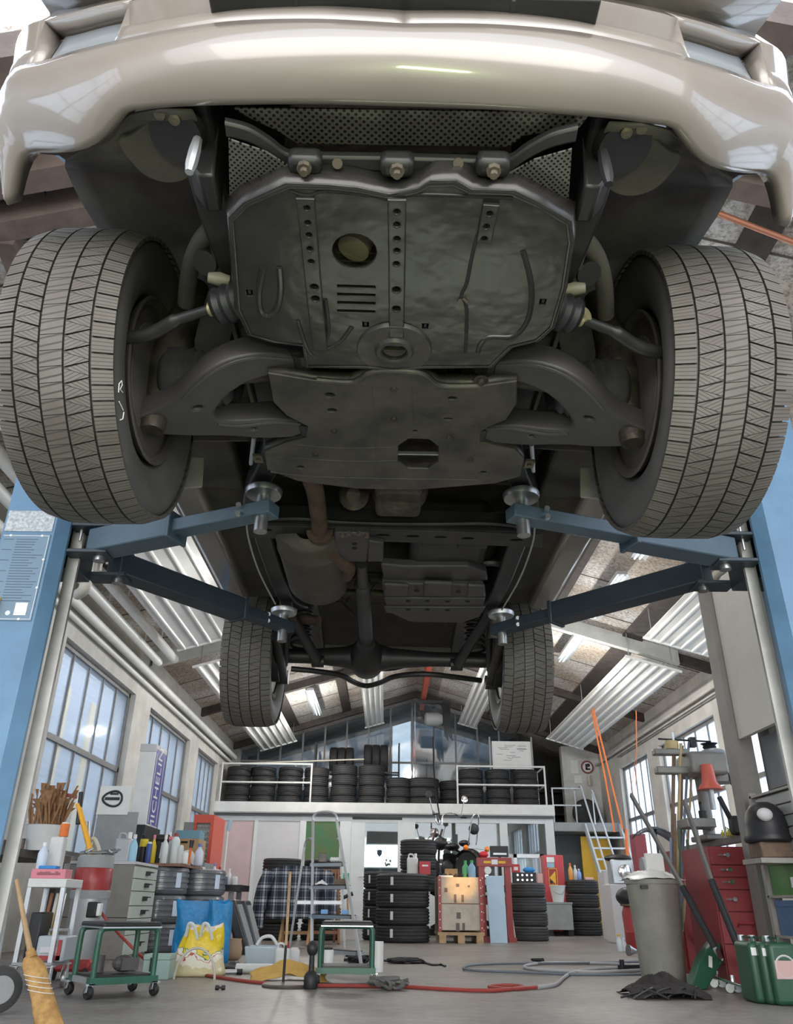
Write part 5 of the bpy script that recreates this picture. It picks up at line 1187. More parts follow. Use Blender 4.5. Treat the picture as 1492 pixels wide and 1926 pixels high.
def canister(px, py, y, w, h, m_, label, cap=M_wplastic, name='canister', d=0.10, zb=None):
    p = at(px, py, Y=y); 
    if zb is not None: p.z = zb
    t = thing(name, label, 'canister', (p.x, y, p.z))
    MB().b2(p.x-w/2, p.x+w/2, y-d/2, y+d/2, p.z, p.z+h*0.8).build('body', m_, t, bevel=min(w, d)*0.22, seg=3)
    MB().tube(spline([(p.x-w*0.35, y, p.z+h*0.75), (p.x-w*0.3, y, p.z+h*0.95), (p.x+w*0.05, y, p.z+h*0.93), (p.x+w*0.12, y, p.z+h*0.75)], 4), w*0.07, 6).build('handle', m_, t, smooth=True)
    MB().cyl((p.x+w*0.28, y, p.z+h*0.74), (p.x+w*0.28, y, p.z+h), w*0.13, n=12).build('cap', cap, t)
    return t
def bottle(px, py, y, r, h, m_, label, capm=M_wplastic, zb=None, neck=0.35, cat='bottle', name='bottle', x=None):
    p = at(px, py, Y=y)
    if x is not None: p.x = x
    if zb is not None: p.z = zb
    t = thing(name, label, cat, (p.x, y, p.z))
    b = h*(1-neck)
    MB().lathe([(r*0.9, 0), (r, h*0.03), (r, b*0.9), (r*0.85, b), (r*0.38, b+h*neck*0.45), (r*0.36, h*0.86)], (p.x, y, p.z), (0, 0, 1), 16).build('body', m_, t, smooth=True, angle=50)
    MB().lathe([(r*0.45, h*0.85), (r*0.45, h*0.985), (r*0.3, h)], (p.x, y, p.z), (0, 0, 1), 14).build('cap', capm, t, smooth=True, angle=40)
    return t
def can(px, py, y, r, h, m_, label, capm=None, zb=None, name='can', cat='can'):
    p = at(px, py, Y=y)
    if zb is not None: p.z = zb
    t = thing(name, label, cat, (p.x, y, p.z))
    MB().lathe([(r*0.96, 0), (r, h*0.03), (r, h*0.86), (r*0.9, h*0.9)], (p.x, y, p.z), (0, 0, 1), 18).build('body', m_, t, smooth=True, angle=40)
    MB().lathe([(r*0.8, h*0.88), (r*0.8, h*0.98), (r*0.5, h)], (p.x, y, p.z), (0, 0, 1), 16).build('cap', capm or M_wplastic, t, smooth=True, angle=40)
    return t
M_milky = mat('milky_plastic', (0.70, 0.72, 0.70), 0.35, var=0.08)
canister(776, 1642, 13.2, 0.17, 0.30, M_milky, 'milky white canister on top of the wide tyre stack', zb=0.901)
wbox((789, 1620), (810, 1632), 13.05, 0.12, mat('box_red', (0.55, 0.05, 0.06), 0.5), 'red_box', 'red tool box with white lettering on the tyre stack edge beside the crate', 'box', z0=0.901)
tbx = bpy.data.objects['red_box']; pp = at(800, 1628, Y=13.045); MB().b2(pp.x-0.045, pp.x+0.045, 13.044, 13.05, pp.z-0.012, pp.z+0.012).build('lettering', M_wplastic, tbx)
def topbox(px0, px1, h, y, d, m_, name, label, cat='box', zb=None, bevel=0.004):
    a = at(px0, 1640, Y=y); c = at(px1, 1640, Y=y); z = ct if zb is None else zb
    return one(MB().b2(a.x, c.x, y, y+d, z+0.001, z+h), name, m_, label, cat, bevel=bevel)
topbox(838, 861, 0.13, 13.2, 0.2, M_card, 'cardboard_box', 'small open cardboard box on the back of the crate')
topbox(826, 852, 0.025, 12.85, 0.2, M_paper, 'paper_pad', 'flat white pad lying on the front edge of the crate', 'pad')
topbox(805+8, 824, 0.10, 13.0, 0.15, M_card, 'carton', 'small carton at the left end of the crate top', 'box', zb=0.901) if False else None
mb = MB(); rn = random.Random(9)
for i in range(10): mb.ball((rn.uniform(x0+.1, x1-.12), rn.uniform(13.0, 13.3), ct+0.03), (0.035, 0.035, 0.03), 8, 5)
one(mb, 'rag_heap', mat('dark_rag', (0.09, 0.07, 0.07), 0.9, var=0.5, vscale=20), 'crumpled dark rags on the crate top', 'rag', smooth=True)
bottle(876, 1643, 13.05, 0.05, 0.24, mat('cleaner_green', (0.10, 0.42, 0.20), 0.35), 'green capped cleaner bottle at the right end of the crate, left of the blue one', mat('cap_green', (0.05, 0.4, 0.12), 0.4), zb=ct+0.001)
bottle(888, 1643, 12.95, 0.055, 0.24, mat('cleaner_blue', (0.25, 0.42, 0.60), 0.35), 'pale blue detergent bottle with green cap on the crate', mat('cap_green', (0.05, 0.4, 0.12), 0.4), zb=ct+0.001)
# ---- red workshop press
pa = at(905, 1613, Y=13.45); pb = at(953, 1613, Y=13.45); zt = pa.z
t = thing('workshop_press', 'red workshop press with white gauge behind the leaning blue panel', 'press', ((pa.x+pb.x)/2, 13.45, 0))
for x in (pa.x, pb.x): MB().b2(x-0.045, x+0.045, 13.40, 13.50, 0.06, zt-0.1).build('upright', M_red, t)
MB().b2(pa.x-0.07, pb.x+0.07, 13.38, 13.52, zt-0.13, zt).build('top_beam', M_red, t, bevel=0.005)
tb = kids(t)[-1]
MB().b2((pa.x+pb.x)/2-0.05, (pa.x+pb.x)/2+0.05, 13.372, 13.38, zt-0.10, zt-0.03).build('badge', M_wplastic, tb); MB().b2(pa.x+0.03, (pa.x+pb.x)/2-0.06, 13.372, 13.38, zt-0.085, zt-0.05).b2((pa.x+pb.x)/2+0.06, pb.x-0.03, 13.372, 13.38, zt-0.085, zt-0.05).build('stripe', M_yellow, tb)
c = at(918, 1637, Y=13.38); MB().cyl(c, c+Vector((0, 0.04, 0)), 0.055, n=24).build('gauge', M_wplastic, t)
MB().cyl(((pa.x+pb.x)/2+0.02, 13.45, zt-0.4), ((pa.x+pb.x)/2+0.02, 13.45, zt-0.13), 0.05, n=16).build('ram', M_steel, t, smooth=True)
for x in (pa.x, pb.x): MB().b2(x-0.06, x+0.06, 13.2, 13.7, 0, 0.06).build('foot', M_red, t)
MB().b2(pa.x, pb.x, 13.42, 13.48, 0.5, 0.6).build('bed', M_red, t)
mb = MB()
for i in range(7):
    MB().lathe([(0.012, 0), (0.01, 0.006)], (pa.x, 13.40, 0.15+0.12*i), (0, -1, 0), 8).build('bolt', M_wplastic, t)
# leaning light blue panel
a = at(914, 1648, Y=13.3); b_ = at(947, 1648, Y=13.3); c = at(959, 1773, Y=12.75); d = at(926, 1773, Y=12.75); c.z = d.z = 0.0; c.y = d.y = 12.95
M_lblue = mat('pale_blue_sheet', (0.42, 0.56, 0.68), 0.35, var=0.06)
one(MB().prism([a, b_, c, d], (0.0, 0.03, 0.008)), 'metal_sheet', M_lblue, 'pale blue metal panel leaning upright right of the crate', 'panel', bevel=0.004)
# black carrier with a silver bar hung behind the press, orange reflector post
wbox((922, 1591), (957, 1612), 14.2, 0.06, M_black, 'black_case', 'black case with a silver bar above the red press', 'case'); o = bpy.data.objects['black_case']
p = at(928, 1604, Y=14.19); q = at(953, 1608, Y=14.19); MB().b2(p.x, q.x, 14.185, 14.2, q.z, p.z).build('bar', M_alu, o)
z_ = at(940, 1612, Y=14.2).z; MB().b2((p.x+q.x)/2-0.02, (p.x+q.x)/2+0.02, 14.21, 14.25, 0.0, z_).build('stand', M_dark, o)
# ---- right tyre stack and what stands on it
cc = at(996, 1765, Y=13.95)
stack('s', cc.x, 13.97, 0, 4, 'the stack right of the pale blue panel', 'tyres right of the blue panel')
st = 0.821
a = at(966, 1660, Y=13.8); c = at(1009, 1660, Y=13.8)
t = thing('socket_rack', 'dark box with two rows of silver sockets on the right tyre stack', 'tool box', ((a.x+c.x)/2, 13.85, st))
MB().b2(a.x, c.x, 13.78, 13.9, st, st+0.15).build('body', M_black, t, bevel=0.004)
mb = MB()
for i in range(4):
    for j in range(2): mb.cyl((a.x+0.07+i*0.075, 13.782, st+0.04+0.07*j), (a.x+0.07+i*0.075, 13.772, st+0.04+0.07*j), 0.016, n=10)
mb.build('socket', M_chrome, t)
a = at(964, 1640, Y=13.82); c = at(978, 1640, Y=13.82); t = one(MB().b2(a.x, c.x, 13.8, 13.9, st+0.151, st+0.27), 'red_carton', mat('box_red', (0.55, 0.05, 0.06), 0.5), 'small red carton with white square standing on the socket rack', 'box')
MB().b2(a.x+0.025, c.x-0.03, 13.797, 13.8, st+0.18, st+0.23).build('square_mark', M_wplastic, t)
a = at(985, 1640, Y=13.86); mb = MB().ball((a.x+0.09, 13.86, st+0.19), (0.10, 0.03, 0.045), 14, 8); one(mb, 'cloth', M_blue, 'blue cloth bundle on the socket rack', 'cloth', smooth=True)
a = at(1015, 1660, Y=14.0); one(MB().b2(a.x-0.04, a.x+0.05, 13.95, 14.05, st+0.001, st+0.14), 'carton', mat('carton_pink', (0.75, 0.45, 0.42), 0.6), 'white and pink carton at the right end on the tyre stack', 'box', bevel=0.004)
# thin pole leaning between panel and stack
p = at(957, 1680, Y=13.6); q = at(964, 1740, Y=13.55); one(MB().tube([p, (q.x+0.03, 13.5, 0.0)], 0.012, 8), 'thin_rod', M_cream, 'thin pale rod leaning between the blue panel and the tyre stack', 'rod')
# glass fronted cabinet, red machine with hazard label, bucket, steel chest
p = at(966, 1606, Y=17.2); q = at(1022, 1606, Y=17.2)
t = thing('display_cabinet', 'grey cabinet with a glass front behind the right tyre stack', 'cabinet', ((p.x+q.x)/2, 17.4, 0))
MB().b2(p.x-0.12, q.x, 17.25, 17.6, 0, p.z).build('body', M_lgrey, t)
MB().b2(p.x, p.x+0.07, 17.22, 17.25, 0.6, p.z).b2(q.x-0.07, q.x, 17.22, 17.25, 0.6, p.z).b2(p.x, q.x, 17.22, 17.25, p.z-0.07, p.z).b2(p.x, q.x, 17.22, 17.25, 0.55, 0.62).build('frame', M_alu, t)
MB().b2(p.x+0.07, q.x-0.07, 17.235, 17.24, 0.62, p.z-0.07).build('pane', M_glassO, t)
p = at(1022, 1608, Y=16.9); q = at(1059, 1608, Y=16.9)
t = thing('red_machine', 'tall red machine with a yellow hazard label', 'machine', ((p.x+q.x)/2, 17, 0))
MB().b2(p.x, q.x, 16.9, 17.5, 0.05, p.z).build('body', mat('machine_red', (0.55, 0.06, 0.07), 0.4), t, bevel=0.012)
MB().b2(p.x+0.04, q.x-0.04, 16.95, 17.4, 0, 0.05).build('foot', M_black, t)
u = at(1028, 1612, Y=16.89); v = at(1043, 1622, Y=16.89); MB().b2(u.x, v.x, 16.885, 16.9, v.z, u.z).build('label', M_paper, t)
u = at(1029, 1623, Y=16.89); v = at(1043, 1632, Y=16.89); MB().b2(u.x, v.x, 16.885, 16.9, v.z, u.z).build('label', mat('label_blue', (0.3, 0.5, 0.6), 0.5), t)
u = at(1031, 1633, Y=16.89); v = at(1050, 1665, Y=16.89); MB().b2(u.x, v.x, 16.886, 16.9, v.z, u.z).build('hazard_label', M_red, t); hz = kids(t)[-1]
mb = MB().b2(u.x, v.x, 16.882, 16.886, u.z-0.012, u.z).b2(u.x, v.x, 16.882, 16.886, v.z, v.z+0.012).b2(u.x, u.x+0.012, 16.882, 16.886, v.z, u.z).b2(v.x-0.012, v.x, 16.882, 16.886, v.z, u.z)
cx, cz = (u.x+v.x)/2, u.z-0.17
mb.prism([(cx-0.07, 16.882, cz), (cx+0.05, 16.882, cz+0.12), (cx+0.05, 16.882, cz-0.12)], (0, 0.004, 0)); mb.build('warning_arrow', M_yellow, hz)
MB().ball((u.x+0.05, 16.883, v.z+0.06), (0.03, 0.004, 0.03), 12, 6).build('warning_dot', M_black, hz)
p = at(1028, 1700, Y=16.2); q = at(1076, 1700, Y=16.2)
t = thing('steel_chest', 'low grey steel chest on feet beside the far right tyre stack', 'chest', ((p.x+q.x)/2, 16.5, 0))
MB().b2(p.x-0.1, q.x, 16.2, 16.75, 0.1, p.z).build('body', M_grey, t, bevel=0.006); MB().b2(p.x-0.11, q.x+0.01, 16.19, 16.76, p.z, p.z+0.03).build('lid', M_grey, t)
for x in (p.x, q.x-0.1): MB().b2(x, x+0.1, 16.22, 16.7, 0, 0.1).build('foot', M_dark, t)
c = at(1051, 1700, Y=16.4); t = thing('bucket', 'white plastic bucket on the low steel chest', 'bucket', (c.x, 16.4, p.z+0.03))
MB().lathe([(0.10, 0), (0.145, 0.27), (0.155, 0.27), (0.155, 0.285), (0.14, 0.285), (0.095, 0.012)], (c.x, 16.4, p.z+0.031), (0, 0, 1), 24).build('pail', M_milky, t, smooth=True, angle=40)
MB().tube(spline([(c.x-0.15, 16.4, p.z+0.3), (c.x-0.08, 16.30, p.z+0.2), (c.x+0.06, 16.28, p.z+0.17), (c.x+0.15, 16.4, p.z+0.3)], 5), 0.005, 6).build('handle', M_steel, t)
cc = at(1103, 1750, Y=16.8); stack('g', cc.x, 16.85, 0, 4, 'the far right stack below the ledge', 'tyres below the ledge')
ts = 4*KINDS['g'][1]+0.001
mo = mat('cleaner_orange', (0.75, 0.33, 0.08), 0.35); mbl = mat('cleaner_sky', (0.25, 0.38, 0.75), 0.35)
for px, y, r, h, m_, lab in ((1075, 16.75, .045, .30, mo, 'orange spray bottle on the far right tyre stack, leftmost'), (1084, 16.9, .04, .27, M_milky, 'milky spray bottle on the far right tyre stack'), (1091, 16.75, .04, .2, mbl, 'blue bottle on the far right tyre stack')):
    bottle(px, 1660, y, r, h, m_, lab, M_orange if m_ is mo else M_wplastic, zb=ts)
c = at(1108, 1656, Y=16.8); one(MB().b2(c.x-0.08, c.x+0.08, 16.75, 16.85, ts, ts+0.05), 'cloth_pack', mat('carton_pink', (0.75, 0.45, 0.42), 0.6), 'small pink pack on the far right tyre stack', 'pack', bevel=0.01)
# ---- motorcycle on a lifting bench
BZ = 0.78
t = thing('lift_bench', 'dark motorcycle lifting bench behind the crate', 'bench', (1.1, 15.5, 0))
MB().b2(0.62, 2.35, 15.7, 17.0, BZ-0.06, BZ).build('deck', M_dark, t); MB().b2(0.8, 2.2, 15.9, 16.9, 0, 0.1).build('base', M_dark, t)
MB().bar((0.85, 16.3, 0.1), (2.1, 16.3, BZ-0.06), 0.06, 0.08).bar((2.1, 16.4, 0.1), (0.85, 16.4, BZ-0.06), 0.06, 0.08).build('scissor', M_dark, t)
mx_, my_ = 1.62, 15.85
bk = thing('motorcycle', 'black cruiser motorcycle with chrome handlebar and sissy bar on the lifting bench', 'motorcycle', (1.5, 16.2, BZ))
F = Vector((at(803, 1600, Y=16.7).x, 16.75, BZ+0.31)); Rr = Vector((at(882, 1600, Y=15.9).x, 15.95, BZ+0.31)); dv = (F-Rr).normalized(); sd = dv.cross(Vector((0, 0, 1)))
def bw(c, r, w):
    q = thing  # placeholder to keep the name local
    m1 = MB().lathe([(r-0.08, -w*0.8), (r-0.03, -w), (r, -w*0.5), (r, w*0.5), (r-0.03, w), (r-0.08, w*0.8)], c, sd, 32).build('rubber_ring', M_rubber, bk, smooth=True, angle=40)
    m2 = MB().lathe([(r-0.10, -w*0.6), (r-0.075, -w*0.8), (r-0.075, w*0.8), (r-0.10, w*0.6)], c, sd, 32, closed=True); m2.cyl(c-sd*0.06, c+sd*0.06, 0.04)
    for k in range(12):
        a = 2*PI*k/12; u = (dv*math.cos(a)+Vector((0, 0, 1))*math.sin(a)); m2.cyl(c+sd*0.03*(1 if k % 2 else -1), c+u*(r-0.09), 0.005, n=5)
    m2.build('spoked_rim', M_chrome, bk, smooth=True, angle=40)
bw(F, 0.31, 0.05); bw(Rr, 0.31, 0.075)
up = Vector((0, 0, 1)); mid = Rr.lerp(F, 0.45)
head = F-dv*0.35+up*0.62
MB().tube([head, mid+up*0.42, Rr+up*0.25+dv*0.1], 0.022, 8).tube([head-up*0.05, mid+dv*0.3-up*0.05, mid-up*0.12, Rr], 0.022, 8).build('frame', M_black, bk, smooth=True)
for s in (-1, 1): MB().tube([F+sd*0.09*s, head+sd*0.09*s+up*0.12], 0.022, 8).build('fork_leg', M_chrome, bk, smooth=True)
mb = MB().ball(mid+up*0.02, (0.17, 0.17, 0.17), 14, 10)
for k in range(7): mb.lathe([(0.08, -0.006), (0.085, 0.006)], mid+up*(0.12+0.025*k)+dv*0.06, (dv*0.3+up), 16).lathe([(0.08, -0.006), (0.085, 0.006)], mid+up*(0.12+0.025*k)-dv*0.08, (up-dv*0.3), 16)
mb.build('engine', M_dark, bk, smooth=True, angle=40)
MB().ball(mid+dv*0.22+up*0.47, (0.13, 0.22, 0.12), 18, 12).build('fuel_tank', M_black, bk, smooth=True)
MB().ball(Rr+dv*0.42+up*0.40, (0.15, 0.25, 0.07), 16, 10).ball(Rr+dv*0.10+up*0.45, (0.11, 0.16, 0.06), 14, 8).build('seat', M_black, bk, smooth=True)
rows = []
for k in range(13):
    a = PI*0.05+PI*0.75*k/12; c = Rr-dv*math.cos(a)*0.36+up*math.sin(a)*0.36
    rows.append([c+sd*x-(up*math.sin(a)-dv*math.cos(a))*0.03*(abs(x)/0.1)**2 for x in (-0.1, -0.05, 0, 0.05, 0.1)])
MB().grid(rows).build('rear_fender', M_black, bk, smooth=True, solid=0.006)
c = Rr-dv*0.37+up*0.24
MB().ball(c, (0.085, 0.06, 0.06), 14, 10).build('tail_lamp', mat('lamp_red', (0.6, 0.02, 0.03), 0.2), bk, smooth=True); MB().b2(c.x-0.1, c.x+0.1, c.y-0.03, c.y-0.01, c.z-0.22, c.z-0.08).build('number_plate_holder', M_steel, bk)
mo2 = mat('indicator_orange', (0.9, 0.25, 0.03), 0.25)
for s in (-1, 1):
    q = Rr-dv*0.2+up*0.35+sd*0.30*s; MB().ball(q, 0.05, 12, 8).build('indicator', mo2, bk, smooth=True); MB().cyl(Rr-dv*0.2+up*0.35, q, 0.012).build('indicator_stalk', M_chrome, bk)
s0 = Rr+up*0.42-dv*0.1; MB().tube(spline([s0-sd*0.11, s0-sd*0.11+up*0.2-dv*0.04, s0-sd*0.09+up*0.47-dv*0.1, s0+up*0.53-dv*0.11, s0+sd*0.09+up*0.47-dv*0.1, s0+sd*0.11+up*0.2-dv*0.04, s0+sd*0.11], 5), 0.014, 8).build('sissy_bar', M_chrome, bk, smooth=True)
MB().ball(s0+up*0.27-dv*0.05, (0.10, 0.04, 0.10), 12, 8).build('back_pad', M_black, bk, smooth=True)
hb = head+up*0.22; MB().tube(spline([hb-sd*0.42-dv*0.24+up*0.12, hb-sd*0.3-dv*0.12+up*0.2, hb-sd*0.12+up*0.16, hb-sd*0.06, hb+sd*0.06, hb+sd*0.12+up*0.16, hb+sd*0.3-dv*0.12+up*0.2, hb+sd*0.42-dv*0.24+up*0.12], 5), 0.014, 8).build('handlebar', M_chrome, bk, smooth=True)
for s in (-1, 1):
    g = hb+sd*0.40*s-dv*0.22+up*0.13; MB().tube([g, g+sd*0.02*s-dv*0.14-up*0.01], 0.022, 10).build('grip', M_black, bk, smooth=True)
    m0 = g+up*0.35+sd*0.12*s; MB().tube([g, g+up*0.15+sd*0.05*s, m0], 0.009, 6).build('mirror_stem', M_chrome, bk, smooth=True)
    MB().lathe([(0.02, -0.02), (0.065, -0.006), (0.068, 0.006), (0.06, 0.01)], m0, (0.2*s, -1, 0.1), 20).build('mirror', M_chrome if s > 0 else M_black, bk, smooth=True)
MB().lathe([(0.02, -0.1), (0.08, -0.04), (0.09, 0.05)], head+dv*0.12+up*0.05, dv, 18).build('headlamp', M_chrome, bk, smooth=True)
MB().lathe([(0.05, -0.02), (0.055, 0.02)], hb+up*0.05+dv*0.03, (-dv+up*0.7), 16).build('speedometer', M_chrome, bk, smooth=True)
for s in (0.13, 0.17): MB().tube(spline([mid+sd*0.1, mid+sd*s-up*0.1, mid-dv*0.3+sd*s-up*0.17, Rr-dv*0.3+sd*s-up*0.12], 4), 0.035, 10).build('exhaust_pipe', M_chrome, bk, smooth=True)
# ================================================================ left side of the hall
def noise_grid(c, wx, wy, h, n, seed, peak=1.0, rot=0.0):
    rn = random.Random(seed); rows = []; ph = [(rn.uniform(4, 14), rn.uniform(4, 14), rn.uniform(0, 6)) for _ in range(6)]
    for i in range(n+1):
        r = []
        for j in range(n+1):
            u = -1+2*i/n; v = -1+2*j/n; d = max(0, 1-(u*u+v*v)**0.5*0.8)
            e = sum(math.sin(a*u+b_*v+p) for a, b_, p in ph)/6
            x = u*wx/2*(1+0.1*e); y = v*wy/2*(1-0.1*e); z = 0.006+h*(d**peak)*(0.75+0.5*e)
            r.append((c[0]+x*math.cos(rot)-y*math.sin(rot), c[1]+x*math.sin(rot)+y*math.cos(rot), c[2]+max(z, 0.004)))
        rows.append(r)
    return MB().grid(rows)
def bag(c, w, d, h, seed, rz=0.0, taper=0.85, lean=0.0, n=28, m=14, amp=0.10):
    rn = random.Random(seed); ph = [(rn.randint(2, 7), rn.uniform(3, 9), rn.uniform(0, 6)) for _ in range(6)]; rows = []
    for i in range(m+1):
        t = i/m; r = []
        for j in range(n):
            a = 2*PI*j/n; ca, sa = math.cos(a), math.sin(a)
            se = lambda q: math.copysign(abs(q)**0.6, q)
            e = sum(math.sin(k*a+f*t+p) for k, f, p in ph)/6*amp*(0.5+t)
            s = (1-(1-taper)*t)*(1+e); s *= 0.9 if i == 0 else 1
            x = se(ca)*w/2*s; y = se(sa)*d/2*s*(1-0.35*t)
            z = h*t*(1+0.25*e*t)
            r.append((c[0]+x*math.cos(rz)-y*math.sin(rz)+lean*t, c[1]+x*math.sin(rz)+y*math.cos(rz), c[2]+z+0.002))
        rows.append(r)
    mb = MB().grid(rows, True); mb.f.append(tuple(range(n))); return mb
# ---- straw broom leaning on the left lift column
M_straw = mat('broom_straw', (0.58, 0.34, 0.12), 0.8, col2=(0.36, 0.19, 0.06), vscale=25, bump=0.3, bscale=80)
b0 = at(97, 1905, Y=4.08); b0.z = 0.0
hd = at(57, 1790, Y=4.16); tp = at(31, 1655, Y=4.22)
t = thing('straw_broom', 'straw broom with pale wooden handle leaning by the left lift column', 'broom', b0)
MB().tube([tp, hd], [0.0095, 0.0135], 10).build('handle', M_wood, t, smooth=True)
dv_ = (b0-hd); rows = []; sw_ = Vector((1, 0.2, 0)).normalized()
for k, (w_, dd) in ((0.0, (0.016, 0.016)), (0.06, (0.02, 0.02)), (0.10, (0.036, 0.026)), (0.20, (0.050, 0.030)), (0.32, (0.050, 0.030)), (0.45, (0.048, 0.03)), (0.65, (0.050, 0.034)), (0.85, (0.055, 0.036)), (1.0, (0.060, 0.038))):
    c = hd+dv_*k; r = []
    for j in range(26):
        a = 2*PI*j/26; e = 1+0.06*math.sin(7*a+k*9)+0.04*math.sin(13*a)
        r.append(c+sw_*math.cos(a)*w_*e+Vector((0, 1, 0))*math.sin(a)*dd*e)
    rows.append(r)
mb = MB().grid(rows, True); mb.f.append(tuple(range(len(mb.v)-26, len(mb.v)))); mb.build('bristles', M_straw, t, smooth=True, angle=60); br = kids(t)[-1]
for k in (0.35, 0.42, 0.49, 0.56):
    c = hd+dv_*k; pts = [c+sw_*math.cos(2*PI*j/20)*0.052+Vector((0, 1, 0))*math.sin(2*PI*j/20)*0.035+dv_*0.03*math.cos(2*PI*j/20) for j in range(20)]
    MB().tube(pts, 0.0016, 5, closed=True).build('binding_wire', M_paper, br)
MB().tube([hd-dv_*0.02+sw_*0.0, hd+dv_*0.10], [0.019, 0.026], 12).build('collar_wrap', M_straw, br, smooth=True)
# ---- dark wheel of a trolley at the picture's left edge
c = at(-4, 1880, Y=4.4); t = thing('sack_barrow', 'grey sack barrow with a dark wheel cut by the left picture edge', 'barrow', (c.x, 4.4, 0))
MB().lathe([(0.03, -0.03), (0.075, -0.034), (0.095, -0.03), (0.10, 0.0), (0.095, 0.03), (0.075, 0.034), (0.03, 0.03)], (c.x, 4.4, 0.101), (0.5, -1, 0), 28).build('wheel', M_rubber, t, smooth=True, angle=40)
MB().lathe([(0.01, -0.035), (0.055, -0.035), (0.06, 0.035), (0.01, 0.035)], (c.x, 4.4, 0.101), (0.5, -1, 0), 24).build('hub', M_grey, t)
MB().tube([(c.x-0.35, 4.6, 0.101), (c.x, 4.4, 0.101)], 0.012, 8).tube([(c.x-0.08, 4.5, 0.1), (c.x-0.2, 4.7, 0.8)], 0.014, 8).tube([(c.x-0.35, 4.6, 0.1), (c.x-0.46, 4.8, 0.8)], 0.014, 8).build('frame', M_grey, t)
# ---- tool trolley on castors
def castor(x, y, parent, r=0.045, m_=None, z0=0.13):
    MB().lathe([(r*0.4, -0.014), (r*0.9, -0.014), (r, -0.008), (r, 0.008), (r*0.9, 0.014), (r*0.4, 0.014)], (x, y, r), (1, 0.3, 0), 18).build('castor_wheel', m_ or M_black, parent, smooth=True, angle=40)
    w = kids(parent)[-1]
    MB().bar((x-0.019, y, r), (x-0.012, y+0.01, z0), 0.004, 0.03, up=(0, 1, 0)).bar((x+0.019, y, r), (x+0.012, y+0.01, z0), 0.004, 0.03, up=(0, 1, 0)).box((x, y+0.01, z0), (0.05, 0.05, 0.008)).build('fork', M_alu, w)
p = at(54, 1652, Y=5.45); q = at(126, 1652, Y=5.45); zt = p.z; x0, x1 = p.x, q.x; y0, y1 = 5.45, 5.75
t = thing('tool_trolley', 'grey tool trolley with white top tray standing left of the silver vacuum', 'trolley', ((x0+x1)/2, 5.65, 0))
MB().b2(x0, x1, y0, y1, zt-0.05, zt).build('top_tray', M_white, t, bevel=0.004)
for x in (x0+0.015, x1-0.015):
    for y in (y0+0.015, y1-0.015): MB().b2(x-0.013, x+0.013, y-0.013, y+0.013, 0.13, zt-0.05).build('post', M_alu, t); castor(x, y, t, 0.05, M_alu)
MB().b2(x0, x1, y0, y1, 0.13, 0.15).build('lower_shelf', M_grey, t)
wbox((60, 1634), (122, 1650), 5.5, 0.12, mat('pink_carton', (0.72, 0.25, 0.30), 0.6, var=0.1), 'pink_carton', 'flat pink carton lying on the white trolley top', 'box', z0=zt+0.001)
o = bpy.data.objects['pink_carton']; u = at(70, 1638, Y=5.495); v = at(112, 1646, Y=5.495)
mb = MB(); rn = random.Random(3)
for i in range(9): x = u.x+(v.x-u.x)*i/9; mb.b2(x, x+0.018, 5.497, 5.5, v.z, v.z+0.012+0.012*rn.random())
mb.build('print', mat('print_grey', (0.35, 0.12, 0.14), 0.6), o)
zb = at(62, 1634, Y=5.5).z
c = at(92, 1631, Y=5.56); one(MB().b2(c.x-0.05, c.x+0.06, 5.52, 5.6, zb+0.001, zb+0.02), 'sponge', M_blue, 'blue sponge lying on the pink carton', 'sponge', bevel=0.003)
bottle(76, 1634, 5.56, 0.032, 0.16, mat('tube_white_blue', (0.62, 0.70, 0.82), 0.4), 'white and blue tube standing on the pink carton', zb=zb+0.001)
one(MB().b2(x0+0.005, x0+0.095, 5.66, 5.74, zt+0.001, zt+0.26), 'machine_case', M_white, 'white machine case at the back left of the trolley top', 'case', bevel=0.01)
can(746+FP*((Vector((x0+0.05, 5.7, zt+0.27))-CO).dot(CR))/((Vector((x0+0.05, 5.7, zt+0.27))-CO).dot(CF)), 1605, 5.70, 0.03, 0.09, M_orange, 'small orange tub on the white machine case', zb=zt+0.262, name='tub', cat='tub')
# things inside the trolley
p = at(72, 1760, Y=5.5); q = at(112, 1838, Y=5.5)
t2 = thing('tool_case', 'grey and red power tool case on the lower trolley shelf', 'case', ((p.x+q.x)/2, 5.6, 0.151)); 
MB().b2(p.x, q.x, 5.5, 5.70, 0.151, p.z).build('shell', mat('case_grey', (0.42, 0.47, 0.50), 0.4), t2, bevel=0.012)
MB().b2(p.x+0.03, q.x-0.03, 5.49, 5.5, 0.2, p.z-0.06).build('lid_panel', M_lgrey, t2); MB().b2(p.x+0.03, q.x-0.02, 5.485, 5.5, 0.16, 0.185).b2(q.x-0.04, q.x-0.02, 5.485, 5.5, 0.16, 0.27).build('red_trim', M_red, t2)
MB().tube([((p.x+q.x)/2-0.06, 5.6, p.z), ((p.x+q.x)/2-0.06, 5.6, p.z+0.03), ((p.x+q.x)/2+0.06, 5.6, p.z+0.03), ((p.x+q.x)/2+0.06, 5.6, p.z)], 0.009, 8).build('handle', M_grey, t2)
p = at(40, 1765, Y=5.5); one(MB().b2(x0+0.03, at(70, 1765, Y=5.5).x, 5.52, 5.70, 0.151, 0.42), 'black_case', M_black, 'black case with red edge standing left in the trolley', 'case', bevel=0.01)
for i, (px, m_) in enumerate(((84, M_brownwood), (95, M_white), (103, M_yellow), (110, M_steel))):
    c = at(px, 1720, Y=5.71); one(MB().tube([(c.x, 5.72, 0.152), (c.x+0.02, 5.72, zt-0.08)], 0.012, 8), 'bar_stock', m_, ('brown', 'white', 'yellow', 'steel')[i]+' bar standing upright at the back of the trolley', 'bar')
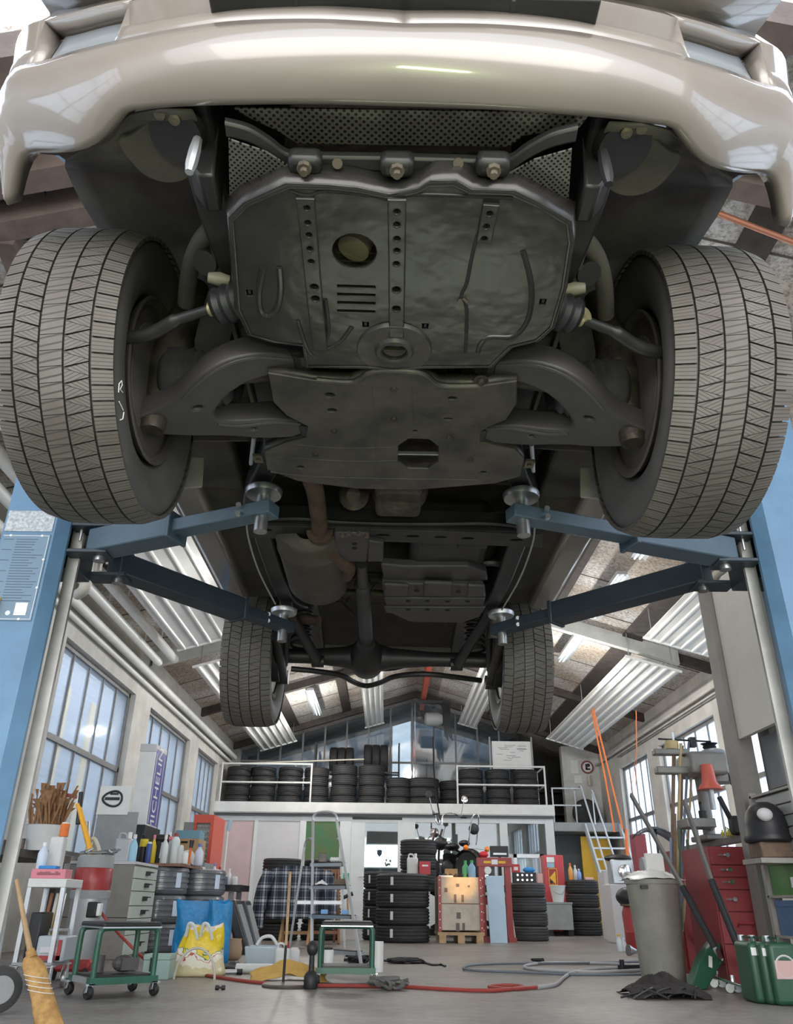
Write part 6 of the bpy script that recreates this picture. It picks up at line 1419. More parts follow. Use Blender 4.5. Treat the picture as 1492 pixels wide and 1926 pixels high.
# ---- silver vacuum cleaner with red head
c = at(157, 1845, Z=0); c = Vector((at(157, 1760, Y=6.35).x, 6.35, 0)); r = 0.128
zs = lambda py: at(157, py, Y=6.3).z
t = thing('vacuum_cleaner', 'tall silver vacuum drum with red head and red foot', 'vacuum cleaner', c)
MB().lathe([(r*0.95, 0.07), (r, 0.09), (r, zs(1690)), (r*1.02, zs(1690)+0.01)], c, (0, 0, 1), 36).build('drum', M_alu, t, smooth=True, angle=40)
MB().lathe([(r*1.08, zs(1690)), (r*1.1, zs(1676)), (r*1.03, zs(1674))], c, (0, 0, 1), 36).build('clamp_ring', M_grey, t, smooth=True)
MB().lathe([(r*1.02, zs(1674)), (r*1.05, zs(1660)), (r*1.04, zs(1634)), (r, zs(1632))], c, (0, 0, 1), 36).build('red_head', M_red, t, smooth=True, angle=40)
MB().lathe([(r*1.03, zs(1632)), (r*1.0, zs(1612)), (r*0.9, zs(1608))], c, (0, 0, 1), 36).build('lid', M_grey, t, smooth=True, angle=40)
MB().b2(c.x-0.15, c.x+0.13, 6.2, 6.5, 0.05, 0.125).build('foot', M_red, t, bevel=0.02)
for dx in (-0.12, 0.1): MB().lathe([(0.01, -0.015), (0.04, -0.012), (0.04, 0.012), (0.01, 0.015)], (c.x+dx, 6.22, 0.041), (1, 0, 0), 16).build('wheel', M_dark, t)
p = at(172, 1702, Y=6.22); MB().b2(p.x-0.02, p.x+0.05, 6.19, 6.28, p.z-0.08, p.z+0.02).build('latch', M_black, t, bevel=0.01); MB().b2(p.x+0.05, p.x+0.075, 6.19, 6.25, p.z-0.07, p.z+0.01).build('latch_plate', M_wplastic, t, bevel=0.006)
zl = zs(1608)
one(MB().tube([(c.x-0.04, 6.35, zl+0.002), at(147, 1512, Y=6.4)], [0.021, 0.019], 12), 'orange_tool_handle', mat('handle_orange', (0.85, 0.42, 0.03), 0.4), 'orange tool handle with black grip standing on the vacuum lid', 'handle', smooth=True)  # orange tool handle, kind of tool unknown
o = bpy.data.objects['orange_tool_handle']; e = at(147, 1550, Y=6.39); MB().tube([e, at(153, 1490, Y=6.41)], [0.0195, 0.0175], 12).build('grip', M_black, o, smooth=True)
mb = MB(); rn = random.Random(8)
for i in range(12):
    a = rn.uniform(0, 6); mb.tube([(c.x+rn.uniform(-.12, .14), 6.35+rn.uniform(-.1, .1), zl+0.012), (c.x+rn.uniform(-.12, .2), 6.35+rn.uniform(-.1, .1), zl+0.02+rn.uniform(0, .03))], rn.uniform(.006, .012), 6)
one(mb, 'hand_tools', M_steel, 'jumble of steel hand tools lying on the vacuum lid', 'tools')
t = thing('caulking_gun', 'cream coloured hand press tool lying behind the vacuum lid', 'tool', at(172, 1606, Y=6.42))
pp = [at(162, 1602, Y=6.42), at(168, 1585, Y=6.42), at(176, 1577, Y=6.42), at(183, 1588, Y=6.42), at(187, 1602, Y=6.42)]
MB().tube(spline(pp, 4), 0.016, 8).tube([pp[0], at(187, 1604, Y=6.42)], 0.016, 8).build('body', M_cream, t, smooth=True); MB().tube([at(167, 1580, Y=6.42), at(168, 1545, Y=6.42)], 0.012, 8).build('lever', M_steel, t)
# ---- long bench by the wall behind, covered with small things
M_bench = mat('bench_top_oily', (0.10, 0.075, 0.06), 0.6, var=0.5, vscale=8)
t = thing('workbench', 'oily dark workbench along the left wall behind the vacuum', 'workbench', (-3.4, 7.2, 0))
MB().b2(-3.95, -2.95, 6.3, 8.0, 0.80, 0.86).build('bench_top', M_bench, t)
for x in (-3.88, -3.02):
    for y in (6.4, 7.9): MB().b2(x-0.04, x+0.04, y-0.04, y+0.04, 0, 0.80).build('leg', M_dark, t)
mb = MB(); rn = random.Random(21)
for i in range(26):
    x = rn.uniform(-3.8, -3.0); y = rn.uniform(6.5, 7.9); k = rn.random()
    if k < .5: mb.box((x, y, 0.875), (rn.uniform(.03, .1), rn.uniform(.03, .08), 0.028), rn.uniform(0, 3))
    else: mb.cyl((x, y, 0.861), (x, y, 0.9+rn.uniform(0, .05)), rn.uniform(.012, .03), n=8)
one(mb, 'small_parts', mat('mixed_parts', (0.22, 0.10, 0.08), 0.5, col2=(0.06, 0.06, 0.065), vscale=14), 'litter of small dark and red parts on the workbench top', 'parts', None).__setitem__('kind', 'stuff')
t = one(MB().lathe([(0.10, 0), (0.14, 0.24), (0.145, 0.24), (0.145, 0.26), (0.13, 0.26), (0.095, 0.01)], (at(78, 1550, Y=7.4).x, 7.4, 0.861), (0, 0, 1), 24), 'white_pail', M_milky, 'white pail behind the dried stalks at the left window', 'pail', smooth=True, angle=40)
c = at(85, 1575, Y=7.2); t = thing('planter', 'white pot of brown dried stalks standing in the left window', 'plant', (c.x, 7.2, 0.861))
MB().lathe([(0.13, 0), (0.17, 0.2), (0.175, 0.2), (0.16, 0.19), (0.12, 0.02)], (c.x, 7.2, 0.861), (0, 0, 1), 24).build('pot', M_milky, t, smooth=True, angle=40)
mb = MB(); rn = random.Random(31)
for i in range(90):
    a = rn.uniform(0, 2*PI); r_ = rn.uniform(0, .14); p0 = Vector((c.x+r_*math.cos(a), 7.2+r_*math.sin(a), 1.04)); h_ = rn.uniform(.16, .42); e = Vector((rn.uniform(-.10, .10), rn.uniform(-.08, .08), h_))
    mb.grid([[p0-Vector((.005, 0, 0)), p0+Vector((.005, 0, 0))], [p0+e*.6-Vector((.009, 0, 0)), p0+e*.6+Vector((.009, 0, 0))], [p0+e+Vector((rn.uniform(-.05, .05), 0, -.03)), p0+e+Vector((rn.uniform(-.05, .05)+.002, 0, -.03))]])
mb.build('dried_stalks', mat('dry_stalk', (0.36, 0.19, 0.09), 0.8, var=0.4, vscale=30), t, solid=0.002)
c = at(115, 1500, Y=7.6); t = thing('white_bucket', 'white bucket with red rim beside the dried stalks', 'bucket', (c.x, 7.62, 0.861))
MB().lathe([(0.09, 0), (0.12, 0.48), (0.11, 0.48), (0.085, 0.02)], (c.x, 7.62, 0.861), (0, 0, 1), 20).build('pail', M_milky, t, smooth=True, angle=40); MB().lathe([(0.122, 0.47), (0.13, 0.475), (0.13, 0.50), (0.118, 0.50)], (c.x, 7.62, 0.861), (0, 0, 1), 20, closed=True).build('rim', M_red, t)
# picture of a steering-wheel shaped emblem on a grey sheet in the window
p = at(190, 1478, Y=9.05); q = at(240, 1527, Y=9.05)
t = thing('emblem_sheet', 'white sheet with dark ring emblem leaning in the left window', 'poster', (p.x, 9.05, q.z))
MB().b2(p.x, q.x, 9.05, 9.06, q.z-0.03, p.z).build('sheet', M_paper, t)
cx_, cz_ = (p.x+q.x)/2-0.02, (p.z+q.z)/2
mb = MB().tube([(cx_+0.105*math.cos(a), 9.046, cz_+0.095*math.sin(a)*(0.8+0.2*math.cos(a))) for a in [2*PI*i/28 for i in range(28)]], 0.012, 6, closed=True).bar((cx_-0.08, 9.046, cz_), (cx_+0.08, 9.046, cz_), 0.006, 0.03).bar((cx_-0.03, 9.046, cz_+0.05), (cx_+0.06, 9.046, cz_+0.05), 0.006, 0.02); mb.build('emblem', M_dark, t)
p2 = at(185, 1530, Y=9.08); q2 = at(250, 1600, Y=9.08)
one(MB().b2(p2.x, q2.x, 9.061, 9.09, 0.842, q.z), 'grey_backing_board', M_grey, 'dark grey board standing below the white emblem sheet', 'board')
# ---- drawer cabinet
M_cabs = mat('cabinet_side', (0.27, 0.255, 0.225), 0.55, var=0.2, vscale=4)
M_cabf = mat('cabinet_front', (0.52, 0.57, 0.50), 0.5, var=0.08, vscale=5)
cx1 = -2.45; cy0, cy1 = 8.42, 9.22; zt = 0.815
t = thing('drawer_cabinet', 'grey drawer cabinet with pale green fronts beside the wrapped tyres', 'cabinet', (-2.8, 8.8, 0))
MB().b2(-3.10, cx1-0.02, cy0, cy1, 0, zt).build('body', M_cabs, t, bevel=0.005)
MB().b2(-3.11, cx1, cy0-0.01, cy1, zt, zt+0.025).build('top', M_lgrey, t)
MB().b2(-3.10, cx1-0.02, cy0-0.004, cy0, 0.345, 0.352).build('joint', M_dark, t)
zz = [0.03, 0.20, 0.34, 0.45, 0.58, 0.69, 0.80]
for i in range(6):
    MB().b2(cx1-0.02, cx1, cy0+0.005, cy1-0.005, zz[i]+0.004, zz[i+1]-0.004).build('drawer', M_cabf, t); d_ = kids(t)[-1]
    zc2 = (zz[i]+zz[i+1])/2; MB().b2(cx1, cx1+0.03, cy0+0.36, cy0+0.44, zc2-0.02, zc2+0.02).b2(cx1, cx1+0.035, cy0+0.44, cy0+0.55, zc2+0.008, zc2+0.018).build('handle', M_black, d_)
# ---- two stacks of wrapped tyres under a board
ca = at(304, 1700, Y=9.78); cb_ = at(338, 1700, Y=10.15)
for c, wh, yy, kk in ((ca, 'the wrapped stack next to the drawer cabinet', 9.78, 0), (cb_, 'the wrapped stack away from the drawer cabinet', 10.38, 1)):
    for i in range(3):
        tt = thing('wrapped_tyre', 'film wrapped tyre, %s of %s' % (('bottom', 'middle', 'top')[i], wh), 'tyre', (c.x-0.05+0.20*kk, yy, 0.28*i), group='wrapped tyres by the drawer cabinet')
        if 'wL' not in T_proto: T_proto['wL'] = tyre_mesh('casing', *KINDS['w']); o = T_proto['wL']
        else: o = T_proto['wL'].copy(); C.objects.link(o)
        o.parent = tt; o.location = (0, 0, 0.14); rows = []
        for k in range(4):
            a = -0.75+0.22*k/3; rows.append([(0.317*math.cos(a), 0.317*math.sin(a), 0.07), (0.317*math.cos(a), 0.317*math.sin(a), 0.22)])
        MB().grid(rows).build('label', mat('label_paleblue', (0.62, 0.72, 0.85), 0.6), tt, world=False, solid=0.002)
wt = 0.842; xw0, xw1 = at(286, 1650, Y=9.6).x-0.35, at(366, 1650, Y=10.2).x
M_brd = mat('red_brown_board', (0.30, 0.14, 0.09), 0.5, var=0.3)
one(MB().b2(xw0, xw1, 9.5, 10.6, wt, wt+0.03), 'counter_board', M_brd, 'red brown board laid across the wrapped tyres', 'board')
wz = wt+0.031
mclear = mat('clear_plastic', (0.70, 0.75, 0.76), 0.25, var=0.05)
M_tin = mat('tin_grey', (0.50, 0.52, 0.54), 0.4, 0.3, var=0.1)
canister(232, 1600, 8.9, 0.17, 0.30, M_tin, 'grey tin canister on top of the drawer cabinet', zb=zt+0.026)
bottle(249, 1612, 8.75, 0.04, 0.27, mat('pale_blue_bottle', (0.35, 0.60, 0.75), 0.35), 'pale blue bottle on the drawer cabinet right of the tin canister', zb=zt+0.026)
M_yel = mat('spray_yellow', (0.80, 0.62, 0.04), 0.4)
c_ = can(267, 1616, 9.6, 0.045, 0.30, M_black, 'black spray can with yellow shoulder on the board', M_black, zb=wz)
MB().lathe([(0.047, 0.17), (0.047, 0.25)], (c_.location.x, 9.6, wz), (0, 0, 1), 18).build('yellow_band', M_yel, c_, smooth=True)
can(277, 1620, 9.55, 0.03, 0.22, mat('spray_blue', (0.05, 0.09, 0.35), 0.35), 'narrow dark blue spray can on the board', zb=wz)
bottle(285, 1620, 9.65, 0.035, 0.30, M_yel, 'yellow bottle with pink cap on the board', mat('cap_pink', (0.85, 0.25, 0.30), 0.4), zb=wz)
c = at(299, 1600, Y=9.75); t = thing('cordless_drill', 'black and red cordless drill standing on the board among the bottles', 'drill', (c.x, 9.75, wz))
MB().cyl((c.x-0.08, 9.75, wz+0.27), (c.x+0.10, 9.75, wz+0.27), 0.045, 0.04, 14).build('motor_housing', M_black, t, smooth=True, angle=40); MB().bar((c.x-0.02, 9.75, wz+0.05), (c.x-0.01, 9.75, wz+0.25), 0.05, 0.06, up=(0, 1, 0)).build('grip', M_black, t, bevel=0.008); MB().b2(c.x-0.08, c.x+0.05, 9.7, 9.8, wz, wz+0.06).build('battery', M_dark, t, bevel=0.008); MB().cyl((c.x+0.10, 9.75, wz+0.27), (c.x+0.15, 9.75, wz+0.27), 0.022, n=12).build('chuck', mat('cap_pink', (0.8, 0.2, 0.2), 0.4), t)
bottle(306, 1625, 9.62, 0.04, 0.30, mclear, 'clear plastic bottle on the board, left of the taller clear one', zb=wz); bottle(313, 1622, 9.8, 0.045, 0.34, mclear, 'tall clear plastic spray bottle on the board', zb=wz)
bottle(325, 1628, 9.75, 0.05, 0.33, mat('white_fluid', (0.66, 0.74, 0.74), 0.35), 'white bottle with a red cap on the board', M_red, zb=wz, neck=0.2)
can(337, 1628, 9.75, 0.03, 0.2, mclear, 'narrow clear jar on the board right of the red capped bottle', zb=wz)
def roll(px, py, y, r, wd, label, z=None):
    c = at(px, py, Y=y); z = c.z if z is None else z
    return one(MB().lathe([(r*0.35, -wd/2), (r, -wd/2), (r, wd/2), (r*0.35, wd/2)], (c.x, y, z), (0.45, -1, 0), 24, closed=True), 'paper_roll', M_paper, label, 'paper roll', smooth=True, angle=40)
roll(350, 1612, 10.2, 0.085, 0.22, 'large white paper roll lying on the board', z=wz+0.086); roll(367, 1608, 10.15, 0.05, 0.1, 'small white paper roll beside the large one', z=wz+0.052)
c = at(353, 1632, Y=9.7); t = thing('brush', 'brush with orange handle and dark bristles standing on the board', 'brush', (c.x, 9.7, wz)); MB().cyl((c.x, 9.7, wz+0.002), (c.x+0.01, 9.7, wz+0.17), 0.02, 0.014, 10).build('handle', M_orange, t, smooth=True); MB().cyl((c.x+0.01, 9.7, wz+0.17), (c.x+0.015, 9.7, wz+0.25), 0.02, 0.026, 10).build('bristles', M_black, t)
can(346, 1632, 9.62, 0.035, 0.12, M_paper, 'white paper cup on the front edge of the board', zb=wz, name='cup', cat='cup')
bottle(372, 1632, 10.1, 0.05, 0.24, mat('white_blue_bottle', (0.70, 0.72, 0.85), 0.35), 'white spray bottle at the right end of the board', mat('trigger_blue', (0.15, 0.2, 0.55), 0.4), zb=wz)
# ---- dark tool cabinet carrying the illuminated sign
t = thing('tool_cupboard', 'dark grey cupboard behind the bottles carrying the tall sign', 'cabinet', (-3.55, 11.1, 0)); MB().b2(-3.75, -3.12, 10.85, 11.6, 0, 1.38).build('body', M_dark, t, bevel=0.006); MB().b2(-3.7, -3.16, 10.845, 10.85, 0.1, 1.3).build('door', M_black, t)
p = at(250, 1500, Y=10.9); q = at(281, 1500, Y=10.9); zt_ = at(262, 1399, Y=10.9).z; zb_ = 1.381
t = thing('box_sign', 'tall box sign with blue side and white vertical lettering', 'sign', ((p.x+q.x)/2, 11.1, zb_))
MB().b2(p.x, q.x, 10.9, 11.45, zb_, zt_-0.10).build('case', mat('sign_white', (0.80, 0.80, 0.78), 0.3, var=0.08), t, bevel=0.006); MB().b2(p.x-0.003, q.x+0.003, 10.897, 11.453, zt_-0.10, zt_).build('cap', M_lgrey, t, bevel=0.006)
M_sblue = mat('sign_blue', (0.07, 0.07, 0.30), 0.4); MB().b2(q.x+0.001, q.x+0.004, 10.94, 11.45, zb_+0.02, zt_-0.06).build('blue_face', M_sblue, t); bf = kids(t)[-1]
MB().b2(q.x+0.004, q.x+0.006, 10.965, 10.985, zb_+0.03, zt_-0.1).b2(q.x+0.004, q.x+0.006, 11.36, 11.375, zb_+0.03, zt_-0.1).build('white_line', M_wplastic, bf)
lettering('lettering', 'MICHELIN', 0.27, M_wplastic, bf, (q.x+0.0045, 11.17, (zb_+zt_)/2-0.05), (0, 0, 1), (0, -1, 0), 0.002, sx=0.92)
# ---- cabinet with cardboard box, file box
p = at(318, 1577, Y=11.6); q = at(375, 1577, Y=11.6)
zb_ = at(340, 1622, Y=11.6).z
t = thing('low_cupboard', 'grey cupboard below the cardboard box', 'cabinet', ((p.x+q.x)/2, 11.9, 0)); MB().b2(p.x-0.1, q.x+0.12, 11.58, 12.2, 0, zb_).build('body', M_grey, t); MB().b2(p.x-0.05, q.x+0.08, 11.57, 11.58, 0.1, zb_-0.05).build('door', M_cabs, t)
t = one(MB().b2(p.x, q.x, 11.6, 12.05, zb_+0.001, p.z), 'cardboard_box', M_card, 'closed cardboard box with a hand hole in front of the red locker', 'box'); c = at(347, 1584, Y=11.6); MB().b2(c.x-0.045, c.x+0.045, 11.595, 11.6, c.z-0.012, c.z+0.012).build('hand_hole', M_hole, t)
z_ = p.z+0.001; p = at(330, 1570, Y=11.65); q = at(376, 1570, Y=11.65); one(MB().b2(p.x, q.x, 11.65, 11.95, z_, z_+0.11), 'blue_box', mat('box_teal', (0.16, 0.33, 0.42), 0.5), 'flat teal box on the cardboard box', 'box', bevel=0.004)
# ---- red framed locker
p = at(366, 1532, Y=13.0); q = at(404, 1532, Y=13.0); zt_ = p.z
t = thing('red_locker', 'red framed locker with grey mesh front near the pink panel', 'locker', ((p.x+q.x)/2, 13.4, 0))
MB().b2(p.x+0.03, q.x-0.04, 13.06, 13.85, 0.05, zt_-0.06).build('body', M_grey, t)
mred = mat('locker_red', (0.66, 0.09, 0.05), 0.4)
MB().b2(p.x, p.x+0.05, 13.0, 13.05, 0, zt_-0.12).b2(q.x-0.05, q.x, 13.0, 13.05, 0, zt_-0.12).b2(p.x, q.x, 13.0, 13.05, zt_-0.12, zt_).build('frame', mred, t)
MB().b2(q.x-0.035, q.x-0.001, 13.051, 13.9, 0, zt_-0.051).build('side_panel', mred, t); MB().b2(p.x+0.001, q.x-0.001, 13.051, 13.9, zt_-0.05, zt_-0.001).build('top_panel', mred, t)
mb = MB()
for i in range(14):
    z = 0.5+i*0.08
    if z < zt_-0.15: mb.tube(spline([(p.x+0.06+(q.x-p.x-0.12)*k/8, 13.03, z+0.02*(k % 2)) for k in range(9)], 3), 0.006, 5)
mb.build('mesh_front', M_lgrey, t)
t = one(MB().b2(at(345, 1560, Y=12.9).x, at(362, 1560, Y=12.9).x, 12.9, 13.3, 0, zt_-0.12), 'grey_locker', mat('locker_grey', (0.22, 0.23, 0.24), 0.5), 'narrow dark grey locker left of the red framed locker', 'locker')
# mop leaning before the pink panel
p = at(429, 1562, Y=12.2); q = at(419, 1660, Y=12.0); q.z = 0.0
t = thing('mop', 'white stick with a blue and white head standing in front of the pink panel', 'mop', q); MB().tube([q, p], 0.012, 8).build('stick', M_wplastic, t); MB().cyl(p, p+Vector((0.02, 0, 0.14)), 0.028, n=12).build('head', M_lblue, t)
# ---- grey table with small bottles
p = at(372, 1664, Y=11.0); q = at(458, 1664, Y=11.0); tz = p.z
t = thing('steel_table', 'dark steel table with small bottles right of the wrapped tyres', 'table', ((p.x+q.x)/2, 11.1, 0)); MB().b2(p.x, q.x, 10.8, 11.5, tz-0.07, tz).build('tabletop', M_dark, t)
for x in (p.x+0.12, q.x-0.12):
    for y in (10.86, 11.44): MB().b2(x-0.03, x+0.03, y-0.03, y+0.03, 0, tz-0.07).build('leg', M_grey, t)
wbox((372, 1644), (396, 1656), 10.95, 0.2, M_lgrey, 'grey_tray', 'low grey tray at the left of the steel table', 'tray', z0=tz+0.001)
o = bpy.data.objects['grey_tray']
bottle(394, 1657, 11.2, 0.04, 0.18, M_red, 'small red bottle on the steel table, nearest the grey tray', M_black, zb=tz+0.001, x=at(398, 1650, Y=11.2).x); bottle(402, 1652, 11.15, 0.035, 0.26, mat('white_bottle', (0.75, 0.76, 0.78), 0.35), 'white bottle with violet cap on the steel table', mat('cap_violet', (0.25, 0.22, 0.6), 0.4), zb=tz+0.001); bottle(412, 1652, 11.3, 0.035, 0.22, M_milky, 'small milky bottle with red cap on the steel table', M_red, zb=tz+0.001)
can(388, 1650, 11.4, 0.055, 0.16, M_cream, 'cream tin at the back of the steel table', M_red, zb=tz+0.001); can(380, 1640, 11.42, 0.05, 0.22, M_milky, 'tall milky jar at the back left of the steel table', zb=tz+0.001)
bottle(430, 1658, 11.0, 0.03, 0.19, mat('white_bottle', (0.75, 0.76, 0.78), 0.35), 'slim white bottle at the right end of the steel table', zb=tz+0.001); can(441, 1660, 11.0, 0.04, 0.1, M_paper, 'small white mug at the right end of the steel table', zb=tz+0.001, name='mug', cat='mug'); can(424, 1660, 10.9, 0.025, 0.1, mat('navy_pot', (0.08, 0.11, 0.2), 0.4), 'small navy pot on the steel table', zb=tz+0.001)
c = at(409, 1658, Y=10.9); one(MB().lathe([(0.08, 0), (0.11, 0.02), (0.1, 0.03), (0.02, 0.012)], (c.x, 10.9, tz+0.001), (0, 0, 1), 20), 'orange_dish', mat('dish_orange', (0.5, 0.17, 0.05), 0.5), 'shallow orange brown dish on the front of the steel table', 'dish', smooth=True)
# ---- mechanic's rolling stools
def make_stool():
    t = thing('rolling_stool', 'green rolling mechanic stool with black seat standing in front of the grey drawer cabinet', 'stool', (0, 0, 0), group='green rolling stools')
    for y in (-0.15, 0.15):
        pts = spline([(-0.175, y, 0.095), (-0.175, y, 0.30), (-0.165, y, 0.335), (-0.13, y, 0.348), (0.13, y, 0.348), (0.165, y, 0.335), (0.175, y, 0.30), (0.175, y, 0.095)], 5)
        MB().tube(pts, 0.0165, 10).build('hoop', M_green, t, smooth=True)
        MB().bar((-0.20, y, 0.085), (0.20, y, 0.085), 0.05, 0.035).build('base_rail', M_green, t)
    for x in (-0.18, 0.18): MB().bar((x, -0.17, 0.085), (x, 0.17, 0.085), 0.03, 0.03).build('cross_rail', M_grey, t)
    MB().b2(-0.17, 0.17, -0.14, 0.14, 0.10, 0.112).build('tool_tray', M_black, t)
    MB().b2(-0.175, 0.175, -0.19, 0.19, 0.348, 0.378).build('seat', M_black, t, bevel=0.012); MB().b2(-0.177, 0.177, -0.192, 0.192, 0.346, 0.354).build('seat_rim', M_alu, t)
    for x in (-0.19, 0.19):
        for y in (-0.16, 0.16): castor(x, y, t, 0.032, M_black, 0.07)
    return t
stool = make_stool()
c = at(208, 1872, Z=0)
dup(stool, at(650, 1850, Z=0), R(2), 'green rolling mechanic stool standing in front of the stepladder')
stool.location = c; stool.rotation_euler = (0, 0, R(38))
mb = MB().ball((c.x+0.05, c.y, 0.16), (0.07, 0.05, 0.045), 12, 8).cyl((c.x-0.1, c.y+0.02, 0.113), (c.x-0.1, c.y+0.02, 0.2), 0.03).box((c.x+0.1, c.y-0.05, 0.16), (0.1, 0.02, 0.06), 0.6); one(mb, 'tray_tools', mat('mixed_dark', (0.09, 0.08, 0.08), 0.5, var=0.5), 'dark tools lying in the tray of the left rolling stool', 'tools')
# ---- red air hose over the floor to the coupling, grey hose loops
M_hose = mat('hose_red', (0.34, 0.05, 0.04), 0.5, var=0.15)
q = [at(187, 1712, Y=6.3), at(205, 1735, Y=6.3), at(235, 1768, Y=6.4), at(275, 1805, Y=6.5)]+[fl(px, py)+Vector((0, 0, 0.012)) for px, py in ((318, 1828), (400, 1840), (470, 1850), (560, 1857), (660, 1858), (760, 1860), (830, 1864), (900, 1867), (945, 1866), (985, 1860), (950, 1857), (920, 1860), (960, 1864), (1010, 1861))]
one(MB().tube(spline(q, 7), 0.011, 8), 'air_hose', M_hose, 'red air hose running across the floor from the vacuum to the grey hose', 'hose', smooth=True)
M_hoseg = mat('hose_grey', (0.42, 0.42, 0.43), 0.5, var=0.1)
q = [fl(px, py)+Vector((0, 0, 0.014)) for px, py in ((1012, 1861), (1045, 1856), (1062, 1842), (1080, 1832), (1120, 1826), (1205, 1821), (1150, 1816), (1040, 1814), (995, 1818), (990, 1824), (1040, 1829), (1120, 1832), (1212, 1828))]
one(MB().tube(spline(q, 7), 0.012, 8), 'grey_hose', M_hoseg, 'pale grey hose looped on the far floor and joined to the red hose', 'hose', smooth=True)
q = [fl(px, py)+Vector((0, 0, 0.016)) for px, py in ((1212, 1812), (1100, 1815), (960, 1816), (890, 1819), (872, 1825), (900, 1830), (1000, 1834), (1100, 1838), (1215, 1837))]
one(MB().tube(spline(q, 7), 0.010, 8), 'dark_hose', mat('hose_dark', (0.14, 0.16, 0.19), 0.5), 'dark grey hose in a long loop behind the pale grey hose', 'hose', smooth=True)
p = fl(1175, 1828); t = one(MB().bar(p+Vector((-.04, 0, .03)), p+Vector((.22, 0.1, .03)), 0.04, 0.04).cyl(p+Vector((-.02, -.02, .02)), p+Vector((-.02, -.02, .09)), 0.02), 'hose_coupling', M_dark, 'dark brass hose coupling on the floor left of the dustbin', 'coupling')
# ---- steel box, bags, cases, tub and small things on the floor
M_mint = mat('mint_box', (0.35, 0.48, 0.44), 0.45, var=0.12)
c = fl(290, 1843); p = at(265, 1843, Y=c.y); q = at(316, 1838, Y=c.y)
t = thing('cash_box', 'pale mint steel tool box on the floor beside the yellow bag', 'tool box', c); MB().b2(p.x, q.x, c.y, c.y+0.18, 0, 0.12).build('body', M_mint, t, bevel=0.005); MB().b2(p.x-0.003, q.x+0.003, c.y-0.003, c.y+0.183, 0.12, 0.155).build('lid', M_mint, t, bevel=0.005); MB().b2(p.x+0.05, p.x+0.075, c.y-0.012, c.y, 0.05, 0.135).build('latch', M_dark, t)
M_bag = mat('bag_blue', (0.02, 0.30, 0.68), 0.4, var=0.35, vscale=9, bump=1.0, bscale=22)
c = fl(372, 1815); c.y = 8.1; t = one(bag((at(368, 1780, Y=8.1).x, 8.1, 0), 0.40, 0.28, 0.50, 4, 0.1, 1.02, n=60, m=24, amp=0.16), 'blue_bag', M_bag, 'open bright blue plastic bag standing left of the slim blue one', 'bag', smooth=True, angle=80)
t = one(bag((at(408, 1780, Y=7.85).x, 7.85, 0), 0.22, 0.22, 0.49, 12, 0.2, 0.92, n=44, m=24, amp=0.22), 'blue_sack', M_bag, 'slim crinkled blue plastic sack right of the wide blue bag', 'bag', smooth=True, angle=80)
m, nt, b = node_mat('bag_yellow_print'); tc = nt.nodes.new('ShaderNodeTexCoord'); sx = nt.nodes.new('ShaderNodeSeparateXYZ'); nt.links.new(tc.outputs['Object'], sx.inputs[0])
n1 = nt.nodes.new('ShaderNodeTexNoise'); n1.inputs['Scale'].default_value = 9; n1.inputs['Detail'].default_value = 3; nt.links.new(tc.outputs['Object'], n1.inputs['Vector'])
md = nt.nodes.new('ShaderNodeMath'); md.operation = 'MULTIPLY_ADD'; md.inputs[1].default_value = 0.30; nt.links.new(n1.outputs['Fac'], md.inputs[0]); nt.links.new(sx.outputs['Z'], md.inputs[2])
rp = nt.nodes.new('ShaderNodeValToRGB'); rp.color_ramp.interpolation = 'CONSTANT'; e = rp.color_ramp.elements; e[0].position = 0; e[0].color = (0.60, 0.52, 0.30, 1); e[1].position = 0.22; e[1].color = (0.76, 0.71, 0.58, 1)
for ps, cl in ((0.275, (0.45, 0.08, 0.04, 1)), (0.285, (0.76, 0.72, 0.60, 1)), (0.305, (0.08, 0.22, 0.06, 1)), (0.315, (0.80, 0.58, 0.02, 1)), (0.46, (0.78, 0.74, 0.62, 1))): k_ = e.new(ps); k_.color = cl
nt.links.new(md.outputs[0], rp.inputs['Fac']); nt.links.new(rp.outputs['Color'], b.inputs['Base Color']); b.inputs['Roughness'].default_value = 0.35
bp = nt.nodes.new('ShaderNodeBump'); bp.inputs['Strength'].default_value = 0.8; bp.inputs['Distance'].default_value = 0.03; nt.links.new(n1.outputs['Fac'], bp.inputs['Height']); nt.links.new(bp.outputs['Normal'], b.inputs['Normal'])
c = fl(362, 1838); t = one(bag((c.x, c.y+0.12, 0), 0.42, 0.26, 0.33, 9, 0.1, 0.55, 0.03, n=48, m=20, amp=0.24), 'yellow_bag', m, 'crumpled yellow and white plastic carrier bag in front of the blue bag', 'bag', smooth=True, angle=80)
for dx in (-0.05, 0.06): MB().tube(spline([(c.x+dx-0.04, c.y+0.04, 0.26), (c.x+dx-0.02, c.y+0.0, 0.34), (c.x+dx+0.02, c.y, 0.33), (c.x+dx+0.05, c.y+0.03, 0.24)], 5), 0.012, 6).build('carry_handle', M_milky, t, smooth=True)
c = fl(366, 1845); one(MB().tube([(c.x-0.14, c.y-0.02, 0.01)]+[(c.x-0.14*math.cos(PI*i/12), c.y-0.02, 0.01+0.19*math.sin(PI*i/12)) for i in range(1, 12)]+[(c.x+0.14, c.y-0.02, 0.01)], 0.008, 6), 'bow_hoop', M_cream, 'thin cream hoop standing in front of the yellow bag', 'hoop', smooth=True)
c = fl(436, 1806); t = one(MB().lathe([(0.06, 0), (0.085, 0.03), (0.09, 0.10), (0.075, 0.16), (0.08, 0.18), (0.07, 0.18), (0.06, 0.02)], c, (0, 0, 1), 20), 'clay_pot', mat('pot_tan', (0.50, 0.33, 0.20), 0.7), 'small tan pot on the floor right of the blue bags', 'pot', smooth=True, angle=60)
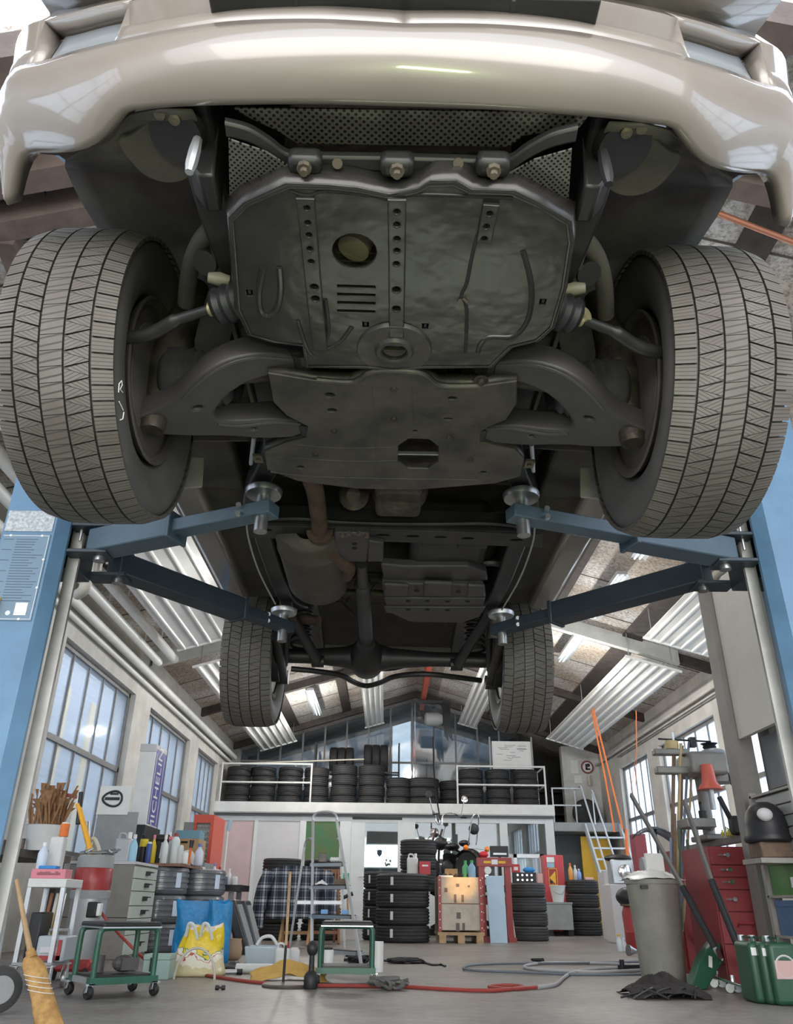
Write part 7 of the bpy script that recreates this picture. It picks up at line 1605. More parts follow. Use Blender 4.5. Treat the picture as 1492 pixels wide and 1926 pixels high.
def case(px0, py0, px1, py1, y, lean, label):
    a = at(px0, py0, Y=y); h = a.z; w = 0.42; th = 0.13
    t = thing('hard_case', label, 'case', (a.x, y, 0)); m = Matrix.Translation(Vector((at(px1, py1, Y=y).x, y, 0.0))) @ Matrix.Rotation(lean, 4, 'Y')
    MB().b2(-th, 0, 0, w, 0.0, h/math.cos(lean)).xf(m).build('shell', mat('case_black', (0.025, 0.026, 0.03), 0.35), t, bevel=0.03, seg=4)
    MB().b2(-0.004, 0.006, 0.05, w-0.05, 0.06, h/math.cos(lean)-0.06).xf(m).build('edge_trim', M_grey, t, bevel=0.004)
    return t
case(442, 1690, 472, 1795, 9.4, -0.40, 'black hard case leaning right of the blue bags, the left one'); case(455, 1692, 486, 1788, 9.75, -0.36, 'black hard case leaning behind the other black case')
M_tub = mat('clear_tub', (0.55, 0.64, 0.72), 0.25, var=0.08)
c = fl(492, 1822); p = at(458, 1820, Y=c.y); q = at(520, 1820, Y=c.y)
t = thing('plastic_tub', 'translucent blue plastic tub filled with dark parts on the floor', 'tub', c)
MB().grid([[(p.x+0.02+(1 if i in (1, 2) else 0)*(q.x-p.x-0.04), c.y+(0.24 if i in (2, 3) else 0.02), z) if lev == 0 else (p.x+(1 if i in (1, 2) else 0)*(q.x-p.x), c.y+(0.27 if i in (2, 3) else 0), z) for i in range(4)] for lev, z in ((0, 0.003), (1, 0.15), (1, 0.16))], True).b2(p.x+0.02, q.x-0.02, c.y+0.02, c.y+0.24, 0.003, 0.008).build('tub', M_tub, t, solid=0.004)
mb = MB(); rn = random.Random(6)
for i in range(9): mb.ball((rn.uniform(p.x+.08, q.x-.08), c.y+rn.uniform(.06, .2), rn.uniform(.05, .12)), (.05, .04, .035), 8, 6)
one(mb, 'parts_heap', M_dark, 'dark parts heaped in the translucent tub', 'parts', smooth=True)
one(MB().tube(spline([(p.x+0.08, c.y+0.1, 0.165), (p.x+0.12, c.y+0.12, 0.22), (p.x+0.2, c.y+0.1, 0.23), (p.x+0.25, c.y+0.12, 0.17)], 5), 0.014, 8), 'plastic_hoop', M_wplastic, 'white plastic hoop lying across the translucent tub', 'handle', smooth=True)
c = fl(530, 1826); t = canister(530, 1826, c.y, 0.12, 0.20, M_milky, 'milky square canister with red cap behind the yellow cloth', M_red, zb=0.001)
c = fl(552, 1822); can(552, 1822, c.y+0.05, 0.045, 0.15, M_paper, 'white paper cup behind the yellow cloth', zb=0.001, name='cup', cat='cup')
c = fl(620, 1828); can(616, 1826, c.y+0.02, 0.045, 0.17, M_wplastic, 'white can with black top behind the rolling stool', M_black, zb=0.001)
c = fl(502, 1832); one(MB().tube([(c.x-0.24, c.y+0.02, 0.035), (c.x+0.24, c.y-0.03, 0.035)], 0.034, 14), 'roll_of_film', M_milky, 'white roll lying on the floor in front of the translucent tub', 'roll', smooth=True)
c = fl(428, 1834); t = thing('torch', 'silver torch lying on the floor right of the yellow bag', 'torch', c); MB().tube([(c.x-0.09, c.y-0.03, 0.02), (c.x+0.09, c.y+0.04, 0.02)], 0.017, 12).build('barrel', M_alu, t, smooth=True); MB().tube([(c.x+0.06, c.y+0.028, 0.02), (c.x+0.10, c.y+0.044, 0.02)], 0.02, 12).build('head', M_black, t, smooth=True)
c = fl(440, 1822); one(noise_grid((c.x, c.y, 0), 0.35, 0.2, 0.06, 12, 5), 'dark_cloth', M_dark, 'dark rag on the floor below the tan pot', 'rag', smooth=True, solid=0.004)
M_cham = mat('yellow_cloth', (0.62, 0.38, 0.10), 0.8, var=0.2, vscale=8)
c = fl(540, 1846); one(noise_grid((c.x, c.y+0.05, 0), 0.52, 0.36, 0.15, 30, 3, 0.7, 0.15), 'chamois_cloth', M_cham, 'crumpled yellow cloth on the floor behind the round steel foot', 'cloth', smooth=True, solid=0.003)
c = fl(414, 1862); one(MB().cyl((c.x-0.03, c.y, 0.013), (c.x-0.008, c.y, 0.013), 0.013, n=12).cyl((c.x+0.008, c.y, 0.013), (c.x+0.03, c.y, 0.013), 0.013, n=12).cyl((c.x-0.01, c.y, 0.013), (c.x+0.01, c.y, 0.013), 0.006), 'dumbbell_bolt', M_black, 'tiny black double-ended bolt alone on the open floor', 'bolt')
# pole on a heavy foot, upright rubber mallet-like tool
c = fl(541, 1856); t = thing('pole_stand', 'wooden pole with dark lower half on a flat round steel foot', 'stand', c)
MB().lathe([(0.02, 0), (0.165, 0.0), (0.17, 0.012), (0.16, 0.02), (0.03, 0.028), (0.012, 0.03)], c, (0, 0, 1), 32).build('foot', mat('foot_steel', (0.16, 0.14, 0.12), 0.5, 0.4, var=0.3), t, smooth=True, angle=30)
k0 = at(538, 1778, Y=c.y); k1 = at(546, 1640, Y=c.y+0.1); MB().tube([c+Vector((-0.03, 0, 0.02)), k0], 0.009, 8).build('lower_rod', M_dark, t); MB().tube([k0, k1], 0.0095, 8).build('pole', M_wood, t)
c = fl(584, 1860); t = thing('impact_tool', 'dark upright tool with a round head beside the round steel foot', 'tool', c)
MB().lathe([(0.04, 0), (0.045, 0.01), (0.045, 0.07), (0.032, 0.09), (0.018, 0.10), (0.016, 0.19), (0.03, 0.2)], c, (0, 0, 1), 16).build('body', M_dark, t, smooth=True, angle=40); MB().ball(c+Vector((0, 0, 0.225)), (0.037, 0.037, 0.045), 14, 10).build('head', M_black, t, smooth=True)
# white tube, cable heaps
c = fl(711, 1828); t = one(MB().lathe([(0.042, 0), (0.042, 0.215), (0.036, 0.215), (0.036, 0.02)], c, (0, 0, 1), 24), 'plastic_tube', M_wplastic, 'upright white plastic tube right of the stepladder foot', 'tube', smooth=True, angle=40)
def heap(px, py, w, d, h, seed, label, m_, r=0.008, n=10, loops=5):
    c = fl(px, py); rn = random.Random(seed); pts = []
    for i in range(loops*8):
        a = i*2*PI/8*rn.uniform(.8, 1.2); k = rn.uniform(.4, 1); pts.append((c.x+math.cos(a)*w/2*k, c.y+math.sin(a)*d/2*k, r+rn.uniform(0, h)))
    return one(MB().tube(spline(pts, 4), r, 6), 'cable_heap', m_, label, 'cable', smooth=True)
heap(732, 1862, 0.26, 0.16, 0.06, 1, 'grey tangle of cable on the red hose right of the rolling stool', mat('cable_grey', (0.11, 0.105, 0.10), 0.6), 0.011)
heap(760, 1812, 0.4, 0.2, 0.03, 2, 'dark cable tangle on the floor behind the white tube', M_dark, 0.009); heap(675, 1812, 0.25, 0.2, 0.05, 3, 'dark cable bundle behind the right leg of the stepladder', M_dark, 0.009)
q = [fl(px, py)+Vector((0, 0, .008)) for px, py in ((775, 1812), (800, 1813), (815, 1817), (830, 1816), (838, 1819))]; one(MB().tube(spline(q, 5), 0.01, 6), 'cable_end', M_dark, 'dark cable tail lying right of the dark cable tangle', 'cable')
c = fl(1010, 1808); one(MB().tube([c+Vector((-.05, 0, .015)), c+Vector((.04, -.12, .015))], [0.012, 0.02], 8), 'wedge', M_dark, 'small dark wedge on the far floor behind the hose loops', 'wedge')
# ---- stepladder
t = thing('stepladder', 'aluminium stepladder with hand hoop in the middle of the left half', 'ladder', fl(636, 1846))
fL0 = fl(586, 1818); fR0 = fl(682, 1828); YT = fL0.y+0.5; fL1 = at(589, 1545, Y=YT); fR1 = at(634, 1545, Y=YT-0.03)
def rail_(a, b_, nm, w=0.045, h=0.02): MB().bar(a, b_, w, h, up=(0, 1, 0.2)).build(nm, M_alu, t)
rail_(fL0, fL1, 'front_rail', 0.022, 0.05); rail_(fR0, fR1, 'front_rail', 0.022, 0.05)
MB().tube(spline([fL1, at(590, 1536, Y=YT), at(597, 1529, Y=YT), at(611, 1527, Y=YT-0.01), at(626, 1529, Y=YT-0.02), at(633, 1536, Y=YT-0.03), fR1], 5), 0.013, 8).build('hand_hoop', M_alu, t, smooth=True)
rL1 = at(573, 1592, Y=YT+0.1); rR1 = at(640, 1592, Y=YT+0.1); rL0 = fl(541, 1806); rR0 = fl(650, 1808)
rail_(rL0, rL1, 'rear_rail', 0.02, 0.04); rail_(rR0, rR1, 'rear_rail', 0.02, 0.04)
MB().tube(spline([rL1, at(576, 1582, Y=YT+0.09), at(583, 1577, Y=YT+0.05), at(589, 1580, Y=YT+0.01)], 4), 0.011, 8).tube(spline([rR1, at(639, 1582, Y=YT+0.09), at(636, 1577, Y=YT+0.05)], 4), 0.011, 8).build('hinge_bow', M_alu, t, smooth=True)
for k in (0.10, 0.315, 0.51, 0.67):
    a = fL0.lerp(fL1, k); b_ = fR0.lerp(fR1, k); MB().bar(a+Vector((0, .03, 0)), b_+Vector((0, .03, 0)), 0.09, 0.028).build('tread', M_alu, t); tr_ = kids(t)[-1]; MB().bar(a+Vector((0.01, .03, 0.017)), b_+Vector((-0.01, .03, 0.017)), 0.085, 0.006).build('grip_strip', M_dark, tr_)
MB().bar(rL0.lerp(rL1, 0.5), rR0.lerp(rR1, 0.5), 0.02, 0.03).build('rear_brace', M_alu, t)
for p in (fL0, fR0, rL0, rR0): MB().box(p+Vector((0, 0, 0.012)), (0.03, 0.055, 0.024)).build('rubber_foot', M_black, t)
def ontread(k, f, dz=0.022): a = fL0.lerp(fL1, k); b_ = fR0.lerp(fR1, k); p = a.lerp(b_, f)+Vector((0, .03, dz)); return p
for f, lab in ((0.35, 'left'), (0.85, 'right')): p = ontread(0.315, f-0.05); one(MB().b2(p.x-0.03, p.x+0.03, p.y-0.03, p.y+0.03, p.z, p.z+0.035), 'blue_block', mat('pad_blue', (0.20, 0.42, 0.75), 0.5), 'pale blue block at the %s of the second stepladder tread' % lab, 'block', 'pale blue blocks on the stepladder', bevel=0.004)
p = ontread(0.51, 0.78); one(MB().b2(p.x-0.06, p.x+0.06, p.y-0.03, p.y+0.03, p.z, p.z+0.05), 'wooden_tray', mat('tray_brown', (0.16, 0.11, 0.08), 0.7), 'small brown tray on the third stepladder tread', 'tray', bevel=0.003)
p = ontread(0.51, 0.25); one(noise_grid((p.x, p.y, p.z-0.004), 0.11, 0.07, 0.05, 10, 7), 'crumpled_wrapper', M_wplastic, 'crumpled white wrapper on the third stepladder tread', 'wrapper', smooth=True, solid=0.002)
p = ontread(0.67, 0.35); one(MB().b2(p.x-0.05, p.x+0.03, p.y-0.03, p.y+0.03, p.z, p.z+0.08), 'dark_tin', mat('tin_dark', (0.13, 0.12, 0.11), 0.4, 0.4, var=0.5, vscale=25), 'dark tin on the top stepladder tread', 'tin', bevel=0.004)
p = ontread(0.67, 0.7); mb = MB()
for i in range(4): mb.ball((p.x-0.03+0.025*i, p.y, p.z+0.022), (0.02, 0.02, 0.022), 10, 8)
one(mb, 'paper_balls', M_paper, 'white crumpled paper balls on the top stepladder tread', 'paper', smooth=True)
p = at(652, 1690, Y=YT+0.2); t = thing('hammer', 'hammer with dark head hooked on the right of the stepladder', 'hammer', p); MB().tube([p+Vector((0.01, 0, 0.02)), p+Vector((0.02, 0, -0.14))], 0.01, 8).build('handle', M_wood, t); MB().tube([p+Vector((-0.05, 0, 0.0)), p+Vector((0.06, 0, 0.045))], [0.016, 0.02], 10).build('head', M_black, t)
# ---- chair with plaid shirt, slatted chair, tyre stacks behind
m, nt, b = node_mat('plaid_cloth'); tc = nt.nodes.new('ShaderNodeTexCoord'); sx = nt.nodes.new('ShaderNodeSeparateXYZ'); nt.links.new(tc.outputs['Object'], sx.inputs[0])
def mnode(op, a, c=None):
    n = nt.nodes.new('ShaderNodeMath'); n.operation = op
    for i, v in enumerate((a, c)):
        if v is None: continue
        if isinstance(v, (int, float)): n.inputs[i].default_value = v
        else: nt.links.new(v, n.inputs[i])
    return n.outputs[0]
def band(o, sc, wd, of=0.0): return mnode('LESS_THAN', mnode('FRACT', mnode('ADD', mnode('MULTIPLY', o, sc), of)), wd)
s = mnode('ADD', mnode('ADD', band(sx.outputs['X'], 7.5, .20), band(sx.outputs['Z'], 6.0, .20)), mnode('MULTIPLY', mnode('ADD', band(sx.outputs['X'], 15, .18, .4), band(sx.outputs['Z'], 12, .18, .4)), 0.5))
rp = nt.nodes.new('ShaderNodeValToRGB'); e = rp.color_ramp.elements; e[0].color = (0.022, 0.028, 0.045, 1); e[1].position = 1.0; e[1].color = (0.60, 0.60, 0.60, 1); k_ = e.new(0.4); k_.color = (0.13, 0.15, 0.19, 1)
nt.links.new(mnode('MULTIPLY', s, 0.5), rp.inputs['Fac']); nt.links.new(rp.outputs['Color'], b.inputs['Base Color']); b.inputs['Roughness'].default_value = 0.9
M_plaid = m
def folding_chair(c, label, m_, rz=0.0, hgt=0.9):
    t = thing('folding_chair', label, 'chair', c, rz)
    for x in (-0.2, 0.2):
        MB().bar((x, -0.28, 0), (x, 0.18, hgt), 0.03, 0.05, up=(0, 1, 0)).build('leg', m_, t, world=False); MB().bar((x*0.9, 0.28, 0), (x*0.9, -0.2, 0.46), 0.03, 0.05, up=(0, 1, 0)).build('leg', m_, t, world=False)
    MB().b2(-0.2, 0.2, -0.22, 0.12, 0.44, 0.47).build('seat', m_, t, world=False)
    mb = MB()
    for i in range(7): x = -0.16+0.0533*i; mb.bar((x, 0.075, 0.52), (x, 0.175, hgt-0.02), 0.03, 0.012, up=(0, 1, 0))
    mb.bar((-0.2, 0.19, hgt-0.02), (0.2, 0.19, hgt-0.02), 0.03, 0.06).bar((-0.2, 0.085, 0.52), (0.2, 0.085, 0.52), 0.03, 0.04); mb.build('back_slats', m_, t, world=False)
    MB().bar((-0.2, -0.2, 0.14), (0.2, -0.2, 0.14), 0.02, 0.04).build('rung', m_, t, world=False)
    return t
M_chairw = mat('chair_pale_wood', (0.55, 0.33, 0.15), 0.5, var=0.2)
cs = fl(538, 1786); folding_chair(Vector((cs.x, 11.6, 0)), 'wooden folding chair under the plaid shirt, seen from behind', M_chairw, PI)
x_, y_ = cs.x, 11.35
rows = []
for i in range(15):
    t_ = i/14; z = 0.93-0.62*t_; r = []
    for j in range(25):
        u = -1+2*j/24; w = 0.36+0.03*t_; r.append((x_+u*w, y_+0.10*t_*0.3-0.02*math.sin(9*u+3*t_)-0.03*(1-t_)*(1-u*u)*0+0.10*(abs(u) > .75)*(abs(u)-.75)*2, z-0.10*max(0, abs(u)-.55)*(1-t_)))
    rows.append(r)
back = [[(v[0], v[1]+0.12+0.05*i/14, v[2]) for v in rows[i]] for i in range(0, 15)]
mb = MB().grid(list(reversed(back))+rows); t = one(mb, 'plaid_shirt', M_plaid, 'black and white plaid shirt draped over the folding chair', 'shirt', smooth=True, solid=0.006, angle=80)
for s_ in (-1, 1): 
    q = [Vector((x_+s_*0.36, y_+0.05, 0.86)), Vector((x_+s_*0.44, y_+0.02, 0.66)), Vector((x_+s_*0.47, y_, 0.42)), Vector((x_+s_*0.45, y_-0.02, 0.20))]
    MB().tube(spline(q, 5), [0.09]*6+[0.085]*5+[0.06]*5, 12).build('sleeve', M_plaid, t, smooth=True)
one(bag((x_-0.02, y_+0.35, 0.471), 0.36, 0.26, 0.26, 15, amp=0.15), 'black_jacket', M_black, 'black jacket heaped on the folding chair seat', 'jacket', smooth=True, angle=80)
c = at(608, 1740, Y=12.3); folding_chair(Vector((c.x, 12.3, 0)), 'brown slatted chair standing behind the stepladder', mat('chair_brown', (0.33, 0.15, 0.07), 0.5, var=0.2), R(8), 0.93)
c = at(530, 1640, Y=13.3); stack('g2', c.x, 13.3, 0, 5, 'the stack behind the plaid shirt', 'tyres behind the chairs'); c = at(607, 1640, Y=13.5); stack('g2', c.x, 13.5, 0, 5, 'the stack behind the slatted chair', 'tyres behind the chairs')
# ================================================================ right side of the hall
M_bin = mat('bin_grey', (0.30, 0.29, 0.25), 0.6, var=0.25, vscale=5)
c = fl(1250, 1846); t = thing('dustbin', 'tall grey green plastic dustbin right of the hose loops', 'bin', c)
zt = at(1240, 1655, Y=c.y).z; r0, r1 = 0.155, 0.195
MB().lathe([(r0, 0), (r0*1.02, 0.02), (r0+(r1-r0)*0.7, zt*0.72), (r0+(r1-r0)*0.74, zt*0.73), (r1, zt-0.03), (r1+0.012, zt-0.03), (r1+0.012, zt), (r1-0.01, zt), (r0-0.01, 0.02)], c, (0, 0, 1), 36).build('bin', M_bin, t, smooth=True, angle=40)
p = at(1212, 1668, Y=c.y-0.17); MB().box(p, (0.05, 0.03, 0.025)).build('lug', M_black, t)
one(noise_grid((c.x, c.y, zt-0.01), 0.40, 0.38, 0.11, 18, 13), 'bin_liner', M_wplastic, 'crumpled white liner lying over the dustbin rim', 'liner', smooth=True, solid=0.003)
one(MB().b2(c.x-0.02, c.x+0.12, c.y+0.02, c.y+0.06, zt+0.05, zt+0.19), 'white_carton', M_paper, 'white carton poking out of the dustbin', 'box', bevel=0.004)
# ---- bundle of poles and brooms beside the bin
M_pgreen = mat('pole_green', (0.16, 0.24, 0.18), 0.45, var=0.2); M_pblue = mat('pole_blue', (0.18, 0.24, 0.36), 0.4, var=0.2); M_pbrown = mat('pole_brown', (0.23, 0.15, 0.10), 0.6, var=0.3, vscale=8); M_pyel = mat('pole_straw', (0.55, 0.43, 0.22), 0.55, var=0.2)
def pole(b_, tpx, y, r, m_, label, base_y=None, name='pole', tip=None, cat='pole'):
    p0 = fl(*b_); p1 = at(*tpx, Y=y); t = thing(name, label, cat, p0); MB().tube([p0+Vector((0, 0, 0.002)), p1], r, 9).build('shaft', m_, t, smooth=True)
    if tip: MB().tube([p0+Vector((0, 0, 0.004)), p0.lerp(p1, 0.06)], r*1.5, 9).build('tip', tip, t, smooth=True)
    return t, p0, p1
t, a, e = pole((1262, 1838), (1268, 1402), 6.95, 0.016, M_pbrown, 'brown pole with a round wooden head at its top, leftmost of the pole bundle'); MB().lathe([(0.055, -0.035), (0.06, 0.0), (0.055, 0.035)], e+Vector((-0.02, 0, 0.0)), (0.1, 0, 1), 20).build('head', M_pyel, t, smooth=True, angle=40); MB().cyl(e, e+Vector((0, 0, 0.11)), 0.012, n=8).build('spike', M_alu, t)
pole((1268, 1836), (1281, 1398), 6.9, 0.013, M_pyel, 'straw coloured pole second from the left in the pole bundle'); pole((1272, 1833), (1296, 1396), 6.95, 0.011, M_pblue, 'blue grey pole in the middle of the pole bundle')
pole((1277, 1830), (1284, 1402), 7.0, 0.012, M_pbrown, 'dark brown pole in the middle of the pole bundle'); pole((1281, 1830), (1303, 1420), 7.0, 0.010, M_pyel, 'thin pale pole at the right of the pole bundle')
pole((1285, 1828), (1278, 1560), 6.9, 0.012, M_pgreen, 'green pole with a yellow tip beside the dustbin', tip=M_yellow); pole((1315, 1830), (1293, 1580), 6.85, 0.013, M_pgreen, 'green pole with a yellow tip in front of the darker red cabinet', tip=M_yellow)
pole((1266, 1840), (1262, 1575), 6.8, 0.010, M_pblue, 'short blue pole next to the dustbin'); pole((1270, 1840), (1270, 1530), 6.75, 0.012, M_pbrown, 'short dark pole next to the dustbin')
def long_tool(pts, label):
    (p0, p1, p2, p3) = pts; t = thing('long_tool', label, 'tool', p3)
    MB().bar(p0, p1, 0.022, 0.05, up=(0, 1, 0)).build('handle', mat('handle_grey', (0.19, 0.18, 0.17), 0.55, var=0.2), t, bevel=0.005); MB().tube([p1, p2], 0.024, 10).build('grip', M_black, t, smooth=True)
    d = (p3-p2); s = Vector((1, 0, 0)); MB().bar(p2, p2+d*0.35, 0.03, 0.02, up=(0, 1, 0)).bar(p2+d*0.3, p3-s*0.03, 0.016, 0.03, up=(0, 1, 0)).bar(p2+d*0.3, p3+s*0.035, 0.016, 0.03, up=(0, 1, 0)).build('fork', M_steel, t)
    return t
long_tool([at(1187, 1494, Y=6.45), at(1284, 1668, Y=6.15), at(1345, 1782, Y=5.9), Vector((*fl(1380, 1848).xy, 0.0))], 'long flat grey tool with black grip reaching up into the far window')
long_tool([at(1287, 1505, Y=6.0), at(1338, 1655, Y=5.85), at(1388, 1778, Y=5.7), Vector((*fl(1412, 1850).xy, 0.0))], 'long grey tool with black grip leaning in front of the lighter red cabinet')
# ---- green pan, dark net, chrome jack
M_pan = mat('pan_green', (0.02, 0.10, 0.06), 0.35, var=0.15)
c = fl(1320, 1862); y_ = c.y+0.1; q = [at(1296, 1852, Y=y_-0.1), at(1330, 1858, Y=y_-0.12), at(1358, 1812, Y=y_), at(1357, 1775, Y=y_+0.1), at(1338, 1776, Y=y_+0.1), at(1315, 1810, Y=y_)]
for v in q[:2]: v.z = 0.002
t = thing('green_pan', 'dark green plastic pan tilted against the poles, with a white label', 'pan', c); MB().prism(q, (0.03, 0.16, 0.02)).build('pan', M_pan, t, bevel=0.012); u = at(1340, 1797, Y=y_-0.04)
ctr = (q[2]+q[5])*0.5; n_ = (q[2]-q[5]).cross(q[4]-q[0]).normalized()
if n_.y > 0: n_ = -n_
ex = (q[3]-q[2]).normalized(); ey = n_.cross(ex); MB().prism([ctr+n_*0.004+ex*a_+ey*b_ for a_, b_ in ((-.04, -.012), (.05, -.012), (.05, .012), (-.04, .012))], n_*0.002).build('label', M_paper, t)
c = fl(1245, 1878); one(noise_grid((c.x+0.05, c.y+0.12, 0), 0.46, 0.40, 0.14, 30, 17, 0.8), 'dark_net', mat('net_black', (0.045, 0.035, 0.035), 0.9, var=0.5, vscale=30), 'crumpled dark netting on the floor in front of the dustbin', 'net', smooth=True, solid=0.004)
rn = random.Random(4); mb = MB()
for i in range(14): p = c+Vector((rn.uniform(-.12, .2), rn.uniform(-.08, .2), 0)); mb.tube(spline([p+Vector((0, 0, .01)), p+Vector((rn.uniform(-.1, .1), -.02, .06)), p+Vector((rn.uniform(-.2, .1), -.05, .008))], 3), 0.006, 5)
one(mb, 'net_cord', M_black, 'loose black cords trailing from the dark netting', 'cord')
c0 = fl(1352, 1858); c1 = fl(1425, 1882)
t = thing('floor_jack', 'low chrome jack on small wheels in front of the lighter red cabinet', 'jack', (c0+c1)/2)
MB().bar(c0+Vector((0, 0, .07)), c1+Vector((0, 0, .06)), 0.09, 0.018).build('beam', M_chrome, t, bevel=0.004)
for p in (c0.lerp(c1, 0.45), c1, c0):
    for k in (-0.03, 0.03): MB().lathe([(0.006, -0.01), (0.026, -0.01), (0.028, 0.0), (0.026, 0.01), (0.006, 0.01)], p+Vector((k, k*0.3, 0.028)), (0.3, 1, 0), 14).build('wheel', M_steel, t, smooth=True, angle=40)
    MB().cyl(p+Vector((0, 0, .02)), p+Vector((0, 0, .10)), 0.014, n=10).build('post', M_chrome, t)
c = fl(1398, 1850); mb = MB(); rn = random.Random(12)
for i in range(9): mb.lathe([(0.012, -0.012), (0.022, -0.008), (0.022, 0.008), (0.012, 0.012)], c+Vector((rn.uniform(-.14, .1), rn.uniform(-.05, .1), .023)), (rn.uniform(-1, 1), rn.uniform(-1, 1), 0.3), 10)
one(mb, 'roller_parts', M_dark, 'small dark rollers scattered behind the chrome jack', 'parts')
# ---- two red cabinets
M_cabr = mat('cabinet_red', (0.28, 0.040, 0.045), 0.45, var=0.12, vscale=4); M_cabr2 = mat('cabinet_red_bright', (0.30, 0.035, 0.035), 0.45, var=0.15, vscale=4)
p = at(1348, 1690, Y=6.12); q = at(1440, 1690, Y=6.12); zt = at(1375, 1592, Y=6.12).z
t = thing('red_drawer_cabinet', 'lighter red drawer cabinet with chrome knobs left of the steel post', 'cabinet', ((p.x+q.x)/2, 6.4, 0))
MB().b2(p.x, q.x, 6.14, 6.7, 0, zt).build('body', M_cabr, t)
ds = [(1852, 1790), (1790, 1706), (1706, 1664), (1664, 1648), (1648, 1630), (1630, 1600)]; zs_ = [0.02, 0.26, 0.46, 0.60, 0.68, 0.76, zt-0.01]
for i in range(6):
    MB().b2(p.x+0.006, q.x-0.006, 6.12, 6.14, zs_[i]+0.003, zs_[i+1]-0.003).build('drawer', M_cabr, t, bevel=0.003); d_ = kids(t)[-1]; zc2 = (zs_[i]+zs_[i+1])/2+0.01
    if i >= 2: MB().lathe([(0.012, 0), (0.008, 0.02), (0.016, 0.03)], (p.x+0.12, 6.12, zc2), (0, -1, 0), 12).b2(p.x+0.06, p.x+0.11, 6.105, 6.12, zc2-0.006, zc2+0.004).build('knob', M_chrome, d_)
    else: MB().tube([(p.x+0.12, 6.12, zc2), (p.x+0.12, 6.09, zc2+0.02), (p.x+0.22, 6.09, zc2+0.02), (p.x+0.22, 6.12, zc2)], 0.008, 8).build('handle', M_cabr, d_)
p2 = at(1278, 1690, Y=7.35); q2 = at(1350, 1690, Y=7.35); z2 = at(1300, 1600, Y=7.35).z
t = thing('red_cupboard', 'darker red cupboard with hanging hooks behind the poles', 'cabinet', ((p2.x+q2.x)/2, 7.6, 0)); MB().b2(p2.x, q2.x+0.1, 7.37, 7.9, 0, z2).build('body', M_cabr2, t); MB().b2(p2.x+0.01, q2.x+0.08, 7.35, 7.37, 0.03, z2-0.02).build('door', M_cabr2, t, bevel=0.004); d_ = kids(t)[-1]
mb = MB()
for i in range(5): z = 0.2+i*0.13; mb.b2(p2.x+0.28, p2.x+0.31, 7.33, 7.35, z, z+0.05)
mb.build('hinge', M_dark, d_)
# bench slab on the cabinet, with drill press
t = thing('bench_slab', 'thick grey bench slab lying on the red cabinets under the drill press', 'bench', (p.x, 6.6, zt)); MB().b2(p2.x+0.22, q.x-0.02, 6.15, 7.9, max(zt, z2)+0.001, max(zt, z2)+0.05).build('slab', mat('bench_grey', (0.24, 0.235, 0.22), 0.6, var=0.3), t, bevel=0.005)
bz = max(zt, z2)+0.051
M_dp = mat('drill_grey', (0.25, 0.245, 0.23), 0.45, 0.2, var=0.25); c = at(1340, 1570, Y=7.0); cx, cy = c.x, 7.0
def zz_(py): return at(1340, py, Y=cy).z
t = thing('drill_press', 'grey bench drill press with a red front cover before the bright window', 'drill press', (cx, cy, bz))
MB().b2(cx-0.13, cx+0.13, cy-0.2, cy+0.16, bz, bz+0.045).build('base', M_dp, t, bevel=0.012); MB().cyl((cx, cy+0.06, bz+0.04), (cx, cy+0.06, zz_(1430)), 0.05, n=20).build('column', M_dp, t, smooth=True)
MB().b2(cx-0.16, cx+0.16, cy-0.2, cy+0.18, zz_(1462), zz_(1420)).build('head', M_dp, t, bevel=0.03, seg=4)
MB().ball((cx+0.10, cy+0.0, zz_(1422)), (0.12, 0.2, 0.06), 20, 10).build('belt_cover', mat('cover_blue_grey', (0.30, 0.34, 0.40), 0.45), t, smooth=True); MB().lathe([(0.04, 0), (0.06, 0.03), (0.05, 0.045), (0.075, 0.06)], (cx+0.10, cy, zz_(1412)), (0, 0, 1), 18).build('pulley', M_dark, t, smooth=True, angle=40)
MB().lathe([(0.13, -0.12), (0.14, 0), (0.13, 0.12)], (cx+0.13, cy+0.02, zz_(1445)), (0, 0, 1), 24).build('motor', M_dp, t, smooth=True, angle=40)
k1 = zz_(1446); MB().lathe([(0.105, zz_(1492)-k1), (0.06, zz_(1478)-k1), (0.05, zz_(1450)-k1), (0.045, 0)], (cx-0.04, cy-0.22, k1), (0, 0, 1), 20).build('red_cover', mat('cover_red', (0.62, 0.13, 0.09), 0.4), t, smooth=True, angle=50)
MB().cyl((cx-0.04, cy-0.22, zz_(1528)), (cx-0.04, cy-0.22, zz_(1490)), 0.024, n=14).build('spindle', M_steel, t, smooth=True)
MB().bar((cx-0.42, cy-0.05, zz_(1418)), (cx-0.12, cy-0.05, zz_(1418)), 0.10, 0.05).bar((cx-0.42, cy-0.05, zz_(1452)), (cx-0.12, cy-0.05, zz_(1452)), 0.10, 0.06).build('arm', M_dp, t, bevel=0.01)
MB().cyl((cx-0.36, cy-0.05, zz_(1393)), (cx+0.1, cy-0.05, zz_(1397)), 0.008, n=8).b2(cx-0.09, cx-0.04, cy-0.08, cy-0.02, zz_(1408), zz_(1390)).build('depth_rod', M_dark, t)
for k in range(3): a = 0.5+2.1*k; s0 = Vector((cx+0.17, cy-0.1, zz_(1445))); e = s0+Vector((0.03, 0.14*math.cos(a), 0.14*math.sin(a))); MB().cyl(s0, e, 0.007, n=8).ball(e, 0.016, 10, 8).build('feed_lever', M_dark, t)
MB().b2(cx-0.30, cx-0.06, cy-0.28, cy-0.04, zz_(1562), zz_(1545)).cyl((cx-0.06, cy-0.1, zz_(1555)), (cx+0.02, cy+0.04, zz_(1555)), 0.03).build('table', M_dp, t, bevel=0.008)
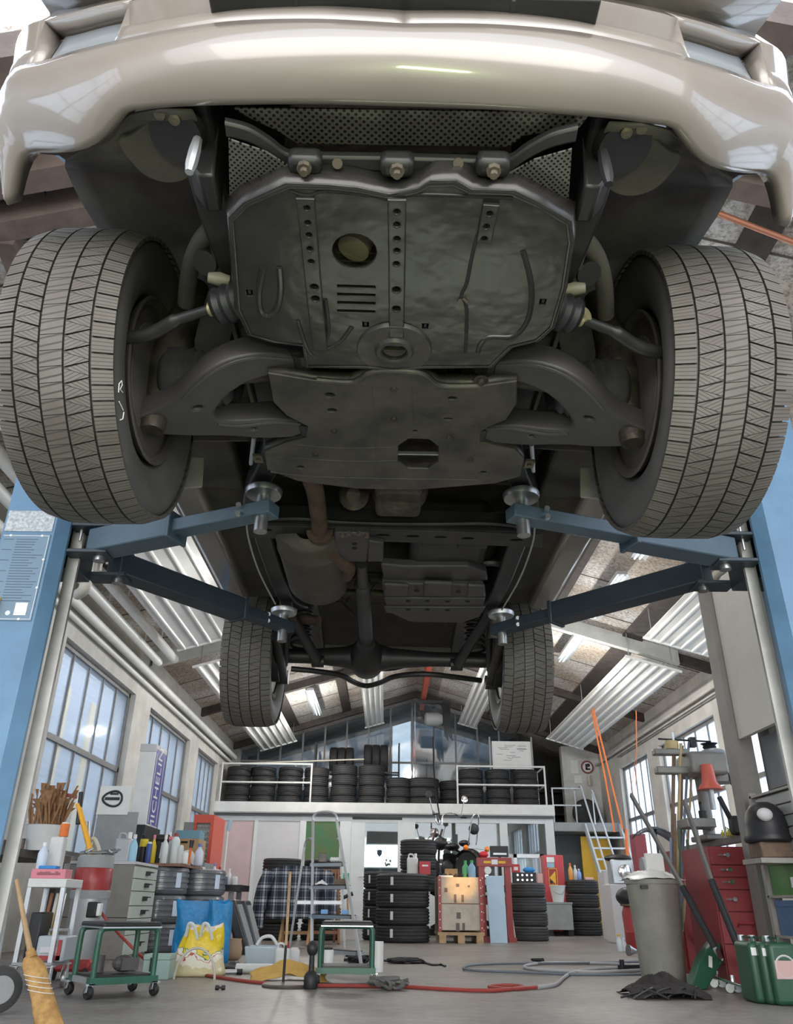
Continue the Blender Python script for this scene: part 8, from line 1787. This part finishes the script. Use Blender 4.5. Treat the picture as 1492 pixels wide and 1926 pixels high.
tz_ = zz_(1545); c2 = (cx-0.1, cy-0.13, tz_+0.001); one(MB().cyl(c2, (c2[0], c2[1], tz_+0.07), 0.035, n=14).cyl((c2[0]-0.01, c2[1], tz_+0.07), (c2[0]-0.01, c2[1], tz_+0.12), 0.012, n=8).ball((c2[0]-0.01, c2[1], tz_+0.13), 0.014, 10, 8), 'machine_vice', M_dark, 'small dark vice with ball handle on the drill press table', 'vice', smooth=True)
c = at(1382, 1578, Y=6.5); mb = MB(); rn = random.Random(44)
for i in range(40): x = c.x+rn.uniform(-.1, .08); y = 6.45+rn.uniform(-.08, .08); mb.tube([(x, y, bz), (x+rn.uniform(-.03, .03), y, bz+rn.uniform(.02, .07))], 0.006, 5)
one(mb, 'yellow_swarf', mat('swarf_yellow', (0.55, 0.52, 0.10), 0.6), 'small yellow green heap on the bench right of the drill press', 'heap').__setitem__('kind', 'stuff')
t = thing('grinder', 'dark upright tool with a slot on the bench beside the steel post', 'tool', at(1385, 1560, Y=6.35)); c = at(1384, 1540, Y=6.35); MB().b2(c.x-0.05, c.x+0.05, 6.3, 6.4, bz, c.z+0.02).build('body', M_dark, t, bevel=0.02); MB().bar((c.x-0.04, 6.35, c.z), (c.x-0.1, 6.35, c.z+0.16), 0.03, 0.04, up=(0, 1, 0)).build('handle', M_dark, t, bevel=0.006)
# ---- steel post, cream board, rack with crates, helmet
M_post = mat('post_grey', (0.25, 0.235, 0.215), 0.55, var=0.2, vscale=3)
struct(MB().b2(2.56, 2.70, 5.88, 6.05, 0, 5.1).build('trim_%d' % 60, M_post))
M_boardc = mat('cream_board', (0.66, 0.64, 0.58), 0.7, var=0.08, vscale=3)
t = thing('cream_board', 'large cream board fixed high up in front of the steel post', 'board', (2.62, 5.5, 1.6)); MB().b2(2.60, 2.64, 5.16, 5.87, 1.60, 2.80).build('board', M_boardc, t); MB().tube([(2.60, 5.0, 2.82), (2.60, 5.9, 2.86)], 0.035, 10).build('roller', M_cream, t, smooth=True)
MB().b2(2.61, 2.66, 4.7, 5.16, 2.70, 2.78).build('bracket', M_post, t)
M_mirror = mat('grey_glass_board', (0.22, 0.235, 0.25), 0.3, var=0.15)
one(MB().b2(2.728, 2.748, 5.35, 5.80, 1.24, 1.60), 'glossy_board', M_mirror, 'grey glossy panel hanging below the cream board right of the steel post', 'panel')
p = at(1444, 1362, X=2.735); q = at(1460, 1450, X=2.735)
y1_, y0_ = p.y, p.y-0.42
m, nt, b = node_mat('print_clouds'); tc = nt.nodes.new('ShaderNodeTexCoord'); n1 = nt.nodes.new('ShaderNodeTexNoise'); n1.inputs['Scale'].default_value = 6; nt.links.new(tc.outputs['Object'], n1.inputs['Vector']); rp = nt.nodes.new('ShaderNodeValToRGB'); rp.color_ramp.elements[0].color = (0.30, 0.29, 0.29, 1); rp.color_ramp.elements[1].color = (0.66, 0.65, 0.64, 1); rp.color_ramp.elements[0].position = .35; rp.color_ramp.elements[1].position = .65; nt.links.new(n1.outputs['Fac'], rp.inputs['Fac']); nt.links.new(rp.outputs['Color'], b.inputs['Base Color']); b.inputs['Roughness'].default_value = 0.6
t = thing('poster', 'black and white print of a dark steeple under clouds hanging at the right edge', 'poster', (2.735, (y0_+y1_)/2, q.z)); MB().b2(2.735, 2.748, y0_, y1_, q.z, p.z).build('sheet', m, t); sh = kids(t)[-1]
ym = (y0_+y1_)/2-0.0; mb = MB()
for (w, z0, z1) in ((.05, .0, .10), (.035, .10, .2), (.10, .16, .18), (.02, .2, .3), (.006, .3, .36)): mb.b2(2.731, 2.735, ym-w, ym+w, q.z+0.03+z0*0.9, q.z+0.03+z1*0.9)
for i in range(6): mb.b2(2.731, 2.735, y0_+0.03+i*0.055, y0_+0.045+i*0.055, q.z+0.01, q.z+0.10)
mb.b2(2.731, 2.735, y0_+0.02, y1_-0.03, q.z+0.1, q.z+0.115); mb.build('printed_shape', M_dark, sh)
struct(MB().b2(2.75, 2.79, 4.4, 5.88, 1.205, 3.0).build('wall_tool', mat('tool_wall_grey', (0.19, 0.185, 0.18), 0.7, var=0.2, vscale=3)))
# rack
t = thing('storage_rack', 'steel storage rack with plastic crates at the right picture edge', 'rack', (2.6, 5.4, 0))
M_rk = mat('rack_grey', (0.33, 0.31, 0.28), 0.55, var=0.15)
rx0, rx1, ry0, ry1 = 2.53, 2.97, 4.95, 5.72
for x in (rx0+.02, rx1): 
    for y in (ry0, ry1): MB().b2(x-0.02, x+0.02, y-0.02, y+0.02, 0, 1.20).build('upright', M_rk, t)
for z in (0.10, 0.33, 0.56, 0.80, 1.18): MB().b2(rx0, rx1, ry0, ry1, z-0.015, z).build('shelf', M_rk, t)
def crate(x, y, z, w, d, h, m_, label, lab=False):
    t = thing('plastic_crate', label, 'crate', (x, y, z)); mb = MB().b2(x-w/2, x+w/2, y-d/2, y+d/2, z+0.002, z+0.012)
    for a in (-1, 1): mb.b2(x-w/2, x+w/2, y+a*d/2-0.006, y+a*d/2+0.006, z, z+h).b2(x+a*w/2-0.006, x+a*w/2+0.006, y-d/2, y+d/2, z, z+h)
    mb.b2(x-w/2-0.012, x-w/2, y-d/2, y+d/2, z+h-0.035, z+h).b2(x-w/2-0.008, x-w/2, y-d*0.1, y+d*0.1, z, z+h); mb.build('body', m_, t)
    if lab: MB().b2(x-w/2-0.016, x-w/2-0.008, y-0.05, y+0.04, z+0.04, z+0.10).build('label', M_paper, t)
    return t
M_cg = mat('crate_green', (0.07, 0.20, 0.05), 0.4, var=0.12); M_cbl = mat('crate_blue', (0.08, 0.16, 0.30), 0.4, var=0.12)
crate(2.76, 5.34, 0.561, 0.4, 0.66, 0.21, M_cg, 'green plastic crate with white labels on the storage rack', True); crate(2.76, 5.34, 0.331, 0.4, 0.66, 0.20, M_cbl, 'blue plastic crate on the storage rack below the green one', True)
for i, (y, m_, lab) in enumerate(((5.5, M_red, 'dark red'), (5.3, M_paper, 'white'), (5.12, M_dark, 'black'))): one(MB().b2(2.59, 2.87, y-0.08, y+0.08, 0.101, 0.101+0.15+0.02*i), 'carton', m_, lab+' carton on the lowest shelf of the storage rack', 'box', bevel=0.004)
t = thing('drawer_block', 'grey block of shallow drawers in the upper part of the storage rack', 'drawers', (2.6, 5.35, 0.801)); MB().b2(rx0+0.03, rx1-0.05, 4.99, 5.67, 0.801, 1.16).build('body', M_rk, t)
for i in range(5): z = 0.81+0.07*i; MB().b2(rx0+0.01, rx0+0.03, 5.0, 5.66, z, z+0.06).build('drawer', M_grey, t)
c = at(1440, 1545, Y=5.35); t = thing('welding_helmet', 'black helmet with a pale patch hanging beside the storage rack', 'helmet', c); MB().lathe([(0.14, -0.125), (0.15, -0.11), (0.135, -0.08), (0.132, -0.02), (0.115, 0.05), (0.08, 0.095), (0.04, 0.115), (0.0, 0.12)], (c.x, 5.35, c.z), (0, 0, 1), 28).build('shell', M_black, t, smooth=True, angle=60); MB().ball((c.x-0.05, 5.23, c.z+0.03), (0.05, 0.035, 0.04), 12, 8).build('visor', M_lgrey, t, smooth=True)
one(MB().b2(c.x-0.10, c.x+0.10, 5.26, 5.45, c.z-0.22, c.z-0.126), 'wooden_block', mat('block_brown', (0.20, 0.13, 0.09), 0.7, var=0.5, vscale=9), 'brown block under the black helmet', 'block', bevel=0.01)
one(MB().b2(c.x-0.13, 2.53, 5.22, 5.5, c.z-0.25, c.z-0.221), 'wall_shelf', M_rk, 'short grey shelf carrying the brown block and the black helmet', 'shelf')
# ---- green canisters
M_jer = mat('jerry_green', (0.022, 0.085, 0.042), 0.38, var=0.15)
for i, (px, py, w, lab) in enumerate(((1440, 1889, 0.085, 'slim green steel canister, leftmost of the three at the right edge'), (1462, 1891, 0.09, 'slim green steel canister, middle of the three at the right edge'), (1492, 1893, 0.16, 'broad green canister with pink sticker at the right edge'))):
    c = fl(px, py); t = thing('fuel_canister', lab, 'canister', (c.x, c.y, 0), group='green canisters'); h = 0.31
    MB().b2(c.x-w/2, c.x+w/2, c.y, c.y+0.22, 0.001, h).build('body', M_jer, t, bevel=0.025, seg=4)
    MB().bar((c.x, c.y+0.03, h+0.02), (c.x, c.y+0.15, h+0.02), 0.014, 0.012).cyl((c.x, c.y+0.04, h-0.01), (c.x, c.y+0.04, h+0.02), 0.007, n=8).cyl((c.x, c.y+0.14, h-0.01), (c.x, c.y+0.14, h+0.02), 0.007, n=8).build('handle', M_jer, t); MB().cyl((c.x, c.y+0.185, h-0.01), (c.x, c.y+0.185, h+0.03), 0.02, n=12).build('cap', M_alu, t)
    if i == 2: MB().b2(c.x-0.06, c.x+0.07, c.y-0.003, c.y+0.001, 0.13, 0.22).build('sticker', mat('sticker_pink', (0.55, 0.36, 0.33), 0.6), t); MB().lathe([(0.05, 0), (0.055, 0.003), (0.06, 0)], (c.x, c.y-0.001, 0.19), (0, -1, 0), 20, closed=True).build('sticker_ring', M_lgrey, t)
    else: MB().b2(c.x-0.03, c.x+0.01, c.y-0.003, c.y+0.001, 0.24, 0.28).build('tag', M_paper, t)
# ---- bench and machines below the right windows, far right
t = thing('window_bench', 'pale workbench below the far right window', 'workbench', (4.4, 13.7, 0)); MB().b2(3.97, 4.85, 12.5, 14.9, 0.82, 0.88).build('bench_top', M_lgrey, t)
for x in (4.02, 4.8):
    for y in (12.6, 14.8): MB().b2(x-0.03, x+0.03, y-0.03, y+0.03, 0, 0.82).build('leg', M_grey, t)
p = at(1193, 1568, Y=14.5); q = at(1214, 1568, Y=14.5); one(MB().b2(p.x, q.x, 14.5, 14.8, 0.881, p.z), 'red_cash_box', mat('box_dark_red', (0.25, 0.05, 0.06), 0.5), 'dark red box standing on the pale bench before the window', 'box', bevel=0.006)
c = at(1240, 1615, Y=13.1); t = thing('bench_grinder', 'dark bench grinder on the pale bench before the window', 'grinder', (c.x, 13.1, 0.881)); MB().cyl((c.x-0.2, 13.1, 1.05), (c.x+0.2, 13.1, 1.05), 0.09, n=18).build('motor', M_dark, t, smooth=True, angle=40); MB().b2(c.x-0.1, c.x+0.1, 13.0, 13.2, 0.881, 0.98).build('base', M_dark, t)
for s in (-1, 1): MB().lathe([(0.03, -0.02), (0.13, -0.02), (0.13, 0.02), (0.03, 0.02)], (c.x+s*0.26, 13.1, 1.05), (1, 0, 0), 20).build('wheel_guard', M_grey, t)
rows = []
for i in range(9):
    x = at(1185+10*i, 1560, Y=13.6); u = -1+2*i/8; rows.append([(x.x+0.1, 13.5+0.4*j/4, 1.68-0.16*u*u-0.05*(u+1)+0.03*math.sin(j)) for j in range(5)])
t = thing('dark_hood', 'curved dark sheet like a car bonnet raised on a stand before the right window', 'bonnet', (4.4, 13.7, 0.881)); MB().grid(rows).build('sheet', mat('bonnet_dark', (0.10, 0.11, 0.13), 0.3, 0.4), t, smooth=True, solid=0.02)
xm_ = rows[4][0][0]; MB().cyl((xm_, 13.7, 0.881), (xm_, 13.7, 1.67), 0.02, n=8).cyl((xm_+0.3, 13.7, 0.881), (xm_+0.3, 13.7, 1.55), 0.02, n=8).build('stand', M_dark, t)
# red drum pump and grey cabinet by the stair
c = fl(1203, 1790); t = thing('red_drum', 'small red drum with a dark pump on top left of the dustbin', 'drum', (c.x, c.y, 0)); MB().lathe([(0.14, 0), (0.15, 0.02), (0.15, 0.2), (0.155, 0.21), (0.15, 0.22), (0.16, 0.42), (0.13, 0.5)], (c.x, c.y, 0), (0, 0, 1), 24).build('drum', M_red, t, smooth=True, angle=40); MB().ball((c.x-0.03, c.y, 0.60), (0.19, 0.16, 0.12), 18, 10).build('pump', M_black, t, smooth=True); MB().lathe([(0.08, 0.48), (0.17, 0.5), (0.17, 0.52), (0.06, 0.56)], (c.x, c.y, 0), (0, 0, 1), 20).build('collar', M_bolt, t)
p = at(1136, 1640, Y=14.5); q = at(1162, 1640, Y=14.5); zt_ = p.z; c0 = p; t = thing('grey_locker', 'narrow grey metal locker with a striped label in front of the stair', 'locker', ((p.x+q.x)/2, 14.7, 0)); MB().b2(p.x, q.x, 14.5, 14.95, 0, zt_).build('body', M_lgrey, t, bevel=0.004); u = at(1140, 1662, Y=14.49); v = at(1152, 1690, Y=14.49); MB().b2(u.x, v.x, 14.49, 14.5, v.z, u.z).build('label', M_paper, t); lb = kids(t)[-1]; MB().b2(u.x, v.x, 14.485, 14.49, u.z-0.06, u.z-0.01).b2(u.x, v.x, 14.485, 14.49, v.z+0.02, v.z+0.05).build('stripe', mat('stripe_salmon', (0.7, 0.3, 0.22), 0.5), lb)
c = at(1170, 1640, Y=13.2); t = thing('chrome_machine', 'grey machine with a round glass dial beside the stair', 'machine', (c.x, 13.2, 0)); MB().b2(c.x-0.2, c.x+0.35, 13.2, 13.7, 0, 0.8).build('body', M_lgrey, t, bevel=0.01); MB().b2(c.x-0.15, c.x+0.2, 13.22, 13.5, 0.8, 1.15).build('upper_case', M_alu, t, bevel=0.02); MB().lathe([(0.02, 0), (0.09, 0.0), (0.1, 0.03), (0.08, 0.04)], (c.x+0.05, 13.22, 0.98), (0, -1, 0), 20).build('dial', M_chrome, t, smooth=True, angle=40); MB().ball((c.x, 13.35, 1.17), (0.22, 0.14, 0.06), 16, 8).build('hood', M_black, t, smooth=True)
for i, (px, py, h, lab) in enumerate(((1167, 1790, .19, 'small clear bottle standing on the far floor left of the dustbin, left one'), (1175, 1790, .15, 'small pale bottle standing on the far floor left of the dustbin, right one'))): c = fl(px, py); bottle(px, py, c.y, 0.035, h, mclear if i == 0 else M_milky, lab, M_yellow if i == 0 else M_wplastic, zb=0.001)
c = fl(1200, 1795); one(MB().lathe([(0.02, 0), (0.03, 0.03), (0.06, 0.1), (0.055, 0.1)], (c.x-0.1, c.y-0.3, 0.045), (-1, -0.3, 0.1), 16), 'metal_funnel', M_steel, 'small steel funnel lying beside the dustbin', 'funnel', smooth=True)
# ================================================================ light
w = bpy.data.worlds.new('world'); bpy.context.scene.world = w; w.use_nodes = True
nt = w.node_tree; bg = nt.nodes['Background']
tc = nt.nodes.new('ShaderNodeTexCoord'); sx = nt.nodes.new('ShaderNodeSeparateXYZ'); nt.links.new(tc.outputs['Generated'], sx.inputs[0])
rp = nt.nodes.new('ShaderNodeValToRGB'); rp.color_ramp.elements[0].position = 0.0; rp.color_ramp.elements[1].position = 0.6
rp.color_ramp.elements[0].color = (0.90, 0.93, 0.96, 1); rp.color_ramp.elements[1].color = (0.78, 0.87, 1.0, 1)
nt.links.new(sx.outputs['Z'], rp.inputs['Fac']); nt.links.new(rp.outputs['Color'], bg.inputs['Color'])
bg.inputs['Strength'].default_value = 1.7
def area(name, loc, target, size, size_y, power, col):
    l = bpy.data.lights.new(name, 'AREA'); l.shape = 'RECTANGLE'; l.size = size; l.size_y = size_y; l.energy = power; l.color = col
    o = bpy.data.objects.new(name, l); C.objects.link(o); o.location = loc
    o.rotation_euler = (Vector(target)-Vector(loc)).to_track_quat('-Z', 'Y').to_euler(); return o
# light of the roof fittings, plus added fill points where no fitting hangs
for i, (x, y) in enumerate(((-1.65, 17.9), (-1.65, 13.5), (3.15, 13.6), (3.15, 11.0), (-1.65, 9.0), (3.15, 8.5), (0.8, 6.0), (0.8, 15.5))):
    l = bpy.data.lights.new('tube_and_fill_light', 'POINT'); l.energy = 48 if y > 12.8 else 17; l.shadow_soft_size = 0.05; l.color = (1.0, 0.98, 0.93)
    o = bpy.data.objects.new('tube_and_fill_light', l); C.objects.link(o); o.location = (x, y, zc(x)-1.0)
# unseen greenish lamps added to tint bumper and underbody, and daylight at the open gate
area('unseen_green_lamp', (0.2, -0.9, 0.25), (0.0, 0.9, 1.8), 0.5, 0.12, 7, (0.74, 1.0, 0.50))
area('unseen_floor_lamp', (0.15, 2.62, 0.05), (0.15, 2.3, 2.0), 1.1, 0.06, 1.7, (0.88, 1.0, 0.74))  # unseen lamp added below the car to light its underside
sp_ = bpy.data.lights.new('mimic_sun_spot', 'SPOT'); sp_.energy = 900; sp_.color = (1.0, 0.55, 0.15); sp_.spot_size = R(5); sp_.spot_blend = 0.8; sp_.shadow_soft_size = 0.05  # added spot inside the hall, mimics evening sun on the crate
o = bpy.data.objects.new('mimic_sun_spot', sp_); C.objects.link(o); o.location = (3.4, 7.2, 2.4); o.rotation_euler = (Vector((1.13, 12.75, 0.78))-o.location).to_track_quat('-Z', 'Y').to_euler()
area('gate_daylight', (0.3, -3.2, 2.0), (0.2, 3.0, 1.0), 6.0, 3.0, 95, (1.0, 0.93, 0.84))
v = bpy.context.scene.view_settings
v.view_transform = 'Standard'; v.look = 'None'; v.gamma = 1.0; v.exposure = 1.2
